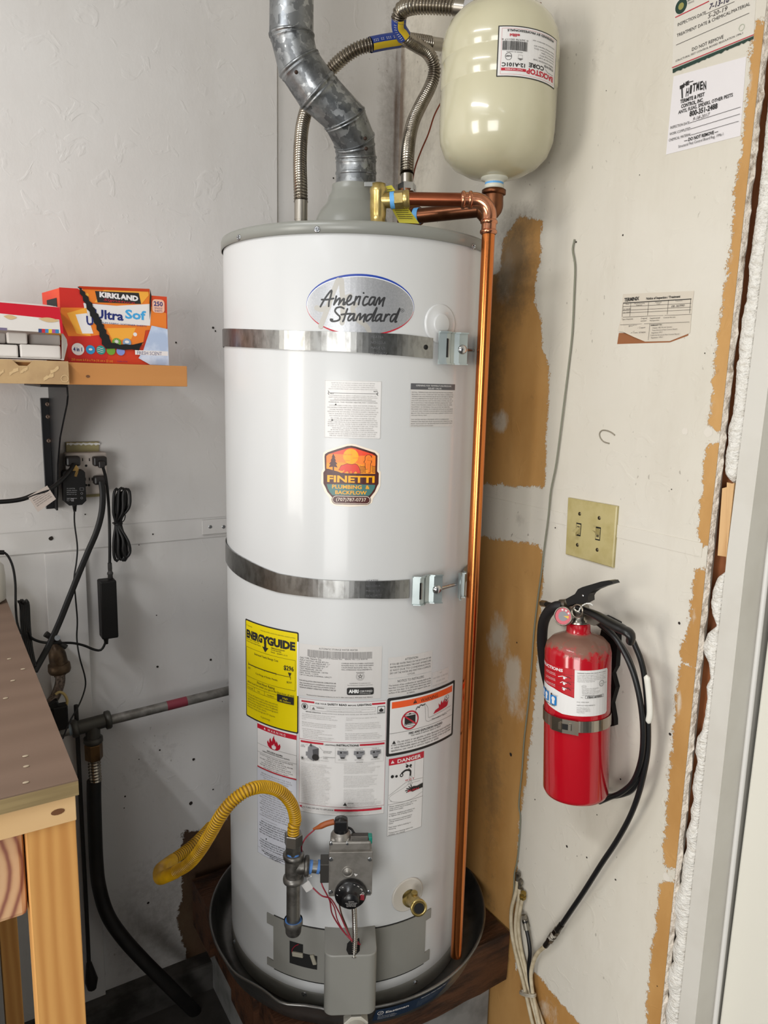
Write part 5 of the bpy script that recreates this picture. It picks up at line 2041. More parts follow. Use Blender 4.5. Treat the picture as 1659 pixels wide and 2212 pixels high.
mb = MB().lathe([(.0125, 0), (.0128, .004), (.0125, .012), (.0118, .026), (.0112, .030), (.006, .0305), (.0055, .032), (0, .0325)], kz, (0, 0, 1), mknob, 24)
mb.box(kz + V((0, 0, .022)) + R3 @ V((0, 0, .0105)), (.020, .018, .004), mknob, R3, bev=.001)
part('pilot_knob', mb, gv)
q = [fx(725, 1810, OFF - .008), fx(743, 1810, OFF - .008), fx(741, 1819, OFF - .008), fx(727, 1819, OFF - .008)]
D = quadDecal(*[mv @ V((a.x, a.y, OFF - .0082)) for a in q], R3 @ V((0, 0, 1)))
D.rect(0, 0, 1, 1, M('label_dim', 'a9a6a0', .5))
D.text('PILOT', .5, .8, .6, mink, align='c', width=.8, bold=.03)
part('pilot_plate', D.mb, gv)
mb = MB().box(mv @ (fx(778, 1811, OFF - .018)), (.030, .012, .016), mcastd, R3, bev=.001)
for k in range(4):
    mb.box(mv @ (fx(776, 1807.5 + k * 3, OFF - .0095)), (.030, .0010, .001), mcast, R3)
part('igniter_body', mb, gv)
mb = MB().box(mv @ (fx(799, 1811, OFF - .018)), (.008, .013, .014), M('button_green', '0c7a6a', .4), R3, bev=.0015)
part('igniter_button', mb, gv)
mb = MB().tube(spline([mv @ fx(*a) for a in ((750, 1787, OFF - .03), (759, 1791, OFF - .03), (768, 1802, OFF - .028), (785, 1806, OFF - .03))], 6), .0022, mknob, 8)
mb.tube(spline([mv @ fx(*a) for a in ((748, 1786, OFF - .03), (754, 1788, OFF - .03), (760, 1791, OFF - .03))], 4), .0012, mscrew, 6)
part('igniter_lead', mb, gv)
for x, y in ((715, 1856), (799, 1856), (714, 1927), (797, 1927), (716, 1822), (750, 1822)):
    a = fx(x, y, OFF + .0003 if y > 1830 else OFF - .0088)
    inst('screw', screw_me, gv, mv @ a, R3 @ V((0, 0, 1)), spin=x, scale=.75)
a = fx(751, 1883)
part('port_boss', MB().lathe([(.0105, 0), (.0105, .0012), (.009, .0012), (.0088, .0006), (.0068, .0006), (.0066, .0022), (0, .0026)], mv @ a, R3 @ V((0, 0, 1)), mcast, 28), gv)
# temperature dial
a = fx(757, 1927)
dn = R3 @ V((0, -.05, 1)).normalized()
dc = mv @ V((a.x, a.y, OFF))
mb = MB().lathe([(.0275, 0), (.0280, .004), (.0272, .008), (.0262, .0095), (.0150, .0125), (.0150, .0225), (.0142, .0245), (0, .0250)], dc, dn, mknob, 48)
dial = part('temperature_dial', mb, gv)
u_, v_ = R3 @ V((1, 0, 0)), V((0, 0, 1))


def dialp(ang, rr_, h):
    return dc + (u_ * math.cos(ang) + v_ * math.sin(ang)) * rr_ + dn * h


mb = MB()
mdred = M('dial_red', '8c2b35', .4)
for a0_, a1_ in ((-.35, 2.2),):
    n = 20
    vs = []
    for k in range(n + 1):
        an = a0_ + (a1_ - a0_) * k / n
        t_ = min(1, (k / n) * 3 + .0)
        wdt = .0078 - .0072 * k / n
        hh = lambda r_: .0095 + (.0262 - r_) / (.0262 - .0150) * .003 + .0002
        ro = .0250 - .008 * (k / n)
        vs += [dialp(an, ro, hh(ro)), dialp(an, max(.0153, ro - wdt), hh(max(.0153, ro - wdt)))]
    mb.raw(vs, [(2 * i, 2 * i + 2, 2 * i + 3, 2 * i + 1) for i in range(n)], mdred)
for an in (.25, .62, .98, 1.3):
    c = dialp(an, .0215, .0112)
    mb.lathe([(.0028, 0), (.0020, .0001)], c, dn, mwl2, 14)
    e = dialp(an, .0165, .0124)
    s_ = (u_ * -math.sin(an) + v_ * math.cos(an)) * .0007
    mb.raw([c - s_, c + s_, e + s_, e - s_], [(0, 1, 2, 3)], mwl2)
an = 1.55
mb.raw([dialp(an, .0250, .0102), dialp(an + .12, .0200, .0115), dialp(an - .12, .0200, .0115)], [(0, 1, 2)], mwl)
for an, l_ in ((1.85, .006), (2.2, .002), (2.55, .002), (3.0, .002)):
    mb.raw([dialp(an - .02, .0245, .0104), dialp(an + .02, .0245, .0104), dialp(an + .03, .0245 - l_, .0118), dialp(an - .03, .0245 - l_, .0118)], [(0, 1, 2, 3)], mwl)
part('dial_marks', mb, dial)
W2 = .024
D = Decal(lambda u, v, h: dc + u_ * (u - W2 / 2 + .001) + v_ * (v - .0085) + dn * (.0252 + h), W2, .012, 1)
D.para(['CAUTION:', 'RISK OF SCALDING', 'INCREASES WITH', 'HOTTER WATER'], .5, .2, .24, .13, mwl2, align='c', width=.85)
part('dial_text', D.mb, dial)
# pointer triangle
a = fx(768, 1890, OFF + .0004)
part('pointer', MB().raw([mv @ V((a.x - .003, a.y + .003, OFF + .0004)), mv @ V((a.x, a.y - .003, OFF + .0004)), mv @ V((a.x + .004, a.y + .001, OFF + .0004))], [(0, 1, 2)], mwl2), gv)

# side port, union, blue tape
mpipe = M('malleable_iron', '86837e', .42, .8, c2='55524e', vs=40, bump=.25, bs=160)
mpipe2 = M('galvanised_nipple', '97958f', .35, .9, c2='6a6764', vs=30)
mtape2 = M('blue_tape_dim', '4f7fc0', .5)
PO = .045
g1, g0 = fx(712, 1875, PO), fx(692, 1875, PO)
mb = MB().box(mv @ V(((g0.x + g1.x) / 2, g0.y - .001, PO)), (g1.x - g0.x, .036, .030), mcastd, R3, bev=.001)
part('inlet_boss', mb, gv)
mb = MB().tube([mv @ fx(*a, PO) for a in ((664, 1871), (694, 1874))], .0105, mpipe2, 20)
gp = thing('gas_pipe', 'dull iron gas tee and drip leg feeding the heater valve from its left', 'gas pipe', tuple(mv @ fx(634, 2010, PO)), )
part('nipple', mb, gp)
for a, b in ((667, 674), (685, 691)):
    part('thread_tape', MB().cyl(mv @ fx(a, 1872, PO), mv @ fx(b, 1873, PO), .0118, mtape2, 20), gp)
TCx = fx(634, 1869, PO).x
zt_ = lambda y: fx(634, y, PO).y
P2 = lambda y: mv @ V((TCx, zt_(y), PO))
mb = MB().cyl(P2(1898), P2(1848), .0150, mpipe, 28)
for y0 in (1848, 1898):
    s_ = 1 if y0 == 1848 else -1
    mb.lathe([(.0150, -.006), (.0182, -.004), (.0188, 0), (.0185, .004), (.0165, .005), (0, .005)], P2(y0), (0, 0, s_), mpipe, 28)
br = mv @ fx(662, 1871, PO)
mb.cyl(P2(1871), br, .0140, mpipe, 28)
mb.lathe([(.014, -.004), (.0175, -.003), (.0182, 0), (.0178, .004), (.013, .005), (0, .005)], br, br - P2(1871), mpipe, 28)
part('tee', mb, gp)
part('drip_leg', MB().cyl(P2(1990), P2(1900), .0125, mpipe2, 28), gp)
part('thread_tape', MB().cyl(P2(1994), P2(1987), .0152, mtape2, 24), gp)
mb = MB().lathe([(.0165, .018), (.0172, .014), (.0170, .008), (.0150, .006), (.0140, -.008), (.0125, -.011), (0, -.012)], P2(2004), (0, 0, 1), mpipe, 28)
part('end_cap', mb, gp)
part('thread_tape', MB().cyl(P2(1846), P2(1839), .0135, mtape2, 24), gp)
mb = MB().hexn(P2(1842), P2(1822), .0150, mpipe2).hexn(P2(1824), P2(1800), .0165, M('flare_nut', '8f8c86', .3, .9), rot=.3)
part('flare_nut', mb, gp)

# yellow gas hose
mygr = M('hose_groove_shade', '7d5a06', .6)
myh = M('hose_yellow', 'c99a06', .42, c2='a87c06', vs=24, bump=.15, bs=90)
top = P2(1800)
Y = [top - V((0, 0, .01)), top + V((0, 0, .012))]
for x, y, d in ((638, 1770, 1.30), (630, 1738, 1.285), (608, 1712, 1.265), (575, 1700, 1.24), (540, 1705, 1.21), (505, 1728, 1.20), (478, 1760, 1.20), (455, 1800, 1.215), (430, 1840, 1.24), (405, 1868, 1.27), (375, 1885, 1.30)):
    Y.append(onD(x, y, d))
g_hose = thing('gas_hose', 'yellow corrugated gas hose looping from the gas tee to the left', 'gas hose', tuple(Y[4]))
mb = MB()
corr(mb, Y, .0104, .0050, myh, n=18, amp=.09, groove=mygr)
part('hose', mb, g_hose)
Y2 = [onD(x, y, d) for x, y, d in ((380, 1883, 1.295), (360, 1892, 1.31), (346, 1896, 1.34), (345, 1880, 1.39), (358, 1868, 1.42), (375, 1856, 1.44))]
part('smooth_bend', MB().tube(resample(spline(Y2, 10), .004), .0115, myh, 18), g_hose)
Y3 = [onD(x, y, d) for x, y, d in ((372, 1858, 1.44), (400, 1838, 1.47), (430, 1812, 1.50), (455, 1785, 1.54))]
mb = MB()
corr(mb, Y3, .0104, .0050, myh, n=18, amp=.09, groove=mygr)
part('hose', mb, g_hose)

# pilot tube, thermocouple wires
mss = M('conduit_steel', 'a3a09a', .25, 1.0)
A = [mv @ fx(764, 1945, .040), mv @ fx(766, 1985, .042), onD(767, 2025, (mv @ fx(767, 2025, .05) - CAM).dot(CF)), onZ(765, 2058, zc1 + .004) + V((0, 0, -.01))]
mb = MB()
corr(mb, A, .0048, .0032, mss, n=12, amp=.12)
part('burner_tube', mb, heater)
mtan_w = M('wire_brown', '6a4634', .5)
for pts, r_, mt in ((((693, 1900, .05), (697, 1915, .06), (712, 1945, .055), (718, 1975, .04), (740, 2010, .035), (765, 2035, .05), (778, 2040, .045)), .0013, mwr),
                    (((676, 1918, .05), (695, 1935, .06), (715, 1942, .055), (732, 1970, .04), (745, 2000, .035), (760, 2030, .05), (775, 2036, .045)), .0013, mwr),
                    (((710, 1940, .05), (722, 1960, .05), (730, 1990, .04), (750, 2022, .04), (772, 2042, .05)), .0011, mwr),
                    (((733, 1953, .03), (738, 1975, .03), (750, 2005, .03), (760, 2035, .04)), .0014, mtan_w),
                    (((652, 1842, .04), (652, 1826, .045), (662, 1808, .045), (680, 1792, .045)), .0012, mwr)):
    part('wire', MB().tube(resample(spline([mv @ fx(*a) for a in pts], 8), .004), r_, mt, 8), heater, 'thin dark red wire' if mt is mwr else 'thin brown wire')
A = [mv @ fx(*a) for a in ((676, 1791, .045), (690, 1786, .045), (706, 1779, .045), (722, 1775, .045))]
part('heat_shrink', MB().tube(resample(spline(A, 6), .003), [.0015 + .0035 * min(1, k / 5) for k in range(len(resample(spline(A, 6), .003)))], M('orange_sleeve', '9a4d1a', .5), 12), heater, 'orange heat-shrink sleeve')
# blank white tag tied to the pipe
tq = [mv @ fx(x, y, .05) for x, y in ((651, 1913), (667, 1902), (677, 1919), (662, 1928))]
nn = R3 @ V((0, 0, 1))
mb = MB().raw(tq + [p - nn * .0008 for p in tq], [(3, 2, 1, 0), (4, 5, 6, 7), (0, 1, 5, 4), (1, 2, 6, 5), (2, 3, 7, 6), (3, 0, 4, 7)], mwl2)
mb.tube(spline([mv @ fx(666, 1903, .049), mv @ fx(664, 1897, .045), mv @ fx(672, 1893, .06)], 5), .0012, mwl2, 8)
part('paper_tag', mb, gp, 'small white paper tag')

# drain valve
ms = M('moulded_white', 'c3beb6', .35)
pd = onC(880, 1932)
nd = (pd - V((TX, TY, pd.z))).normalized()
mb = MB().lathe([(.0335, -.002), (.0345, .001), (.0325, .0025), (.031, .0022), (.016, .0035), (.013, .0035)], pd, nd, ms, 48)
part('drain_flange', mb, heater)
q1 = onD(897, 1948, (pd - CAM).dot(CF) - .030)
q2 = onD(905, 1962, (pd - CAM).dot(CF) - .055)
dv = MB()
p0 = onC(884, 1940, TR + .002)
dv.lathe([(.0155, 0), (.0155, .006), (.0120, .009), (.0110, .018)], p0, q1 - p0, mbrass, 28)
dv.tube(resample(spline([p0, q1, q2], 8), .003), .0112, mbrass, 24)
dv.lathe([(.0112, -.012), (.0150, -.008), (.0155, 0), (.0125, .0005), (.0110, -.001), (.0105, -.012), (0, -.013)], q2, q2 - q1, mbrass, 28)
dv.lathe([(.0098, .0008), (0, .0008)], q2, q2 - q1, mblack, 20)
dvo = part('drain_valve', dv, heater, 'brass drain valve')
e0 = (p0 + q1) / 2
mb = MB().cyl(e0, e0 + V((0, 0, .018)) + nd * .006, .0050, mbrass, 16).cyl(e0 + V((0, 0, .014)) + nd * .006, e0 + V((0, 0, .021)) + nd * .007, .0062, mbrass, 8)
part('valve_stem', mb, dvo)

# ---------------------------------------------------------------- drain pan
mpan = M('pan_aluminium', '8b8a88', .35, .9, c2='757472', vs=14, bump=.25, bs=14, bd=.004)
PR = .302
zp = 1.5 - 1.140
zpb = zrb - .001
PT = (TX + .004, TY - .0)
mb = MB()
R = []
n = 120
for rr_, z, k in ((.0, zpb - .0015, 0), (.27, zpb - .0015, 0), (.283, zpb, .2), (.292, zpb + .02, .6), (PR - .002, zp - .004, 1), (PR - .001, zp, 1), (PR + .0025, zp + .0012, 1), (PR + .004, zp - .002, 1), (PR + .0015, zp - .004, 1), (.294, zpb + .02, .6), (.285, zpb - .004, .2), (.27, zpb - .006, 0), (0, zpb - .006, 0)):
    ring = []
    for j in range(n):
        a = 2 * PI * j / n
        dent = 0
        dz = 0
        for c0, w0, s0 in ((-2.72, .10, -.007), (-2.5, .07, .005), (-2.35, .10, -.006), (-2.12, .06, .004), (-1.9, .07, -.004), (-2.9, .08, .003)):
            g = math.exp(-((a if a < PI else a - 2 * PI) - c0) ** 2 / (2 * w0 * w0))
            dent += s0 * g
            dz += -abs(s0) * .8 * g
        r_ = max(1e-4, rr_ + dent * k)
        ring.append(V((PT[0] + r_ * math.cos(a), PT[1] + r_ * math.sin(a), z + dz * k)))
    R.append(ring)
pan = thing('drain_pan', 'dented round aluminium drain pan under the water heater', 'drain pan', (PT[0], PT[1], zpb - .006))
mb.loft(R, mpan)
part('pan', mb, pan)
# brand sticker on the pan side
rp = lambda z: .2945 + (zp - .004 - (zpb + .02)) * 0 + (z - (zpb + .02)) / (zp - .004 - zpb - .02) * (PR + .0015 - .2945)


def panp(x, y):
    p = onC(x, y, .300, PT[0], PT[1])
    return math.atan2(p.y - PT[1], p.x - PT[0]), p.z


ta2, tb2 = panp(806, 2185)[0], panp(972, 2130)[0]
zs1, zs0 = zp - .008, zpb + .008
D = Decal(lambda u, v, h: V((PT[0] + (rp(zs0 + v) + .0004 + h) * math.cos(ta2 + u / .3), PT[1] + (rp(zs0 + v) + .0004 + h) * math.sin(ta2 + u / .3), zs0 + v)), (tb2 - ta2) * .3, zs1 - zs0, .01)
mnavy = M('sticker_navy', '16293f', .35)
D.poly([(.03, 0), (1, 0), (.93, .55), (.80, 1), (0, 1)][::-1], mnavy)
D.ring(.085, .36, .0062, .0012, mwl2)
D.stroke([(.07, .45), (.10, .40), (.075, .33), (.105, .28)], .0012, mwl2)
D.text('Eastman', .14, .46, .19, mwl2, width=.28, bold=.03)
D.para(['24 in. ID x 2-1/2 in. Deep', 'Aluminum Water Heater Pan', 'Includes 1 in. PVC Adapter'], .06, .68, .11, .06, mwl2, width=.30)
D.text('Aluminum Water Heater Pan', .56, .20, .085, mwl2, width=.36, bold=.02)
D.para(['For use with water heaters up to 22 in. diameter', 'Pan must be installed level on a solid surface', 'Drain line must slope to a suitable floor drain', 'Not for use as a storage container', 'Made in USA'], .53, .36, .11, .05, M('ink_bluegrey', '7a8896', .5), width=.36)
part('pan_sticker', D.mb, pan, 'dark navy sticker with white print')
# white pvc adapter
pp = onC(768, 2206, .306, PT[0], PT[1])
nn = (pp - V((PT[0], PT[1], pp.z))).normalized()
mb = MB().hexn(pp - nn * .008, pp + nn * .014, .024, M('pvc_white', 'b9b5aa', .4), n=8, rot=.39)
mb.cyl(pp, pp + nn * .03, .017, MATS['pvc_white'], 24)
part('drain_adapter', mb, pan, 'white plastic drain fitting')

# ---------------------------------------------------------------- timber platform
mtim = M('dark_timber', '53331f', .6, c2='2c1a10', vs=9, sc3=(1, 4, 4), bump=.6, bs=40, bd=.004)
ztb = zpb - .006


def timber(name, c, size, rot, lab, seed=0):
    mb = MB()
    n = 14
    R = []
    for i in range(n + 1):
        x = -size[0] / 2 + size[0] * i / n
        ring = []
        for k, (y, z) in enumerate(((-1, -1), (0, -1), (1, -1), (1, 0), (1, 1), (0, 1), (-1, 1), (-1, 0))):
            j = .004 * noise.noise(V((i * .7 + seed, k * 2.1, seed)))
            jz = 0 if z == 1 else j
            ring.append(V((x, y * size[1] / 2 + j, z * size[2] / 2 + jz * .6)))
        R.append(ring)
    q = Matrix.Rotation(rot, 3, 'Z')
    R = [[q @ p + V(c) for p in r_] for r_ in R]
    mb.loft(R, mtim, cap0=True, cap1=True, smooth=False)
    return single(name, mb, lab, 'timber', group='dark timbers under the drain pan')


TH = .122
zc_ = ztb - TH / 2
xb = onZ(415, 1900, ztb).x
yf = onZ(1108, 2012, ztb).y
n_ = 4
wd = (-.02 - yf) / n_
for k, lab in enumerate(('rearmost dark weathered timber under the pan', 'dark weathered timber second from the wall under the pan', 'dark weathered timber just behind the front one under the pan', 'front dark weathered timber, its long face showing right of the pan')):
    yy = -.02 - wd * (k + .5)
    timber('platform_timber', ((xb + .01 * (k % 2) - .006) / 2, yy, zc_), (-.006 - xb - .01 * (k % 2), wd - .006, TH), 0, lab, k * 3.3)
mb = MB().box(((xb + .04 - .01) / 2, (yf + .05) / 2, (ztb - TH - .003) / 2), (-(xb + .04) - .01, -(yf + .05) - .004, ztb - TH - .003), M('plinth_concrete', '8a8a88', .9, c2='6b6b69', vs=10, bump=.4, bs=60), bev=.004)
struct('trim_6', mb)

# ---------------------------------------------------------------- workbench (left foreground)
def wood(name, a, b, ring=60, rough=.55, axis=2, sc_=(1, 1, .08)):
    m = bpy.data.materials.new(name)
    m.use_nodes = True
    N = NT(m)
    vec = N.map(sc_)
    wv = N.add('ShaderNodeTexWave')
    wv.bands_direction = 'X' if axis != 0 else 'Y'
    wv.inputs['Scale'].default_value = ring
    wv.inputs['Distortion'].default_value = 6
    wv.inputs['Detail'].default_value = 3
    wv.inputs['Detail Scale'].default_value = 1.2
    N.link(vec, wv.inputs['Vector'])
    f = N.math('ADD', N.math('MULTIPLY', wv.outputs['Fac'], .55), N.math('MULTIPLY', N.noise(14, 5, .6, vec), .45))
    N.link(N.mix(f, lin(a), lin(b)), N.bsdf.inputs['Base Color'])
    N.bsdf.inputs['Roughness'].default_value = rough
    N.bump(N.noise(60, 4, .6, vec), .2, .001)
    return m


mleg = wood('pine_leg', 'b97d3f', 'd9a35e', 22)
mapron = wood('pine_apron', 'e0bd8c', 'c99a62', 8, sc_=(.1, 1, 1), axis=0)
mply = wood('plywood_edge', '7f6c4a', 'a08c62', 40, sc_=(.05, .05, 3))
mtop = wood('bench_top', '6a5546', '755f50', 5, .7, sc_=(.15, 1, 1), axis=0)
BZ = 1.07
bc = onZ(169, 1684, BZ)
be = onZ(20, 1310, BZ)
PTK = .018
bxr, byf = bc.x, bc.y
bench = thing('workbench', 'wooden workbench with brown plywood top and pine legs at the left edge', 'workbench', (bxr - .5, byf, 0))
# top: right edge drifts slightly, as the photo shows it not quite square to the wall
xe = onZ(20, 1310, BZ).x
yb = -.06
xbk = bxr + (xe - bxr) * (yb - byf) / (be.y - byf)
xlf = bxr - 1.1
top = [(xlf, byf), (bxr, byf), (xbk, yb), (xlf, yb)]
mb = MB().prism(top, PTK - .0015, mply, Matrix.Translation((0, 0, BZ - PTK)))
mb.prism(top, .0015, mtop, Matrix.Translation((0, 0, BZ - .0015)))
bt = part('bench_top', mb, bench)
mb = MB()
for x, y in ((20, 1423), (28, 1470), (55, 1633), (57, 1655), (56, 1690), (12, 1508), (50, 1445)):
    p = onZ(x, y, BZ + .0006)
    mb.sphere(p, .0022, M('glue_speck', 'a4957f', .7), n=5, sx=1.6, sz=.35)
o = part('glue_specks', mb, bt, 'dried pale specks', kind='stuff')
y1 = onZ(0, 1764, BZ - PTK).y


def atY(x, y, Y):
    d = ray(x, y)
    return CAM + d * ((Y - CAM.y) / d.y)


yA = byf + .004
a0 = atY(163, 1722, yA)
a1 = atY(164, 1772, yA)
mb = MB().box(((xlf + a0.x) / 2, yA + .010, (BZ - PTK + a1.z) / 2), (a0.x - xlf, .020, BZ - PTK - a1.z), mapron, bev=.0008)
part('apron', mb, bench)
kp = atY(125, 1754, yA - .0004)
part('knot', MB().raw([kp + V((.007 * math.cos(a), 0, .0035 * math.sin(a))) for a in [2 * PI * k / 12 for k in range(12)]], [tuple(range(12))], M('knot_brown', '6b4426', .6)), bench, 'dark knot in the apron')
yL = byf + .006
l0, l1 = atY(68, 1990, yL).x, atY(162, 1990, yL).x + .001
r0 = atY(164, 1775, yL).x
zt_leg = BZ - PTK - (BZ - PTK - a1.z)
mb = MB().box(((l0 + r0) / 2, yL + .020, zt_leg / 2), (r0 - l0, .038, zt_leg - .001), mleg, bev=.001)
part('leg', mb, bench)
# beam end (big growth rings)
mbe = bpy.data.materials.new('beam_end')
mbe.use_nodes = True
N = NT(mbe)
wv = N.add('ShaderNodeTexWave')
wv.wave_type = 'RINGS'
wv.rings_direction = 'Y'
wv.inputs['Scale'].default_value = 24
wv.inputs['Distortion'].default_value = 1.6
wv.inputs['Detail'].default_value = 2
mpn = N.add('ShaderNodeMapping')
bcn = atY(-30, 1860, yL - .012)
mpn.inputs['Location'].default_value = (.055, 0, -.01)
N.link(N.coord(), mpn.inputs['Vector'])
N.link(mpn.outputs[0], wv.inputs['Vector'])
N.link(N.ramp(wv.outputs['Fac'], [(0, lin('8f5a4a')), (.25, lin('b98a68')), (.6, lin('cda27a')), (1, lin('d3aa82'))]), N.bsdf.inputs['Base Color'])
N.bsdf.inputs['Roughness'].default_value = .7
N.bump(N.noise(90, 4), .3, .001)
b1 = atY(72, 1985, yL - .001)
bt_, bb_ = a1.z - .003, atY(40, 2000, yL).z
mb = MB().box(((b1.x - .095) , yL + .25, (bt_ + bb_) / 2), (0.0, 0.0, 0.0), mbe) if False else MB()
w_ = .16
mb.box((l0 - .0015 - w_ / 2, yL + .012 + .30, (bt_ + bb_) / 2), (w_, .60, bt_ - bb_), mbe, bev=.006)
beam = MB()
beam.v, beam.f, beam.m, beam.sm, beam.mats = mb.v, mb.f, mb.m, mb.sm, mb.mats
bo = bpy.data.objects.new('beam', beam.mesh('beam', (l0 - w_ / 2, yL, (bt_ + bb_) / 2)))
C.objects.link(bo)
bo.parent = bench
bo.location = V((l0 - w_ / 2, yL, (bt_ + bb_) / 2)) - V(bench.location)
# rear leg
q0, q1 = atY(5, 2100, -.32), atY(45, 2100, -.32)
mb = MB().box(((q0.x + q1.x) / 2, -.30, (BZ - PTK - .002) / 2), (q1.x - q0.x, .04, BZ - PTK - .004), mleg, bev=.001)
part('leg', mb, bench)

# dark stick standing behind the bench leg
mdk = M('dark_rubber', '1d1a18', .6)
sp = [onL(178, 1800, .03), onL(186, 1950, .03), onL(192, 2080, .03), onL(198, 2118, .03)]
st = thing('broom', 'thin dark broom handle ending in a black head behind the bench leg', 'broom', (sp[3].x, sp[3].y, sp[3].z - .02))
part('handle', MB().tube([sp[0] + V((0, 0, .30))] + sp[:3], .0045, mdk, 10), st)
part('head', MB().tube([sp[2], sp[3], sp[3] - V((0, 0, .02))], [.006, .014, .010], mdk, 10), st)

# ---------------------------------------------------------------- wall gas line and black hose
mgp = M('galv_pipe_dull', '8a8782', .45, .7, c2='6a6762', vs=30, bump=.2, bs=120)
mgt = M('tee_iron', '4c4a45', .5, .6, bump=.3, bs=140)
PO2 = .045
gw = thing('wall_gas_line', 'grey galvanized gas pipe and tee running along the left wall to behind the heater', 'gas pipe', tuple(onL(205, 1640, PO2)))
pa, pb_ = onL(236, 1556, PO2), onL(505, 1489, PO2)
pb2 = pa + (pb_ - pa) * 1.25
part('pipe_run', MB().cyl(pa, pb2, .0107, mgp, 24), gw)
mb = MB().cyl(pa + (pb_ - pa) * .44, pa + (pb_ - pa) * .60, .0109, M('red_tape', '7b2a38', .5), 24)
part('tape_band', mb, gw, 'short strip of dark red tape')
tl, trr = onL(158, 1575, PO2), onL(236, 1554, PO2)
tcn = onL(200, 1566, PO2)
td = onL(200, 1596, PO2)
td = V((tcn.x, tcn.y, td.z))
mb = MB().cyl(tl, trr, .0150, mgt, 28)
mb.lathe([(.015, -.010), (.0195, -.008), (.0200, 0), (.018, .003), (.011, .004)], trr, trr - tl, mgt, 28)
mb.lathe([(.015, -.010), (.0185, -.008), (.0190, 0), (.017, .003), (0, .004)], tl, tl - trr, mgt, 28)
mb.cyl(tcn, td, .0150, mgt, 28)
mb.lathe([(.015, -.004), (.0195, -.003), (.0200, .006), (.018, .009), (0, .010)], td, (0, 0, -1), mgt, 28)
part('tee', mb, gw)
part('thread_tape', MB().cyl(tl + (tl - trr) * .0, tl + (tl - trr) * .12, .0118, M('tape_pale', '8a97a0', .6), 20), gw)
part('stub', MB().cyl(tl + (tl - trr) * .05, tl + (tl - trr) * .45, .0107, mgp, 20), gw)
n0, n1 = V((td.x, td.y, onL(200, 1606, PO2).z)), V((td.x, td.y, onL(201, 1640, PO2).z))
mbn = M('nut_oldbrass', '6d5234', .4, .9, c2='4f3c28')
mb = MB().hexn(n0, n1, .0185, mbn).cyl(n0 + V((0, 0, .012)), n0, .0145, mgp, 20)
part('union_nut', mb, gw)
mb = MB()
corr(mb, [n1 + V((0, 0, .004)), V((n1.x, n1.y, onL(203, 1668, PO2).z)), V((n1.x + .001, n1.y, onL(203, 1690, PO2).z))], .0128, .0068, mcorr, n=18, amp=.1)
part('corrugated_tube', mb, gw)
K = [(203, 1686, .045), (203, 1720, .045), (205, 1790, .045), (208, 1860, .045), (214, 1915, .05), (232, 1975, .06), (265, 2025, .075), (310, 2075, .09), (350, 2115, .10), (385, 2150, .10), (420, 2185, .09), (470, 2240, .06), (500, 2262, .05)]
part('black_sleeve', MB().tube(resample(spline([onL(x, y, o) for x, y, o in K], 10), .008), .0150, M('black_hose', '0e0c0b', .55, c2='1a1614'), 24), gw, 'thick black rubber sleeve')

# ---------------------------------------------------------------- old hose bibb with braided line
hb = thing('hose_bibb', 'old brown valve with black lever handle and braided hose above the bench edge', 'valve', tuple(onL(125, 1480, .05)))
mold = M('old_bronze', '5b4a38', .5, .7, c2='3c3026', vs=40, bump=.3, bs=120)
v0, v1 = onL(120, 1395, .045), onL(127, 1432, .045)
mb = MB().tube([onL(118, 1385, .0), onL(120, 1388, .03), v0 + V((0, 0, -.004)), (v0 + v1) / 2, v1], [.011, .011, .014, .017, .018], mold, 20)
mb.lathe([(.018, 0), (.0215, .002), (.0225, .014), (.0205, .020), (.015, .022), (0, .022)], v1, (0.05, 0, -1), mold, 24)
part('valve_body', mb, hb)
h0, h1, h2 = onL(98, 1369, .085), onL(120, 1383, .085), onL(143, 1398, .085)
mb = MB().tube([h0, h0.lerp(h1, .5), h1], [.0062, .0058, .004], mdk, 12).tube([h1, h2], [.004, .0052], mdk, 12)
part('handle', mb, hb)
part('handle_screw', MB().cyl(onL(121, 1380, .06), onL(124, 1378, .10), .0055, mscrew, 12), hb)
mbraid = M('braid_brown', '6a5c52', .5, .5, c2='3f362f', vs=260, bump=.6, bs=300)
br_ = [V(v1) + V((0, 0, -.018)), onL(130, 1460, .05), onL(129, 1478, .055), onL(120, 1502, .06), onL(108, 1520, .07), onL(90, 1545, .09)]
part('braided_hose', MB().tube(resample(spline(br_, 8), .004), .0098, mbraid, 20), hb)
part('crimp', MB().cyl(br_[0], V(br_[1]), .0115, mold, 20), hb)
mcr = M('cream_ring', 'b09a62', .5)
W = [onL(x, y, .075) for x, y in ((120, 1500), (128, 1495), (138, 1499), (145, 1512), (143, 1524), (138, 1530))]
single('cream_cable_loop', MB().tube(resample(spline(W, 8), .003), .0028, mcr, 10), 'small cream wire loop sticking up behind the bench edge', 'wire')
mblk = M('plastic_black', '0b0a0a', .5, spec=.3)
q = onL(129, 1548, .075)
mb = MB().box(q, (.030, .024, .052), mblk, Matrix.Rotation(.0, 3, 'Z'), bev=.003)
mb.box(q + V((-.012, 0, .030)), (.022, .020, .016), mblk, Matrix.Rotation(-.3, 3, 'Y'), bev=.003)
single('power_plug_block', mb, 'black plastic power block wedged behind the bench edge below the braided hose', 'adapter')

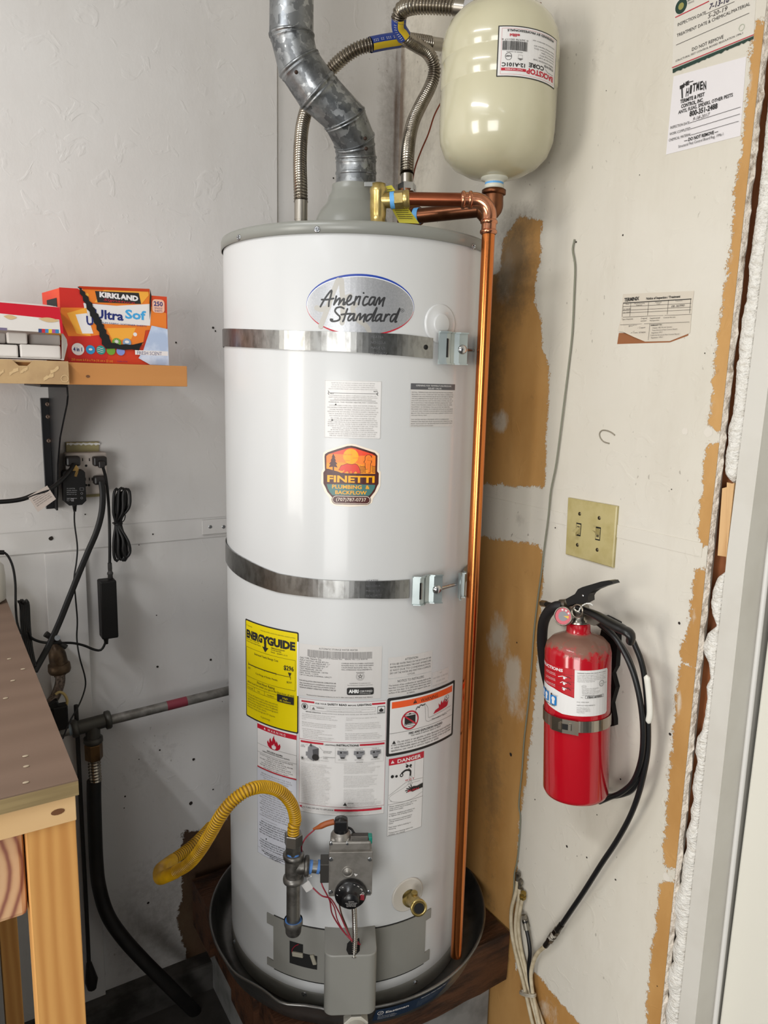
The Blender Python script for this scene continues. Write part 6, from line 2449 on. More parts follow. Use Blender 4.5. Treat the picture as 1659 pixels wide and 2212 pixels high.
# ---------------------------------------------------------------- shelf on the left wall
mshelf = wood('shelf_pine', 'b5793f', 'c78d50', 10, sc_=(.08, 1, 1), axis=0)
SO = .25
sA, sB = onL(147.6, 782.5, SO), onL(404, 791, SO)
szt, szb = (sA.z + sB.z) / 2, (onL(147.6, 830.3, SO).z + onL(404, 835.5, SO).z) / 2
sxr = sB.x
mb = MB().box(((sxr - 1.7) / 2, -(SO + DS) / 2, (szt + szb) / 2), (sxr + 1.7, SO - DS, szt - szb), mshelf, bev=.001)
shelf = thing('wall_shelf', 'pine shelf board on the left wall holding the boxes', 'shelf', (sxr - .3, -SO, szb))
part('board', mb, shelf)
kp = onL(190, 813, SO + .0004)
part('knot', MB().raw([kp + V((.0035 * math.cos(a), 0, .0025 * math.sin(a))) for a in [2 * PI * k / 10 for k in range(10)]], [tuple(range(10))], MATS['knot_brown']), shelf)

# bracket
mbk = M('bracket_black', '0e0e11', .4)
bk = thing('shelf_bracket', 'black steel shelf bracket with long wall flange under the pine shelf', 'bracket', tuple(onL(112, 1098, DS)))
f0, f1 = onL(91, 860, DS + .002), onL(122, 1098, DS + .002)
mb = MB().box(((f0.x + f1.x) / 2 - .004, -DS - .0022, (f0.z + f1.z) / 2), (abs(f1.x - f0.x) , .004, f0.z - f1.z), mbk, bev=.001)
part('wall_flange', mb, bk)
xw = f1.x - .004
yw = -DS - .004
for sgn in (0,):
    prof_ = [(yw, f1.z), (yw, szb - .004), (-.225, szb - .004), (-.228, szb - .020), (-.215, szb - .035), (-.17, szb - .065), (-.12, szb - .10), (-.075, szb - .155), (-.05, szb - .22), (-.04, f1.z + .02), (-.035, f1.z)]
    vs = [V((xw, y, z)) for y, z in prof_] + [V((xw + .003, y, z)) for y, z in prof_]
    n = len(prof_)
    mb = MB().raw(vs, [tuple(range(n)), tuple(range(n, 2 * n))[::-1]] + [(i, (i + 1) % n + 0, (i + 1) % n + n, i + n)[::-1] for i in range(n)], mbk)
    part('gusset', mb, bk)
mslot = M('slot_wall', 'a29d97', .8)
mb = MB()
for y0, z0, z1 in ((-.195, szb - .012, szb - .036), (-.165, szb - .012, szb - .04), (-.03, szb - .14, szb - .175), (-.03, szb - .20, szb - .25)):
    mb.raw([V((xw + .0034, y0 - .0018, z0)), V((xw + .0034, y0 + .0018, z0)), V((xw + .0034, y0 + .0018 + .004, z1)), V((xw + .0034, y0 - .0018 + .004, z1))], [(0, 1, 2, 3)], mslot)
part('slots', mb, bk, kind='stuff')
mb = MB().box((xw - .020, (yw - .225) / 2, szb - .003), (.045, .22, .0045), mbk, bev=.0008)
part('top_flange', mb, bk)
for x, y in ((103, 873), (104, 900), (106, 952)):
    inst('screw', MB().lathe([(.0045, 0), (.004, .001), (.0015, .0012), (.001, .0006), (0, .0006)], (0, 0, 0), (0, 0, 1), M('screw_dull', '6a5a50', .5, .5), 14).mesh('screw'), bk, onL(x, y, DS + .0042), (0, -1, 0))

# small cardboard tray at the shelf front (its face hangs over the board edge)
mcard = M('cardboard', 'b3956b', .75, c2='a58660', vs=20, bump=.1, bs=80)
mcard2 = M('cardboard_torn', 'c4a77c', .8, bump=.5, bs=120)
cb = SO + .012
c0, c1_ = onL(-160, 776, cb), onL(147.5, 783, cb)
ct, cbm = onL(70, 778, cb).z, onL(70, 829, cb).z
tray = thing('cardboard_tray', 'plain brown cardboard tray with a notch, leaning over the shelf front', 'cardboard box', (c1_.x - .1, -cb, cbm))
nx0, nx1 = onL(25, 780, cb).x, onL(73, 780, cb).x
nz1 = onL(50, 790, cb).z
poly = [(c0.x, cbm), (c1_.x, cbm), (c1_.x, ct), (nx1, ct), (nx1 - .010, nz1), (nx0 + .010, nz1), (nx0, ct), (c0.x, ct)]
mx_ = Matrix(((1, 0, 0, 0), (0, 0, -1, -cb + .003), (0, 1, 0, 0), (0, 0, 0, 1)))
mb = MB().prism(poly, .003, mcard, mx_)
part('front_flap', mb, tray)
mb = MB().box(((c0.x + c1_.x) / 2, -(cb - .10), ct - .0035 + .0015), (c1_.x - c0.x, .19, .003), mcard)
part('tray_floor', mb, tray)
mb = MB()
rng = random.Random(8)
for x, y, l_ in ((30, 803, 20), (52, 800, 16), (105, 815, 22), (118, 800, 18), (2, 806, 12)):
    p, q = onL(x - l_ / 2, y + 5, cb + .0005), onL(x + l_ / 2, y - 5, cb + .0005)
    k = 6
    up_, dn_ = [], []
    for i in range(k + 1):
        t = p.lerp(q, i / k)
        up_.append(t + V((0, 0, .002 + .003 * rng.random())))
        dn_.append(t - V((0, 0, .001 + .002 * rng.random())))
    mb.raw(up_ + dn_[::-1], [tuple(range(2 * k + 2))], mcard2)
part('torn_spots', mb, tray, kind='stuff')
p = onL(140, 818, cb + .0008)
part('round_mark', MB().lathe([(.0050, 0), (.0056, .0003), (.0062, 0)], p, (0, -1, 0), mcard2, 20), tray)

# open white and red carton lying on the tray, with soap bars inside
mwc = M('carton_white', 'd5d0cb', .5)
mrc = M('carton_red', 'c01028', .4)
ro = SO + .004
rT, rB = onL(60, 660, ro).z, ct + .0025
rx1 = onL(136, 720, ro).x
rx0 = onL(-150, 720, ro).x
carton = thing('soap_carton', 'torn white carton with red top stripe on the cardboard tray', 'box', (rx1 - .1, -ro, rB))
P0 = lambda x, y, o=ro: onL(x, y, o)
red = [P0(-150, 640), P0(0, 653), P0(128, 664), P0(133, 691), P0(0, 677), P0(-150, 668)]
wht = [P0(-150, 668), P0(0, 677), P0(133, 691), P0(135, 720), P0(0, 712), P0(-150, 706)]
for nm, q, mt in (('red_stripe', red, mrc), ('front_panel', wht, mwc)):
    n = len(q)
    mb = MB().raw(q + [p + V((0, .0008, 0)) for p in q], [tuple(range(n))[::-1], tuple(range(n, 2 * n))] + [(i, (i + 1) % n, (i + 1) % n + n, i + n) for i in range(n)], mt)
    fp = part(nm, mb, carton)
# end strip in red, colour bars
mb = MB()
q = [P0(128, 690, ro + .0006), P0(134, 691, ro + .0006), P0(137, 721, ro + .0006), P0(131, 720, ro + .0006)]
mb.raw(q, [(3, 2, 1, 0)], mrc)
cols = ['2a3f6f', 'b8232f', '3a78b0', 'd9b928', '9a4a86', '2f78a8']
for k, cc in enumerate(cols):
    q = [P0(83 + 7.3 * k, 710 + .3 * k, ro + .0006), P0(90.3 + 7.3 * k, 710.4 + .3 * k, ro + .0006), P0(90.3 + 7.3 * k, 718.7 + .3 * k, ro + .0006), P0(83 + 7.3 * k, 718.3 + .3 * k, ro + .0006)]
    mb.raw(q, [(3, 2, 1, 0)], M('bar_' + cc, cc, .5))
q = [P0(-8, 707, ro + .0006), P0(15, 708.5, ro + .0006), P0(15, 714, ro + .0006), P0(-8, 712.5, ro + .0006)]
mb.raw(q, [(3, 2, 1, 0)], M('bar_grey2', '6e6480', .5))
part('printed_bars', mb, fp, kind='stuff')
mb = MB()
for cxx, cyy, l_ in ((22, 684, 28), (105, 690, 44)):
    k = 10
    L1_, L2_ = [], []
    for i in range(k + 1):
        x = cxx - l_ / 2 + l_ * i / k
        e = math.sin(PI * i / k)
        L1_.append(P0(x, cyy - 4 * e + (x - cxx) * .1, ro + .0005))
        L2_.append(P0(x, cyy + 5 * e + (x - cxx) * .12 + 1, ro + .0005))
    mb.raw(L1_ + L2_[::-1], [tuple(range(2 * k + 2))[::-1]], mcard2)
part('torn_spots', mb, fp, kind='stuff')
# carton top, back and bottom
tp0 = (P0(-150, 640).z + P0(128, 664).z) / 2
mb = MB()
a, b = P0(-150, 640), P0(128, 664)
bk_ = .085
mb.raw([a, b, b + V((-.004, bk_, .010)), a + V((0, bk_, .010))], [(0, 1, 2, 3)], mwc)
part('top_panel', mb, carton)
mb = MB().box(((rx0 + rx1) / 2, -ro + bk_, (tp0 + rB) / 2), (rx1 - rx0, .0012, tp0 - rB), mwc)
mb.box(((rx0 + rx1) / 2, -ro + bk_ / 2, rB + .0006), (rx1 - rx0, bk_ - .002, .0012), mwc)
part('carton_shell', mb, carton)
q = [P0(133, 715, ro - .002), P0(144, 733, ro - .004), P0(146, 745, ro - .004), P0(138, 779, ro - .003), P0(133, 779, ro - .003)]
part('side_flap', MB().raw(q, [(4, 3, 2, 1, 0)], M('carton_inside', 'a09890', .7)), carton, 'crumpled grey side flap')
msoap = M('soap_white', 'd3cdc7', .6, bump=.1, bs=60)
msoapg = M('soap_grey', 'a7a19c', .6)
for k, (x0, x1, y0, y1, o_, mt, lab) in enumerate(((-60, 40, 743, 770, .24, msoap, 'white soap box at the left of the lower pair in the torn carton'), (43, 132, 745, 775, .24, msoap, 'white soap box at the right of the lower pair in the torn carton'),
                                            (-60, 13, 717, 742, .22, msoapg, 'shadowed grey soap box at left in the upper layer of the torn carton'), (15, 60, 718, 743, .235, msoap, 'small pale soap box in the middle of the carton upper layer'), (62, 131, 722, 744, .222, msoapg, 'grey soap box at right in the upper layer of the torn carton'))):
    a, b = onL(x0, (y0 + y1) / 2, o_), onL(x1, (y0 + y1) / 2, o_)
    z1, z0 = onL((x0 + x1) / 2, y0, o_).z, onL((x0 + x1) / 2, y1, o_).z
    if k < 2:
        z0 = rB + .0014
        zlow = z1
    else:
        z0 = zlow + .0004
    z1 = max(z1, z0 + .014)
    mb = MB().box(((a.x + b.x) / 2, -o_ + .032, (z0 + z1) / 2), (b.x - a.x - .001, .064, z1 - z0), mt, bev=.0025)
    single('soap_box', mb, lab, 'soap box', group='small soap boxes in the torn carton')

# fabric softener carton
fo = .215
FT = [onL(134, 622, fo + .01), onL(173, 619, fo + .012), onL(323, 626, fo + .012), onL(359, 641, fo - .01)]
fzb = szt + .0008
mor = M('carton_orange', 'c4301f', .32, c2='d2521f', vs=9, vlo=.35, vhi=.7)
mdk_ = M('carton_darkred', 'b3202a', .35)
soft = thing('softener_box', 'orange and red fabric softener carton with a torn black zigzag opening on the shelf', 'box', (sxr - .12, -fo, fzb))
xl_ = onL(133, 700, fo).x
xr_ = onL(362, 700, fo).x
zb_f = fzb
zt_l = onL(133, 622, fo).z
zt_r = onL(359, 641, fo).z
# front face as quad, printed with a decal
fTL, fTR = V((xl_, -fo, zt_l)), V((xr_, -fo, zt_r))
fBL, fBR = V((onL(140, 781, fo).x, -fo, zb_f)), V((onL(363, 786, fo).x, -fo, zb_f))
mb = MB()
dpt = .095
bl = [fTL, fTR, fBR, fBL]
bk4 = [p + V((0, dpt, 0)) for p in bl]
sdl = onL(106, 628, fo - .03)
bk4[0] = V((fTL.x - .022, -fo + .05, fTL.z - .006)) * 1
bk4[3] = V((fBL.x - .022, -fo + .05, fBL.z))
mb.raw(bl + bk4, [(3, 2, 1, 0), (4, 5, 6, 7), (0, 1, 5, 4), (2, 3, 7, 6), (1, 2, 6, 5), (0, 4, 7, 3)], mor)
part('carton', mb, soft)
D = quadDecal(fTL, fTR, fBR, fBL, (0, -1, 0))


def F3(x, y):     # 3.456x enlargement -> fractions of the carton front (px frame 133..363 x 620..786)
    X, Y = x / 3.456, y / 3.456 + 580
    fx = (X - 134) / (361 - 134)
    tp_ = 620 + 21 * max(0, fx - .1) if fx > .85 else 620 + 6 * fx
    tp_ = 622 + 19 * fx
    bt_ = 781 + 5 * fx
    return (fx, (Y - tp_) / (bt_ - tp_))


def Q(*p):
    return [F3(x, y) for x, y in p]


mo1 = M('print_orange', 'e07a28', .35)
mo2 = M('print_amber', 'eaa53c', .35)
mo3 = M('print_red', 'c02a22', .35)
mnv = M('print_navy', '1e2a6e', .4)
msk = M('print_sky', '3f9fd6', .4)
mpw = M('print_white', 'dedad9', .4)
D.poly(Q((458, 142), (590, 150), (690, 400), (800, 560), (760, 700), (490, 695), (480, 560), (510, 510), (455, 300)), mo3)
D.poly(Q((620, 150), (1115, 155), (1115, 270), (1090, 300), (640, 250)), mo1)
D.poly(Q((460, 290), (700, 290), (1100, 270), (1240, 330), (1240, 440), (900, 470), (640, 500), (500, 500), (455, 380)), mo1)
D.poly(Q((520, 330), (640, 330), (640, 455), (560, 455)), mo2)
D.poly(Q((700, 430), (1080, 425), (1050, 560), (780, 560)), mo1)
D.poly(Q((780, 440), (1000, 435), (960, 520), (820, 530)), mo2)
D.circ(*F3(992, 484), .0035, mpw, 12)
D.circ(*F3(650, 195), .0028, mo2, 12)
D.poly(Q((780, 150), (1100, 155), (1105, 200), (1050, 260), (700, 250)), mo2)
D.poly(Q((620, 255), (860, 275), (1110, 262), (1120, 320), (1110, 420), (860, 412), (640, 400)), mpw)
D.poly(Q((500, 330), (640, 290), (660, 500), (560, 480)), mo2)
D.poly(Q((560, 340), (640, 330), (680, 480), (600, 480)), mpw)
# word marks
D.poly(Q((708, 168), (1030, 182), (1045, 262), (722, 250)), mink)
D.text('KIRKLAND', *F3(880, 225), .068, mpw, align='c', width=.365, bold=.06, rot=-.03)
D.text('Signature', *F3(880, 250), .035, mred, align='c', width=.30, shear=.5, rot=-.03)
D.text('Ultra', *F3(690, 365), .125, mnv, width=.275, bold=.03, rot=-.02)
D.text('Sof', *F3(920, 365), .125, msk, width=.19, bold=.03, rot=-.02)
D.text('U', *F3(632, 415), .125, mnv, width=.07, bold=.03)
D.text('PREMIUM FABRIC SOFTENER SHEETS', *F3(690, 400), .022, mnv, width=.50, rot=-.02)
D.text('250', *F3(1142, 275), .07, mnv, width=.09, bold=.03)
D.rrect(*F3(1130, 226), *F3(1226, 330), .006, M('print_glow', 'e6b59c', .4))
D.text('250', *F3(1142, 275), .065, mnv, width=.09, bold=.03)
D.text('SINGLE', *F3(1146, 298), .028, mnv, width=.08)
D.text('SHEETS', *F3(1146, 318), .028, mnv, width=.08)
for (x, y), rr_, mt in (((562, 597), .0105, mpw), ((652, 600), .0078, M('dot_blue', '2f8cc0', .4)), ((728, 602), .0078, M('dot_teal', '2b8f88', .4)), ((803, 606), .0076, M('dot_green', '6a9a32', .4)), ((876, 610), .0074, M('dot_lav', '7d8ccc', .4)), ((848, 545), .0078, MATS['dot_green']), ((926, 545), .0074, M('dot_grey', '7f9ab8', .4))):
    D.circ(*F3(x, y), rr_, mt, 20)
D.text('4 in 1', *F3(562, 612), .055, mnv, align='c', width=.085, bold=.03)
for k in range(8):
    a = PI / 4 * k
    x, y = F3(848, 538)
    D.stroke([(x, y), (x + .022 * math.cos(a), y + .030 * math.sin(a))], .0012, mpw)
D.ell(*F3(926, 540), .022, .020, mpw, 12)
D.ell(*F3(652, 598), .018, .016, mpw, 10)
for k in range(3):
    x0, y0 = F3(700, 588 + 14 * k)
    D.stroke([(x0, y0), (x0 + .02, y0 - .006), (x0 + .04, y0 + .004), (x0 + .06, y0 - .004)], .0008, mpw)
D.text('250 count 6.4 in x 9 in (16 cm x 22 cm)', *F3(508, 682), .034, mo2, width=.39, rot=-.01)
D.text('TO OPEN - LIFT TAB', *F3(845, 690), .018, mnv, width=.10)
# sheet of cloth printed at right
D.poly(Q((1120, 420), (1245, 445), (1252, 712), (1100, 708), (1010, 660), (1050, 600), (1080, 520)), M('print_cloth', 'a9b9d4', .4, c2='c9d4e6', vs=30))
D.rect(*F3(985, 600), *F3(1245, 642), mpw)
D.text('FRESH SCENT', *F3(1000, 632), .050, mnv, width=.25)
# torn zigzag opening: real black slit standing proud of nothing, a dark card edge
zl_ = [(583, 138), (598, 190), (618, 240), (640, 300), (662, 350), (686, 400), (704, 450), (722, 500), (736, 560), (765, 592), (900, 600), (1015, 603), (1030, 572), (1058, 540)]
zr_ = [(960, 563), (870, 562), (806, 548), (795, 520), (772, 480), (758, 440), (742, 405), (726, 365), (700, 322), (684, 282), (660, 240), (636, 195), (615, 165), (592, 138)]
zz = []
for S_ in (zl_, zr_):
    for (xa, ya), (xb_, yb_) in zip(S_, S_[1:]):
        zz.append((xa, ya))
        zz.append(((xa + xb_) / 2 + (9 if ya < 530 else 0), (ya + yb_) / 2 - 6))
    zz.append(S_[-1])
D.poly(Q(*zz), mblack)
D.poly(Q((1118, 155), (1124, 200), (1118, 300), (1105, 380), (1108, 250), (1112, 200)), mblack)
part('front_print', D.mb, soft)
# the raised front tab (torn panel leaning out a touch)
q = [onL(170, 618, fo + .004), onL(323, 624, fo + .004), onL(322, 630, fo + .0015), onL(172, 624, fo + .0015)]
part('torn_tab', MB().raw(q + [p + V((0, .001, 0)) for p in q], [(3, 2, 1, 0), (4, 5, 6, 7), (0, 1, 5, 4), (1, 2, 6, 5), (2, 3, 7, 6), (3, 0, 4, 7)], mor), soft)
D = quadDecal(bk4[0], fTL, fBL, bk4[3], (-.85, -.5, 0))
D.rect(.25, .12, .8, .40, mink)
D.text('KIRK', .52, .30, .07, mpw, align='c', width=.4, bold=.04)
D.rect(.0, .42, 1, .7, mo2)
part('side_print', D.mb, soft)

# ---------------------------------------------------------------- outlet with six-way tap, plugs and cords
mout = M('outlet_white', 'b5aba3', .4, c2='a79d95', vs=20)
mplate = M('plate_almond', 'a2986c', .4, c2='958b60', vs=20)
ot = thing('power_outlet', 'almond wall plate with a white six-way outlet tap below the shelf bracket', 'outlet', tuple(onL(185, 1070, DS)))
A, B = onL(141, 955, DS + .002), onL(218, 1072, DS + .002)
mb = MB().box(((A.x + B.x) / 2, -DS - .003, (A.z + B.z) / 2), (B.x - A.x, .006, A.z - B.z), mplate, bev=.0015)
part('wall_plate', mb, ot)
mb = MB()
k = 16
P_ = []
for i in range(k + 1):
    P_.append(onL(144 + (216 - 144) * i / k, 957 + .8 * math.sin(i * 2.1), DS + .0066))
for i in range(k + 1):
    P_.append(onL(216 - (216 - 144) * i / k, 961 + 1.6 * math.sin(i * 3.7), DS + .0066))
mb.raw(P_, [tuple(range(len(P_)))], mwt)
part('paint_smear', mb, ot)
TO = .040
A, B = onL(140, 979, TO), onL(234, 1066, TO)
mb = MB().box(((A.x + B.x) / 2, -(DS + .006 + TO) / 2, (A.z + B.z) / 2), (B.x - A.x, TO - DS - .006, A.z - B.z), mout, bev=.004)
tap = part('outlet_tap', mb, ot, 'white six-way outlet tap')
mb = MB()
for x, y in ((186, 994), (186, 1036), (232 - 40, 1036)):
    for dx, w_ in ((-7.5, 1.6), (7, 1.6)):
        p = onL(x + dx, y - 1, TO + .0003)
        mb.box(p, (.0018, .0004, .006), mblack)
    p = onL(x, y + 12, TO + .0003)
    mb.lathe([(0, .0001), (.0026, .0001)], p, (0, -1, 0), mblack, 10)
part('sockets', mb, tap)
mcord = M('cord_black', '0b0a0a', .45, spec=.35)
mcordb = M('cord_brownblack', '1c1716', .45)


def cord(name, pts, r, lab, cat='cable', flat=1.0, mt=None, on=onL, group=None, n=12, step=.006, up=None):
    P = [on(*a) if not isinstance(a, V) else a for a in pts]
    return single(name, MB().tube(resample(spline(P, 10), step), r, mt or mcord, n, flat=flat, up=up), lab, cat, group=group)


# wall wart
ww = thing('wall_adapter', 'black wall-wart power adapter with white print plugged into the tap', 'adapter', tuple(onL(160, 1092, .06)))
A, B = onL(136, 1018, .068), onL(187, 1090, .068)
hex_ = [(A.x, A.z - .004), (A.x + .003, A.z), (B.x - .003, A.z), (B.x, A.z - .004), (B.x, B.z + .008), ((A.x + B.x) / 2 + .012, B.z), ((A.x + B.x) / 2 - .012, B.z), (A.x, B.z + .008)]
mx_ = Matrix(((1, 0, 0, 0), (0, 0, 1, -.068), (0, 1, 0, 0), (0, 0, 0, 1)))
mb = MB().prism(hex_, .0265, mblk, mx_)
bo_ = part('adapter_body', mb, ww)
D = quadDecal(onL(142, 1052, .0682), onL(184, 1052, .0682), onL(184, 1085, .0682), onL(142, 1085, .0682), (0, -1, 0))
mpr = M('print_palegrey', '9a9a9c', .6)
D.para(['AC ADAPTER', 'MODEL 9NA0121', 'INPUT 100-240V 0.5A', 'OUTPUT 12V 1.5A', '', 'MADE IN CHINA'], .05, .12, .13, .06, mpr, width=.5)
D.frame(.72, .05, .92, .22, .0003, mpr)
D.ring(.82, .42, .0022, .0004, mpr, 12)
D.ring(.82, .72, .0022, .0004, mpr, 12)
D.text('CE', .25, .92, .18, mpr, width=.16, bold=.03)
D.ring(.12, .85, .0022, .0004, mpr, 12)
part('adapter_print', D.mb, bo_)
part('strain_relief', MB().lathe([(.0045, 0), (.0045, .003), (.0036, .0035), (.0042, .006), (.0034, .0065), (.0038, .009), (.003, .0095), (.003, .013)], onL(161, 1091, .055), (0, 0, -1), mcord, 14), ww)
part('cord', MB().tube(resample(spline([onL(*a) for a in ((161, 1097, .055), (161, 1130, .05), (167, 1180, .05), (165, 1215, .05), (160, 1250, .055), (163, 1290, .055), (167, 1340, .055), (166, 1380, .06), (172, 1420, .07), (183, 1460, .07), (184, 1485, .07), (172, 1520, .08), (150, 1560, .10), (136, 1595, .13))], 10), .006), .0016, mcord, 8), ww)

# thick cord plug upper left
pl1 = thing('plug', 'black plug with brass-coloured clip and thick cord in the upper left socket', 'plug', tuple(onL(158, 1000, .06)))
mb = MB().box(onL(157, 996, .050), (.027, .020, .020), mcordb, bev=.004)
part('plug_body', mb, pl1)
part('clip', MB().box(onL(162, 1012, .066), (.012, .004, .010), M('clip_brass', 'b9955a', .3, .9), Matrix.Rotation(-.5, 3, 'Y'), bev=.001).box(onL(165, 1022, .067), (.005, .002, .014), MATS['clip_brass'], Matrix.Rotation(.3, 3, 'Y')), pl1)
K = [onL(*a) for a in ((159, 1003, .066), (150, 1018, .075), (130, 1040, .085), (105, 1058, .09), (75, 1068, .09), (45, 1079, .09), (0, 1084, .09), (-60, 1084, .09))]
part('cord', MB().tube(resample(spline(K, 10), .006), .0043, mcord, 12), pl1)
TG = [onL(60, 1073, .094), onL(102, 1049, .094), onL(121, 1078, .094), onL(82, 1106, .094)]
tgm = M('tag_pale', 'b8aca4', .5)
mb = MB().raw(TG + [p + V((0, .0006, 0)) for p in TG], [(3, 2, 1, 0), (4, 5, 6, 7), (0, 1, 5, 4), (1, 2, 6, 5), (2, 3, 7, 6), (3, 0, 4, 7)], tgm)
tg2 = part('paper_tag', mb, pl1, 'pale paper warning tag')
D = quadDecal(TG[0], TG[1], TG[2], TG[3], (0, -1, 0))
D.para(['WARNING: CHECK CORD', 'BEFORE EACH USE', 'DO NOT REMOVE THIS TAG', 'FOR INDOOR USE ONLY', 'KEEP AWAY FROM WATER'], .1, .25, .12, .06, mink2, width=.8)
part('tag_print', D.mb, tg2)

# right-hand upper plug with bundled cord and power brick
pl2 = thing('power_brick', 'black power brick hanging by its bundled cord from the upper right socket', 'power supply', tuple(onL(233, 1378, .06)))
mb = MB().box(onL(215, 996, .050), (.026, .020, .019), mcordb, bev=.003).box(onL(219, 1003, .064), (.012, .012, .014), mcordb, bev=.002)
part('plug_body', mb, pl2)
K = [onL(*a) for a in ((222, 1008, .068), (228, 1030, .062), (233, 1070, .055), (236, 1120, .05), (237, 1180, .05), (237, 1218, .05))]
part('cord', MB().tube(resample(spline(K, 10), .006), .0030, mcord, 10, up=(1, 0, 0)), pl2)
mb = MB()
for k, (x0, w_, yt, yb__, o_) in enumerate(((248, 9, 1056, 1212, .056), (258, 11, 1054, 1210, .062), (268, 12, 1056, 1204, .066), (254, 9, 1062, 1208, .050), (264, 9, 1060, 1212, .054))):
    L_ = [(x0, yt + 4, o_), (x0 + w_ * .5, yt, o_), (x0 + w_, yt + 8, o_), (x0 + w_ * .9, yt + 40, o_), (254 + k * 1.6, 1128, .056), (x0 + w_ * .5 + 3, 1170, o_), (x0 + w_ * .9 + 2, yb__ - 12, o_), (x0 + w_ * .4, yb__, o_), (x0 - 2, yb__ - 14, o_), (x0 - 2, 1165, o_), (250 + k * 1.6, 1132, .055), (x0 - 3, yt + 50, o_), (x0 - 2, yt + 15, o_), (x0, yt + 4, o_)]
    mb.tube(resample(spline([onL(*a) for a in L_], 8), .005), .0030, mcord, 10)
part('cord_bundle', mb, pl2, kind='stuff')
part('twist_tie', MB().tube(spline([onL(*a) for a in ((243, 1130, .06), (250, 1128, .066), (260, 1129, .066), (268, 1124, .062), (271, 1112, .06))], 6), .0012, mcord, 6).lathe([(.008, -.002), (.0095, -.001), (.0095, .001), (.008, .002)], onL(255, 1131, .058), (0, 0, 1), mcord, 16), pl2)
part('connector', MB().lathe([(.0042, 0), (.0045, .014), (.0040, .015), (.0045, .019), (.0062, .021), (.0062, .024), (.005, .026), (.0058, .045), (0, .046)], onL(237, 1216, .05), (0, 0, -1), M('grey_rubber', '2e2c2a', .6), 14), pl2)
A, B = onL(216, 1258, .075), onL(257, 1378, .075)
mb = MB().box(((A.x + B.x) / 2, -.058, (A.z + B.z) / 2), (B.x - A.x, .032, A.z - B.z), mblk, bev=.003)
part('brick_body', mb, pl2)
part('output_cord', MB().tube(resample(spline([onL(*a) for a in ((229, 1376, .058), (227, 1390, .058), (218, 1404, .058), (203, 1403, .058), (180, 1394, .06), (155, 1389, .07), (120, 1389, .095), (90, 1387, .10), (68, 1378, .11), (60, 1364, .12))], 10), .005), .0026, mcord, 10).lathe([(.006, 0), (.0045, .008), (.004, .014)], onL(229, 1377, .058), (0, 0, -1), mcord, 12), pl2)

# lower right plug with a flat thick cord going down left
pl3 = thing('flat_cord_plug', 'black plug in the lower right socket with a thick flat cord running down left', 'plug', tuple(onL(218, 1040, .06)))
part('plug_body', MB().box(onL(216, 1037, .052), (.026, .020, .018), mcordb, bev=.004), pl3)
K = [onL(*a) for a in ((219, 1040, .066), (222, 1070, .07), (219, 1110, .07), (208, 1150, .07), (190, 1192, .07), (170, 1240, .075), (150, 1290, .08), (128, 1345, .09), (105, 1395, .10), (85, 1432, .11), (75, 1450, .12))]
part('cord', MB().tube(resample(spline(K, 10), .006), .0062, mcord, 14, up=(0, 1, 0), flat=.5), pl3)

# cords dropping behind the bench
t = thing('coiled_cord', 'black cord with a tied coil dropping behind the bench at the left edge', 'cable', tuple(onL(40, 1400, .08)))
K = [onL(*a) for a in ((-30, 1192, .10), (0, 1193, .10), (14, 1197, .10), (27, 1222, .10), (33, 1260, .10), (34, 1310, .10), (37, 1345, .10), (45, 1370, .11))]
part('cord', MB().tube(resample(spline(K, 10), .006), .0022, mcord, 10), t)
part('inline_plug', MB().cyl(onL(-20, 1193, .10), onL(9, 1193.5, .10), .0045, mcord, 12), t)
mb = MB()
for k in range(5):
    x = 38 + k * 4
    mb.tube(resample(spline([onL(*a) for a in ((x, 1300 + 3 * k % 5, .09 + .003 * k), (x + 3, 1297, .09), (x + 7, 1308, .092), (x + 9, 1350, .095), (x + 14, 1400, .11), (x + 22, 1440, .13))], 8), .006), .0030, mcord, 10)
part('coil', mb, t, kind='stuff')

# painted-over metal tie plate with two screws, and clip on seam
mb = MB().box((onL(463, 1137, .006).x, -.0075, onL(463, 1137, .006).z), (onL(491, 1137, .006).x - onL(437, 1137, .006).x, .004, onL(463, 1122, .006).z - onL(463, 1153, .006).z), MW_L, bev=.0008)
tp_ = thing('tie_plate', 'small painted metal plate with two screws on the left wall beside the heater', 'metal plate', tuple(onL(463, 1153, .006)))
part('plate', mb, tp_)
for x in (454, 483):
    inst('screw', screw_me, tp_, onL(x, 1138, .0095), (0, -1, 0), scale=.8)

# white rounded thing at the very left edge on the bench
pw = onZ(-16, 1300, BZ)
mb = MB().lathe([(0, 0), (.030, .001), (.036, .006), (.037, .05), (.035, .07), (.028, .078), (0, .08)], V((pw.x - .012, pw.y, BZ + .0005)), (0, 0, 1), M('white_plastic', 'd0ccc2', .4), 32)
single('white_container', mb, 'white rounded container standing on the bench at the left picture edge', 'container')

# cupboard added out of view to shade the lower left wall and heater
mb = MB().box((-1.52, -.42, .45), (.86, .64, .90), M('shade_cupboard_paint', '6b6a66', .6), bev=.003)
for x in (-1.73, -1.28):
    mb.box((x - .02, -.746, .45), (.40, .012, .86), MATS['shade_cupboard_paint'], bev=.002)
single('shade_cupboard', mb, 'grey cupboard added under the workbench, out of view, to shade the lower left', 'cupboard')

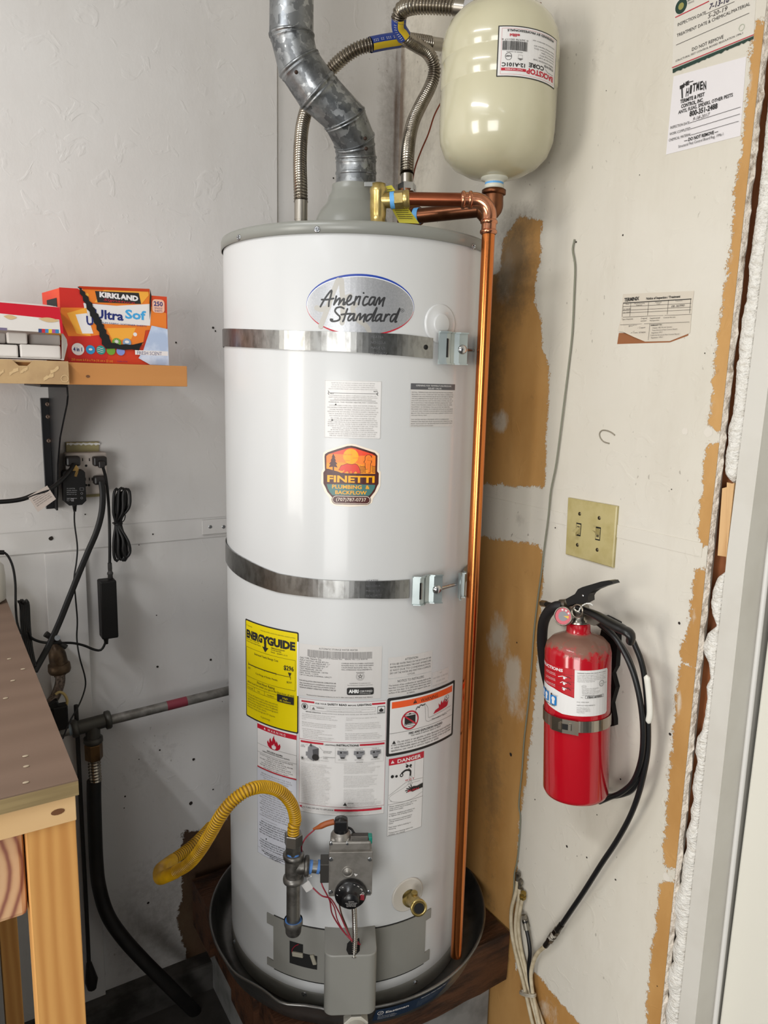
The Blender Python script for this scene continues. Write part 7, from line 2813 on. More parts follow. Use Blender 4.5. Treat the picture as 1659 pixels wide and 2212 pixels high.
# ---------------------------------------------------------------- light switch
msw = M('switch_almond', 'b5a877', .35, c2='aa9c68', vs=30)
Cn = [onR(x, y, .0062) for x, y in ((1225.8, 1075), (1332.5, 1093.6), (1322.9, 1226.9), (1220.4, 1197.3))]
sw = thing('light_switch', 'almond double toggle switch plate on the right wall above the fire extinguisher', 'light switch', tuple((Cn[2] + Cn[3]) / 2))
by = lambda fx_, fy_, o=0: (Cn[0].lerp(Cn[1], fx_)).lerp(Cn[3].lerp(Cn[2], fx_), fy_) + V((-o, 0, 0))
k = .018
mb = MB()
front = [by(k, k), by(1 - k, k), by(1 - k, 1 - k), by(k, 1 - k)]
edge_ = [by(0, 0, -.0018), by(1, 0, -.0018), by(1, 1, -.0018), by(0, 1, -.0018)]
back = [V((-.0002, p.y, p.z)) for p in edge_]
mb.raw(front + edge_ + back, [(0, 1, 2, 3)] + [(i, i + 4, (i + 1) % 4 + 4, (i + 1) % 4) for i in range(4)] + [(i + 4, i + 8, (i + 1) % 4 + 8, (i + 1) % 4 + 4) for i in range(4)], msw)
part('plate', mb, sw)


def swp(x, y, o=.0):
    return onR(x / 8.295 + 1180, y / 8.295 + 1040, .0062 + o)


for n_, (q, tip, base) in enumerate(((((540, 735), (630, 755), (612, 985), (525, 965)), (515, 985), (580, 865)), (((890, 808), (980, 825), (960, 1065), (875, 1045)), (860, 860), (930, 915)))):
    P = [swp(*a, .0003) for a in q]
    mb = MB().raw(P, [(0, 1, 2, 3)], mblack)
    c = sum(P, V()) / 4
    P3 = [c.lerp(p, .80) + V((-.0004, 0, 0)) for p in P]
    mb.raw(P3, [(0, 1, 2, 3)], msw)
    P4 = [c.lerp(p, .52) + V((-.0007, 0, 0)) for p in P]
    mb.raw(P4, [(0, 1, 2, 3)], M('switch_recess', '4f4630', .7))
    part('toggle_slot', mb, sw)
    b = swp(*base, .0005)
    dz = -1 if n_ == 0 else 1
    tp_ = b + V((-.012, 0, dz * .0075))
    ring = lambda c_, w_, h_: [c_ + V((0, -w_, -h_)), c_ + V((0, w_, -h_)), c_ + V((0, w_, h_)), c_ + V((0, -w_, h_))]
    mb = MB().loft([ring(b, .0035, .0050), ring(b.lerp(tp_, .6), .0032, .0034), ring(tp_, .0040, .0032)], msw, cap0=True, cap1=True, smooth=False)
    part('toggle', mb, sw)
for x, y in ((598, 580), (948, 655), (557, 1137), (912, 1225)):
    p = swp(x, y, .0002)
    o = MB().lathe([(0, .0012), (.0026, .0010), (.0034, .0002), (.0036, 0)], p, (-1, 0, 0), M('screw_dark', '5b523d', .35, .8), 14)
    o.box(p + V((-.0012, 0, 0)), (.0006, .0008, .0052), mblack, Matrix.Rotation(.5, 3, 'X'))
    part('screw', o, sw)

# ---------------------------------------------------------------- fire extinguisher
mred_e = M('extinguisher_red', 'b00d1f', .18, coat=.8)
mdust = M('dust', '6f5b4a', .95)
EO = .088
B0, B1 = onR(1243, 1712, EO), onR(1248.5, 1404, EO)
axd = (B1 - B0).normalized()
Lb = (B1 - B0).length
RE = .0570
ext = thing('fire_extinguisher', 'red fire extinguisher with dusty shoulder strapped to the right wall', 'fire extinguisher', tuple(B0))
# body with dust attribute-free: procedural dust by height in object space
mE = bpy.data.materials.new('extinguisher_body')
mE.use_nodes = True
N = NT(mE)
sepn = N.add('ShaderNodeSeparateXYZ')
N.link(N.coord(), sepn.inputs[0])
hh = N.math('ADD', sepn.outputs[2], N.math('MULTIPLY', N.math('SUBTRACT', N.noise(30, 8, .75), .5), .085))
neck = N.step(sepn.outputs[2], Lb + .034, Lb + .031)
dmask = N.math('MULTIPLY', N.step(hh, Lb + .004, Lb + .014), neck)
N.link(N.mix(N.math('MULTIPLY', dmask, .85), lin('ad0c1d'), lin('71604f')), N.bsdf.inputs['Base Color'])
N.link(N.math('ADD', N.math('MULTIPLY', dmask, .65), .17), N.bsdf.inputs['Roughness'])
N.bsdf.inputs['Coat Weight'].default_value = .4
u0 = (V((CAM.x, CAM.y, B0.z)) - B0)
prof = [(0, .002), (RE - .010, 0), (RE - .003, .003), (RE, .010), (RE, Lb), (RE - .003, Lb + .012), (RE - .012, Lb + .022), (RE - .026, Lb + .028), (.022, Lb + .031), (.0205, Lb + .035), (.0200, Lb + .048), (.018, Lb + .050), (0, Lb + .050)]
part('cylinder', MB().lathe(prof, B0, axd, mE, 72, ref=u0), ext)
# bottle frame for decals
nE = (u0 - axd * u0.dot(axd)).normalized()
tE = axd.cross(nE)


def exP(a, h, r_=RE):
    return B0 + axd * h + (nE * math.cos(a) + tE * math.sin(a)) * r_


def exAH(x, y, r_=RE):
    """pixel -> (angle, height) on the bottle"""
    d = ray(x, y)
    o = CAM - B0
    dp = d - axd * d.dot(axd)
    op = o - axd * o.dot(axd)
    a, b, c = dp.dot(dp), dp.dot(op), op.dot(op) - r_ * r_
    t = (-b - math.sqrt(max(0, b * b - a * c))) / a
    p = o + d * t
    return math.atan2(p.dot(tE), p.dot(nE)), p.dot(axd)


def exDecal(xl, xr, ym, top, bot):
    a0, a1 = exAH(xl, ym)[0], exAH(xr, ym)[0]
    h1, h0 = exAH(*top)[1], exAH(*bot)[1]
    return Decal(lambda u, v, h: exP(a0 + u / RE, h0 + v, RE + h), (a1 - a0) * RE, h1 - h0, .006)


D = exDecal(1176, 1311, 1490, (1246, 1446), (1246, 1547))
mblu = M('pict_blue', '1c77bd', .4)
mlr = M('label_red', 'b3121f', .35)
D.poly([(0, .0), (.545, 0), (.545, .60), (.27, .48), (0, .44)][::-1], mlr)
D.poly([(.545, .02), (.98, .02), (1, .06), (1, .96), (.97, 1), (.40, 1), (.2, .93), (0, .84), (0, .47), (.27, .50), (.545, .62)][::-1], mwl)
D.text('INSTRUCTIONS', .40, .10, .062, mpw, align='r', width=.52, bold=.04)
h = D.lay()
for y in (.14, .28, .41):
    D.rect(.0, y, .545, y + .004, mink, h)
for k, y in enumerate((.215, .335, .455)):
    D.stroke([(.34 + .03 * k, y), (.40, y - .03), (.45, y - .01)], .0012, mpw)
    D.stroke([(.40, y - .005), (.47, y - .035), (.50, y)], .0010, mink)
    D.circ(.42, y + .005, .0022, mpw, 10)
    D.text(('1. HOLD UPRIGHT.', '2. STAND BACK', '3. SQUEEZE LEVER')[k], .10, y - .03 + .0, .020, mpw, width=.2)
    D.text(('PULL RING PIN', 'AIM AT BASE OF FIRE', 'SWEEP SIDE TO SIDE')[k], .10, y + .0, .018, mpw, width=.2)
D.text('WARNING: Contents under pressure. Do not puncture', .575, .085, .020, mink, width=.38, bold=.01)
D.para(['or incinerate. Do not expose to heat or store at temp', 'above 120F or below -40F. Contains dry chemical.', 'Inspect monthly. Recharge immediately after any use.', 'Use only by trained persons. Hydrostatic test per DOT', 'requirements. Model FE2A10G'], .575, .125, .034, .018, mink2, width=.38)
D.ring(.885, .315, .0052, .0006, mink, 16)
D.text('UL', .885, .335, .03, mink, align='c', width=.04)
D.text('LISTED', .92, .325, .016, mink, width=.05)
D.frame(.63, .335, .68, .37, .0003, mink2)
D.para(['Dry Chemical Fire Extinguisher', 'Classification 2-A:10-B:C', 'Marine Type USCG Approval No.', '162.028/EX 2954 Type A size II', 'valid only with bracket'], .63, .41, .034, .018, mink2, width=.30)
D.frame(.67, .555, .92, .61, .0004, mink)
D.text('No.', .62, .60, .022, mink, width=.03)
D.text('FB4189882', .795, .602, .038, mink, align='c', width=.20, bold=.02)
D.text('Distr. KMG 0620', .575, .70, .020, mink, width=.14)
D.text('MEETS DOT REQUIREMENTS', .575, .77, .020, mink, width=.22)
D.para(['First Alert Brands Inc.', 'Aurora, IL 60504-8122', 'Recharge per NFPA 10', 'Made in Mexico'], .575, .82, .034, .018, mink2, width=.26)
for x0 in (.0, .09, .225):
    w_ = .10
    D.rect(x0, .60 + .25 * x0, x0 + w_, .80 + .25 * x0, mblu)
    D.circ(x0 + w_ / 2, .67 + .25 * x0, .0040, mpw, 12)
    D.rect(x0 + .03, .71 + .25 * x0, x0 + .07, .78 + .25 * x0, mpw)
for x0, t in ((.10, 'A TRASH'), (.235, 'C ELECTRICAL')):
    D.circ(x0 + .01, .575 + .25 * x0, .0018, mink, 10)
    D.text(t, x0 + .03, .585 + .25 * x0, .018, mink, width=.08)
D.circ(.09, .855, .0026, mink, 12)
D.text('FIRST ALERT', .12, .885, .032, mink, width=.19, bold=.03)
part('bottle_label', D.mb, ext, 'red and white instruction label with blue pictograms')

# steel strap and buckle
mssb = M('strap_stainless', 'b3ab9e', .25, 1.0)
mb = MB()
R = []
aL, aR = exAH(1175, 1560)[0] - .5, exAH(1318, 1560)[0] + .55
hA = exAH(1190, 1556)[1]
hB = exAH(1300, 1570)[1]
hW = (exAH(1290, 1556)[1] - exAH(1290, 1580)[1])
hm = exAH(1290, 1568)[1]
for i in range(49):
    a = aL + (aR - aL) * i / 48
    R.append([exP(a, hm - hW / 2, RE + .0008), exP(a, hm + hW / 2, RE + .0008), exP(a, hm + hW / 2, RE + .0018), exP(a, hm - hW / 2, RE + .0018)])
mb.loft(R, mssb, cap0=True, cap1=True, smooth=False)
stp = part('strap', mb, ext)
mb = MB()
aB0, aB1 = exAH(1193, 1568)[0], exAH(1249, 1572)[0]
pts_ = [(aB0, .004), (aB0 + .1, .006), ((aB0 + aB1) / 2, .0065), (aB1 - .1, .0065), (aB1, .009)]
R = [[exP(a, hm - hW * .62, RE + z), exP(a, hm + hW * .62, RE + z), exP(a, hm + hW * .62, RE + z + .0012), exP(a, hm - hW * .62, RE + z + .0012)] for a, z in pts_]
mb.loft(R, mssb, cap0=True, cap1=True, smooth=False)
am = (aB0 + aB1) / 2 + .08
for da in (-.14, .12):
    R = [[exP(am + da - .035, hm + s_ * hW * .3, RE + .0078), exP(am + da + .035, hm + s_ * hW * .3, RE + .0078), exP(am + da + .035, hm + s_ * hW * .3, RE + .010), exP(am + da - .035, hm + s_ * hW * .3, RE + .010)] for s_ in (-1, 1)]
    mb.loft(R, mssb, cap0=True, cap1=True, smooth=False)
part('buckle', mb, stp)
mb = MB().raw([exP(am - .08, hm - hW * .28, RE + .0079), exP(am + .16, hm - hW * .28, RE + .0079), exP(am + .16, hm + hW * .22, RE + .0079), exP(am - .08, hm + hW * .22, RE + .0079)], [(0, 1, 2, 3)], mblack)
part('buckle_slot', mb, stp)
# black wall bracket
mb = MB()
br_x = .012
L_ = [(1305, 1330), (1334, 1345), (1333, 1400), (1330, 1440), (1322, 1455), (1330, 1485), (1320, 1520), (1326, 1555), (1326, 1568), (1316, 1570), (1300, 1560), (1290, 1400)]
q = [onR(x, y, br_x) for x, y in L_]
n = len(q)
mb.raw(q + [p + V((br_x - .0008, 0, 0)) for p in q], [tuple(range(n)), tuple(range(n, 2 * n))[::-1]] + [(i, i + n, (i + 1) % n + n, (i + 1) % n) for i in range(n)], mblk)
part('wall_bracket', mb, ext, 'black plastic wall bracket')

# valve head, gauge, levers
mchr = M('valve_nickel', '9d988f', .28, 1.0, c2='7c776e', vs=40)
top = B0 + axd * (Lb + .050)
dE = EO
mb = MB().lathe([(.0195, 0), (.0195, .006), (.0165, .008), (.0165, .016), (.0185, .018), (.0175, .030), (.012, .034), (0, .034)], top, axd, mchr, 32)
vh = part('valve_head', mb, ext)
gC = onR(1217, 1331, EO + .034)
gN = (CAM - gC).normalized()
gN = (gN + CR * -.38).normalized()
mb = MB().lathe([(.0150, -.010), (.0165, -.009), (.0168, .001), (.0158, .0035), (.0145, .0035), (.0143, .0012), (0, .0012)], gC, gN, mchr, 36)
mb.cyl(gC - gN * .008, top + axd * .018, .008, mchr, 16)
gg = part('pressure_gauge', mb, ext)
gu = V((0, 0, 1))
gu = (gu - gN * gu.dot(gN)).normalized()
gw_ = gu.cross(gN)
GP = lambda a, r_, h_: gC + (gw_ * math.sin(a) + gu * math.cos(a)) * r_ + gN * h_
mb = MB().raw([GP(2 * PI * k / 24, .0143, .0013) for k in range(24)], [tuple(range(24))[::-1]], M('gauge_rose', 'b83a4c', .35))
mb.raw([GP(2 * PI * k / 24, .0085, .0015) for k in range(24)], [tuple(range(24))[::-1]], M('gauge_grey', '6f6f72', .35))
mb.raw([GP(1.0, .0005, .0017), GP(1.35, .0105, .0017), GP(1.85, .0105, .0017)], [(0, 1, 2)], M('gauge_yellow', 'd3a51e', .4))
for a in (-.4, .2, .8):
    mb.raw([GP(a, .0095, .0017), GP(a + .3, .0095, .0017), GP(a + .3, .0125, .0017), GP(a, .0125, .0017)], [(0, 1, 2, 3)], mwl2)
part('gauge_face', mb, gg)

mlev = M('lever_black', '121212', .35)


def flat_bar(px, off0, off1, mat_, on=onR):
    """sheet shape traced on a plane parallel to the wall with real thickness"""
    q = [on(x, y, off0) for x, y in px]
    r_ = [p + V((off0 - off1, 0, 0)) for p in q]
    n = len(q)
    return MB().raw(q + r_, [tuple(range(n)), tuple(range(n, 2 * n))[::-1]] + [(i, i + n, (i + 1) % n + n, (i + 1) % n) for i in range(n)], mat_)


def P4(pts):      # 3.858x enlargement of (1050..1480, 1230..1800)
    return [(x / 3.858 + 1050, y / 3.858 + 1230) for x, y in pts]


mb = flat_bar(P4([(662, 248), (740, 205), (765, 165), (800, 148), (900, 118), (960, 100), (1020, 92), (1045, 95), (1060, 118), (1020, 130), (960, 148), (900, 172), (862, 200), (848, 225), (850, 262), (800, 290), (740, 285), (700, 300), (678, 305)]), EO + .018, EO + .002, mlev)
part('squeeze_lever', mb, ext)
mb = MB().lathe([(.0025, 0), (.0025, .0008), (0, .001)], onR(1259, 1287, EO + .0185), (-1, 0, 0), mscrew, 12)
part('rivet', mb, ext)
K = [onR(x, y, o) for x, y, o in ((1248, 1311, EO + .010), (1262, 1318, EO + .010), (1290, 1330, EO + .012), (1320, 1347, EO + .012), (1345, 1360, EO + .012), (1357, 1366, EO + .012), (1363, 1374, EO + .010), (1362, 1384, EO + .006))]
mb = MB().tube(resample(spline(K, 8), .004), lambda L: .0075 + .004 * min(1, L / .08) - (.0 if L < .1 else .001), mlev, 14, flat=.7)
part('nozzle_lever', mb, ext)
mb = flat_bar(P4([(690, 345), (760, 330), (840, 345), (880, 385), (960, 440), (900, 470), (850, 455), (800, 430), (760, 410), (720, 430)]), EO + .004, EO - .008, mchr)
part('carry_handle', mb, ext)
mb = MB()
rg = [onR(1247 + 11.5 * math.cos(a), 1320 + 14 * math.sin(a), EO + .030) for a in [2 * PI * k / 24 for k in range(25)]]
mb.tube(rg, .0014, mssb, 8, caps=False)
part('pull_ring', mb, ext)
mb = MB()
K = resample(spline([onR(x, y, EO + .028) for x, y in ((1251, 1319), (1256, 1310), (1266, 1304), (1275, 1304), (1281, 1308))], 8), .0016)
mb.tube(K, lambda L: .0011 * (1 + .3 * math.cos(L * 2500)), M('seal_white', 'd8d8d4', .4), 8)
part('tamper_seal', mb, ext, 'white twisted tamper seal')

# hose of the extinguisher, left of the bottle
mhose = M('rubber_hose', '151416', .5, bump=.1, bs=300)
K = [onR(x, y, o) for x, y, o in ((1216, 1309, EO + .012), (1200, 1311, EO + .016), (1185, 1322, EO + .014), (1174, 1345, EO + .004), (1171, 1380, EO - .010), (1173, 1415, EO - .022), (1178, 1450, EO - .040), (1190, 1500, EO - .060))]
part('hose', MB().tube(resample(spline(K, 8), .004), .0098, mhose, 18), ext, 'black rubber hose')
mb = MB().cyl(onR(1212, 1307, EO + .010), onR(1226, 1306, EO + .008), .0105, mchr, 20)
part('hose_collar', mb, ext)
mb = MB().hexn(onR(1170, 1303, .060), onR(1182, 1305, .066), .0062, mchr).cyl(onR(1180, 1305, .066), onR(1198, 1309, .07), .0052, mlev, 14)
part('coax_plug', mb, ext)

# ---------------------------------------------------------------- black coax looped round the extinguisher
mcx = M('coax_black', '121214', .38)
mcw = M('coax_cream', 'c4b79c', .5, c2='a8997c', vs=60, vlo=.4, vhi=.7, bump=.2, bs=200)
cx = thing('black_coax', 'glossy black coaxial cable looped round the extinguisher and ending in a barrel connector', 'cable', tuple(onR(1208, 2000, .02)))
O_ = .05
C1 = [(1300, 1347, .07), (1325, 1372, .075), (1350, 1412, .075), (1370, 1460, .070), (1383, 1515, .065), (1389, 1570, .060), (1388, 1620, .055), (1380, 1660, .050), (1365, 1692, .045), (1340, 1713, .042), (1318, 1722, .040), (1295, 1732, .035)]
part('cable', MB().tube(resample(spline([onR(*a) for a in C1], 10), .005), .0048, mcx, 16), cx)
C1b = [(1285, 1340, .03), (1335, 1385, .035), (1365, 1440, .04), (1384, 1520, .042), (1392, 1590, .042), (1388, 1650, .040), (1370, 1700, .038), (1345, 1716, .030), (1310, 1720, .028), (1290, 1712, .025)]
part('cable', MB().tube(resample(spline([onR(*a) for a in C1b], 10), .005), .0048, mcx, 16), cx)
C2 = [(1360, 1368, .078), (1372, 1395, .072), (1384, 1425, .066), (1392, 1460, .060), (1397, 1510, .055), (1400, 1570, .050), (1399, 1620, .046), (1392, 1665, .044), (1378, 1720, .040), (1358, 1770, .035), (1330, 1820, .030), (1300, 1865, .028), (1262, 1925, .025), (1235, 1965, .022), (1214, 1996, .018)]
part('cable', MB().tube(resample(spline([onR(*a) for a in C2], 10), .005), .0048, mcx, 16), cx)
K = [onR(x, y, o) for x, y, o in ((1397, 1458, .066), (1402, 1500, .061), (1404, 1540, .058), (1400, 1562, .056))]
part('white_wrap', MB().tube(resample(spline(K, 8), .004), [.0012] + [.0056] * (len(resample(spline(K, 8), .004)) - 2) + [.002], M('wrap_white', 'd9d6cc', .5), 14, flat=.8), cx, 'white plastic wrap')
a, b = onR(1213, 1997, .018), onR(1178, 2043, .016)
mcn = M('connector_steel', '9a9489', .3, 1.0, c2='5b564e', vs=60)
mb = MB().cyl(a, a.lerp(b, .25), .0058, M('crimp_dark', '3a3632', .35, .8), 16)
mb.hexn(a.lerp(b, .25), a.lerp(b, .40), .0078, mcn)
mb.cyl(a.lerp(b, .40), a.lerp(b, .62), .0060, M('barrel_white', 'a8a297', .4), 16)
mb.lathe([(.006, 0), (.0078, .001), (.0078, .003), (.006, .004)], a.lerp(b, .5), b - a, mcn, 16)
mb.hexn(a.lerp(b, .62), a.lerp(b, .74), .0078, mcn)
mb.cyl(a.lerp(b, .74), b, .0056, MATS['crimp_dark'], 16)
part('barrel_connector', mb, cx)
cord('cream_coax', [(1177, 2044, .016), (1162, 2058, .016), (1152, 2078, .016), (1147, 2105, .018), (1150, 2140, .02), (1158, 2180, .02), (1170, 2230, .02), (1190, 2290, .02), (1240, 2380, .02)], .0042, 'cream coaxial cable continuing from the black barrel connector down the wall', 'cable', mt=mcw, on=onR, group='cream coax cables at the foot of the right wall')
for k, (pts, lab, r_) in enumerate(((((1118, 1898, .012), (1115, 1925, .014), (1105, 1965, .018), (1105, 2010, .02), (1113, 2055, .022), (1126, 2105, .022), (1137, 2150, .02), (1147, 2195, .02), (1160, 2250, .02)), 'leftmost cream coaxial cable, its plug highest on the right wall', .0042),
                                    (((1123, 1915, .010), (1120, 1945, .012), (1114, 1985, .014), (1115, 2025, .014), (1124, 2070, .014), (1137, 2115, .014), (1147, 2155, .014), (1160, 2205, .014), (1174, 2260, .014)), 'cream coaxial cable just right of the one with the highest plug', .0038),
                                    (((1129, 1938, .010), (1124, 1965, .010), (1120, 2000, .010), (1126, 2050, .010), (1137, 2095, .010), (1148, 2135, .010), (1158, 2170, .010), (1174, 2215, .010), (1190, 2265, .010)), 'third cream coaxial cable from the left, with a brass coloured plug end', .0038))):
    P = [onR(*a) for a in pts]
    P.append(V((-.02, P[-1].y - .06, max(.006, P[-1].z - .12))))
    P.append(V((-.03, P[-1].y - .05, .006)))
    t = thing('cream_coax', lab, 'cable', tuple(P[-1]), group='cream coax cables at the foot of the right wall')
    part('cable', MB().tube(resample(spline(P, 8), .006), r_, mcw, 12), t)
    d_ = (P[0] - P[1]).normalized()
    mt = (mcn, mcn, mbrassr)[k]
    e_ = P[0]
    mb = MB().cyl(e_ - d_ * .004, e_ + d_ * .007, .0048, mt, 12).hexn(e_ + d_ * .007, e_ + d_ * .013, .0062, mt)
    if k == 2:
        mb.hexn(e_ - d_ * .003, e_ + d_ * .004, .0075, mt)
    part('plug', mb, t)
P = [onR(*a) for a in ((1137, 2006, .012), (1142, 2030, .014), (1145, 2060, .016), (1142, 2090, .016), (1146, 2130, .012), (1158, 2180, .008), (1172, 2250, .006))]
t = thing('short_black_coax', 'short black coaxial tail with a grey plug among the cream cables', 'cable', tuple(P[-1]))
part('cable', MB().tube(resample(spline(P, 8), .005), .0042, mcx, 12), t)
a, b = onR(1131, 1976, .012), onR(1138, 2008, .012)
mb = MB().hexn(a, a.lerp(b, .3), .0062, mcn).cyl(a.lerp(b, .3), a.lerp(b, .55), .0064, mcn, 14).cyl(a.lerp(b, .38), a.lerp(b, .5), .0066, mlev, 14).cyl(a.lerp(b, .55), b, .0066, M('plug_grey', '8c877b', .4, .6), 14)
part('plug', mb, t)
c = onR(1140, 2148, .018)
mb = MB()
rg = [onR(1140 + 17 * math.cos(a) , 2148 + 4.5 * math.sin(a) + 3 * math.cos(a), .014 - .014 * math.sin(a + PI)) for a in [2 * PI * k / 24 for k in range(25)]]
mb.tube(rg, .0018, M('clear_clip', 'b5ad9c', .35), 8, caps=False)
mb.tube([p + V((0, 0, .004)) for p in rg], .0018, MATS['clear_clip'], 8, caps=False)
single('cable_clip', mb, 'translucent plastic clip ring binding the cream cables', 'cable clip')

# thin painted wire wandering down the right wall
mwg = M('wire_greygreen', '7b7c6b', .5)
cord('bell_wire', [(1241, 517, .003), (1237, 540, .004), (1242, 575, .004), (1240, 640, .004), (1236, 720, .004), (1227, 800, .004), (1217, 880, .005), (1207, 960, .005), (1200, 1010, .005), (1190, 1060, .005), (1184, 1120, .005), (1176, 1180, .005), (1169, 1240, .005), (1162, 1290, .005), (1153, 1370, .005), (1148, 1440, .005), (1141, 1520, .005), (1132, 1600, .005), (1128, 1660, .005), (1122, 1720, .005), (1121, 1745, .005), (1124, 1765, .004), (1122, 1810, .004), (1117, 1860, .004), (1111, 1890, .005), (1110, 1925, .008), (1104, 1960, .010)], .0016, 'thin grey-green wire running down the right wall beside the bare wallboard', 'wire', mt=mwg, on=onR, n=8)
# bent nail / wire loop
single('wire_staple', MB().tube(spline([onR(x, y, .0012) for x, y in ((1328, 940), (1320, 934), (1310, 930), (1300, 930), (1295, 937), (1297, 946), (1304, 954), (1316, 958))], 6), .0011, M('painted_wire', '8c8475', .6), 8), 'small bent wire loop painted over on the right wall', 'wire')

# ---------------------------------------------------------------- pest-control notices
mpap = M('paper_cream', 'cfcac0', .6)
mpap2 = M('paper_white', 'd9d5d6', .5)
mpap3 = M('paper_old', 'c8bfb0', .65)
mgreen = M('ink_darkgreen', '16352a', .5)
minkp = M('ink_pen', '3a3434', .6)
mpen = M('ink_penblue', '2b2440', .6)


def wquad(a, b, c, d, o=.0006):
    return [onR(*p, o) for p in (a, b, c, d)]


def paper(name, lab, q, mat_, curl=None):
    """thin sheet: q = TL TR BR BL world"""
    n = V((.0005, 0, 0))
    mb = MB().raw(q + [p + n for p in q], [(0, 1, 2, 3), (7, 6, 5, 4), (0, 4, 5, 1), (1, 5, 6, 2), (2, 6, 7, 3), (3, 7, 4, 0)], mat_)
    c = sum(q, V()) / 4
    t = thing(name, lab, 'notice', (c.x, c.y, min(p.z for p in q)), group=None)
    return t, part('sheet', mb, t)


# top notice (its head runs out of the frame)
q = wquad((1459, -60), (1642, -150), (1628, 77), (1452, 148))
nt, sh = paper('pest_notice', 'upper cream notice with red and dark green lines, top right of the wall', q, mpap)
D = quadDecal(*q, (-1, 0, 0))


def inv_bil(q_px, x, y):
    """pixel -> fraction in a projective-ish quad (iterated bilinear)"""
    fx_, fy_ = .5, .5
    (ax_, ay_), (bx_, by_), (cx__, cy__), (dx_, dy_) = q_px
    for _ in range(30):
        X = (ax_ * (1 - fx_) + bx_ * fx_) * (1 - fy_) + (dx_ * (1 - fx_) + cx__ * fx_) * fy_
        Y = (ay_ * (1 - fx_) + by_ * fx_) * (1 - fy_) + (dy_ * (1 - fx_) + cy__ * fx_) * fy_
        dXx = (bx_ - ax_) * (1 - fy_) + (cx__ - dx_) * fy_
        dXy = (dx_ - ax_) * (1 - fx_) + (cx__ - bx_) * fx_
        dYx = (by_ - ay_) * (1 - fy_) + (cy__ - dy_) * fy_
        dYy = (dy_ - ay_) * (1 - fx_) + (cy__ - by_) * fx_
        det = dXx * dYy - dXy * dYx
        ex_, ey_ = x - X, y - Y
        fx_ += (ex_ * dYy - ey_ * dXy) / det
        fy_ += (ey_ * dXx - ex_ * dYx) / det
    return fx_, fy_


QP = ((1459, -60), (1642, -150), (1628, 77), (1452, 148))
G = lambda x, y: inv_bil(QP, x / 3.951 + 1250, y / 3.951)


def tline(D, G_, body, p0, p1, size, mt, bold=0.0, shear=0.0):
    """text running from p0 to p1 (enlargement px)"""
    a, b = G_(*p0), G_(*p1)
    ux, uy = (b[0] - a[0]) * D.W, -(b[1] - a[1]) * D.H
    L = math.hypot(ux, uy)
    D.text(body, a[0], a[1], size, mt, width=L / D.W, bold=bold, rot=math.atan2(uy, ux), shear=shear)


def gline(D, G_, p0, p1, w_, mt):
    D.stroke([G_(*p0), G_(*p1)], w_, mt)


D.circ(*G(882, 48), .0105, mgreen, 24)
D.circ(*G(882, 48), .0050, M('ink_khaki', '8e8a4a', .5), 16)
gline(D, G, (830, 145), (1130, 0), .0014, mred)
tline(D, G, 'BRANCH', (940, 10), (1010, -22), .03, mgreen)
tline(D, G, 'TERMITE', (942, 32), (1000, 8), .018, mink2)
tline(D, G, 'INSPECTION DATE', (848, 222), (1105, 110), .034, mink)
gline(D, G, (1105, 108), (1345, 5), .0006, mink)
tline(D, G, '7-13-18', (1130, 72), (1300, 5), .055, mpen, bold=.02, shear=.2)
tline(D, G, '5-20-19', (1120, 150), (1285, 78), .045, minkp, shear=.2)
tline(D, G, 'TREATMENT DATE & CHEMICAL/MATERIAL', (842, 315), (1470, 40), .034, mink)
gline(D, G, (838, 382), (1462, 108), .0006, mink)
tline(D, G, 'DO NOT REMOVE', (980, 432), (1255, 318), .036, mink)
tline(D, G, 'STRUCTURAL PEST CONTROL BOARD REGULATION 1996.1', (832, 530), (1415, 285), .020, mink)
D.ring(*G(1403, 230), .0045, .0007, M('stamp_green', 'a5ad98', .6), 20)
gline(D, G, (802, 578), (1495, 298), .0012, mred)
a_, b_, c_, d_ = G(802, 590), G(1495, 305), G(1490, 350), G(802, 622)
part('print', D.mb, sh)
# dark green band torn below the sheet
mb = MB()
up_, lo_ = [], []
for i in range(41):
    t = i / 40
    x, y = 802 + (1492 - 802) * t, 590 + (308 - 590) * t
    up_.append(onR(x / 3.951 + 1250, y / 3.951, .0009))
    yy = y + 34 + 14 * noise.noise(V((i * .9, 0, 0))) - 10 * t
    lo_.append(onR(x / 3.951 + 1250, yy / 3.951, .0009))
for i in range(40):
    mb.raw([up_[i], up_[i + 1], lo_[i + 1], lo_[i]], [(0, 1, 2, 3)], mgreen)
part('torn_band', mb, nt, 'ragged dark green band')

# white company notice
QP2 = ((1455, 165), (1612, 122), (1599, 293.6), (1438.6, 334))
q = wquad(*QP2)
nt2, sh2 = paper('termite_notice', 'white termite company notice with black arched lettering below the cream notice', q, mpap2)
D = quadDecal(*q, (-1, 0, 0))
G2 = lambda x, y: inv_bil(QP2, x / 3.951 + 1250, y / 3.951)
for k, ch in enumerate('HITMEN'):
    x = 922 + 31.5 * k
    tline(D, G2, ch, (x, 800 - 11 * k + 3 * (k - 2.5) ** 2), (x + 27, 794 - 12 * k + 3 * (k - 2.5) ** 2), .105, mink, bold=.035)
tline(D, G2, 'T', (878, 835), (910, 820), .16, mink, bold=.06)
tline(D, G2, 'HE', (905, 740), (955, 715), .05, mink, bold=.06)
gline(D, G2, (950, 700), (990, 688), .0012, mink)
tline(D, G2, 'TERMITE & PEST', (876, 880), (1090, 812), .048, mink, bold=.03)
tline(D, G2, 'CONTROL, INC.', (884, 920), (1080, 860), .048, mink, bold=.03)
tline(D, G2, 'ANTS, FLEAS, SPIDERS, OTHER PESTS', (860, 970), (1325, 818), .045, mink, bold=.02)
tline(D, G2, '800-351-2488', (960, 990), (1200, 918), .068, mink, bold=.03)
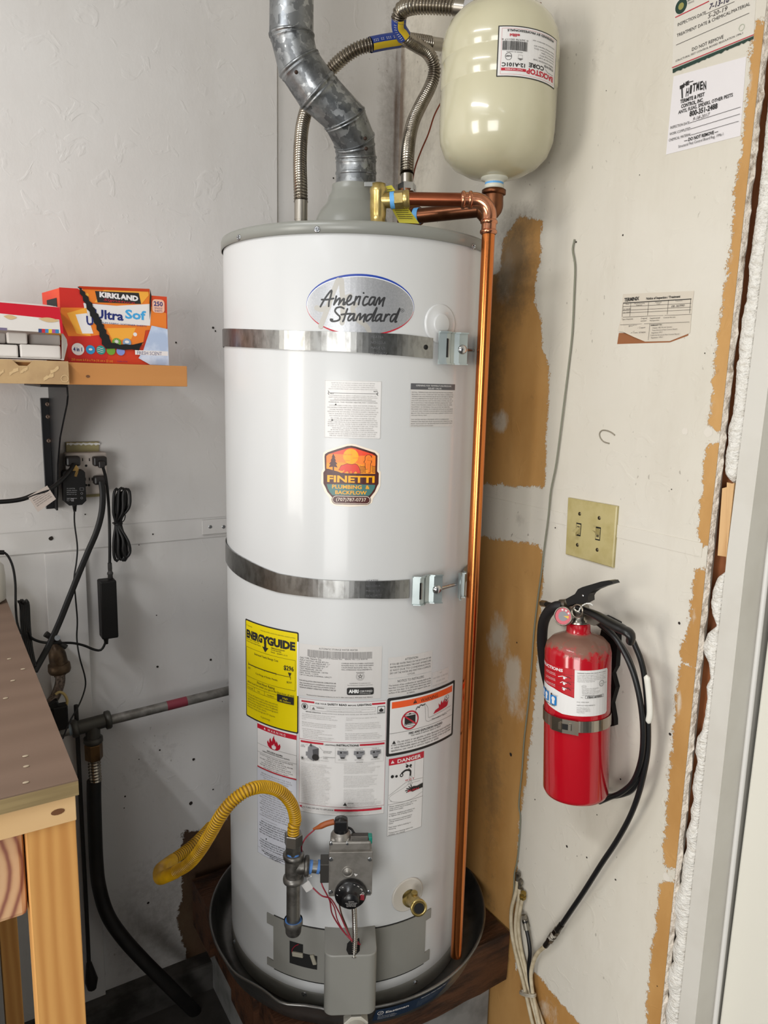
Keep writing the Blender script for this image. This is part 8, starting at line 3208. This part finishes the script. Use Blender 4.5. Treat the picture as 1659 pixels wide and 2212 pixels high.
tline(D, G2, 'INSPECTION DATE', (785, 1100), (960, 1052), .036, mink)
gline(D, G2, (962, 1045), (1385, 912), .0006, mink)
tline(D, G2, '9-18-2017', (985, 1028), (1128, 985), .045, minkp, shear=.4)
tline(D, G2, 'WORK COMPLETED', (780, 1155), (970, 1102), .036, mink)
gline(D, G2, (972, 1096), (1380, 972), .0006, mink)
tline(D, G2, 'CHEMICAL MATERIAL', (774, 1208), (975, 1152), .036, mink)
gline(D, G2, (978, 1148), (1370, 1034), .0006, mink)
tline(D, G2, '— DO NOT REMOVE —', (915, 1212), (1205, 1130), .044, mink, bold=.03)
tline(D, G2, 'Structural Pest Control Board Reg. 1996-1', (862, 1262), (1252, 1152), .038, mink)
part('print', D.mb, sh2)

# small old inspection record, lower corner peeling
S3 = lambda x, y: (x / 3.351 + 1280, y / 3.351 + 600)
QP3 = (S3(220, 118), S3(735, 95), S3(700, 425), S3(180, 480))
q = wquad(*QP3)
tl_, tr_, br2, bl2 = q
nt3 = thing('inspection_record', 'old beige inspection record with peeling lower corner, left of the pine strip', 'notice', (q[0].x, q[0].y, q[3].z))
mstain_ = M('rust_paper', '8f5a36', .8)
part('backing_stain', MB().raw([onR(*S3(*p), .0002) for p in ((190, 400), (700, 390), (690, 420), (560, 468), (178, 480))], [(0, 1, 2, 3, 4)], mstain_), nt3)
Pk = [(220, 118), (735, 95), (722, 190), (705, 400), (560, 458), (380, 462), (300, 430), (222, 392), (182, 385), (205, 300)]
n = len(Pk)
fr_ = [onR(*S3(*p), .0008 if i not in (6, 7, 8) else .004) for i, p in enumerate(Pk)]
mb = MB().raw(fr_ + [p + V((.0004, 0, 0)) for p in fr_], [tuple(range(n))[::-1], tuple(range(n, 2 * n))] + [(i, (i + 1) % n, (i + 1) % n + n, i + n) for i in range(n)], mpap3)
sh3 = part('sheet', mb, nt3)
D = quadDecal(*wquad(*QP3, o=.0009), (-1, 0, 0))
G3 = lambda x, y: inv_bil(QP3, *S3(x, y))
tline(D, G3, 'TERMINIX', (232, 172), (345, 160), .07, mink, bold=.04)
tline(D, G3, 'Notice of Inspection / Treatment', (400, 158), (642, 142), .05, mink, bold=.03)
D.poly([G3(225, 180), G3(718, 150), G3(718, 156), G3(225, 186)], mink)
for y0, y1 in ((205, 178), (232, 205), (250, 225), (280, 258)):
    gline(D, G3, (222, y0 + 4), (716, y1 + 6), .0005, mink)
for x in (225, 285, 420, 562, 714):
    gline(D, G3, (x, 182 - (x - 225) * .06), (x - 8, 280 - (x - 225) * .05), .0005, mink)
tline(D, G3, 'Date', (245, 194), (272, 192), .022, mink)
tline(D, G3, 'Wood-Destroying', (312, 190), (390, 185), .022, mink)
tline(D, G3, 'Organism', (325, 202), (372, 199), .022, mink)
tline(D, G3, 'Chemical', (468, 180), (514, 178), .022, mink)
tline(D, G3, 'Used', (478, 192), (504, 190), .022, mink)
tline(D, G3, 'Inspector', (612, 170), (662, 167), .022, mink)
tline(D, G3, 'FR 36990', (580, 215), (670, 205), .045, minkp, shear=.4)
tline(D, G3, '5-14-02', (226, 235), (285, 230), .035, minkp, shear=.3)
tline(D, G3, '11-13-02', (226, 258), (285, 252), .030, minkp, shear=.3)
tline(D, G3, 'Type of Inspection', (218, 305), (305, 300), .028, mink)
tline(D, G3, 'Original', (362, 298), (410, 295), .028, mink)
tline(D, G3, 'Limited', (362, 316), (405, 313), .026, mink)
tline(D, G3, 'Supplemental', (430, 296), (505, 292), .028, mink)
tline(D, G3, 'Reinspection', (430, 313), (500, 309), .026, mink)
tline(D, G3, 'Control Service', (528, 292), (612, 287), .028, mink)
gline(D, G3, (205, 340), (706, 320), .0005, mink)
gline(D, G3, (432, 332), (420, 450), .0005, mink)
tline(D, G3, 'DO NOT REMOVE', (272, 355), (360, 350), .030, mink, bold=.03)
tline(D, G3, 'Branch Address  509 Copper', (210, 372), (400, 362), .030, minkp)
tline(D, G3, 'Bldg.', (262, 388), (320, 384), .035, minkp, shear=.3)
tline(D, G3, 'Inspection Cert. 573099', (232, 403), (400, 398), .028, minkp)
tline(D, G3, 'PURSUANT TO:', (438, 348), (518, 343), .030, mink, bold=.03)
tline(D, G3, 'Chapter 482 Florida Statutes', (450, 366), (590, 358), .026, mink)
tline(D, G3, 'Texas Structural Pest Control Board', (448, 384), (624, 374), .026, mink)
tline(D, G3, 'Regulation 599.7', (444, 402), (524, 397), .026, mink)
tline(D, G3, 'California Structural Pest Control Board', (436, 420), (638, 410), .026, mink)
tline(D, G3, 'Regulation 1996.1', (440, 438), (528, 432), .026, mink)
part('print', D.mb, sh3)
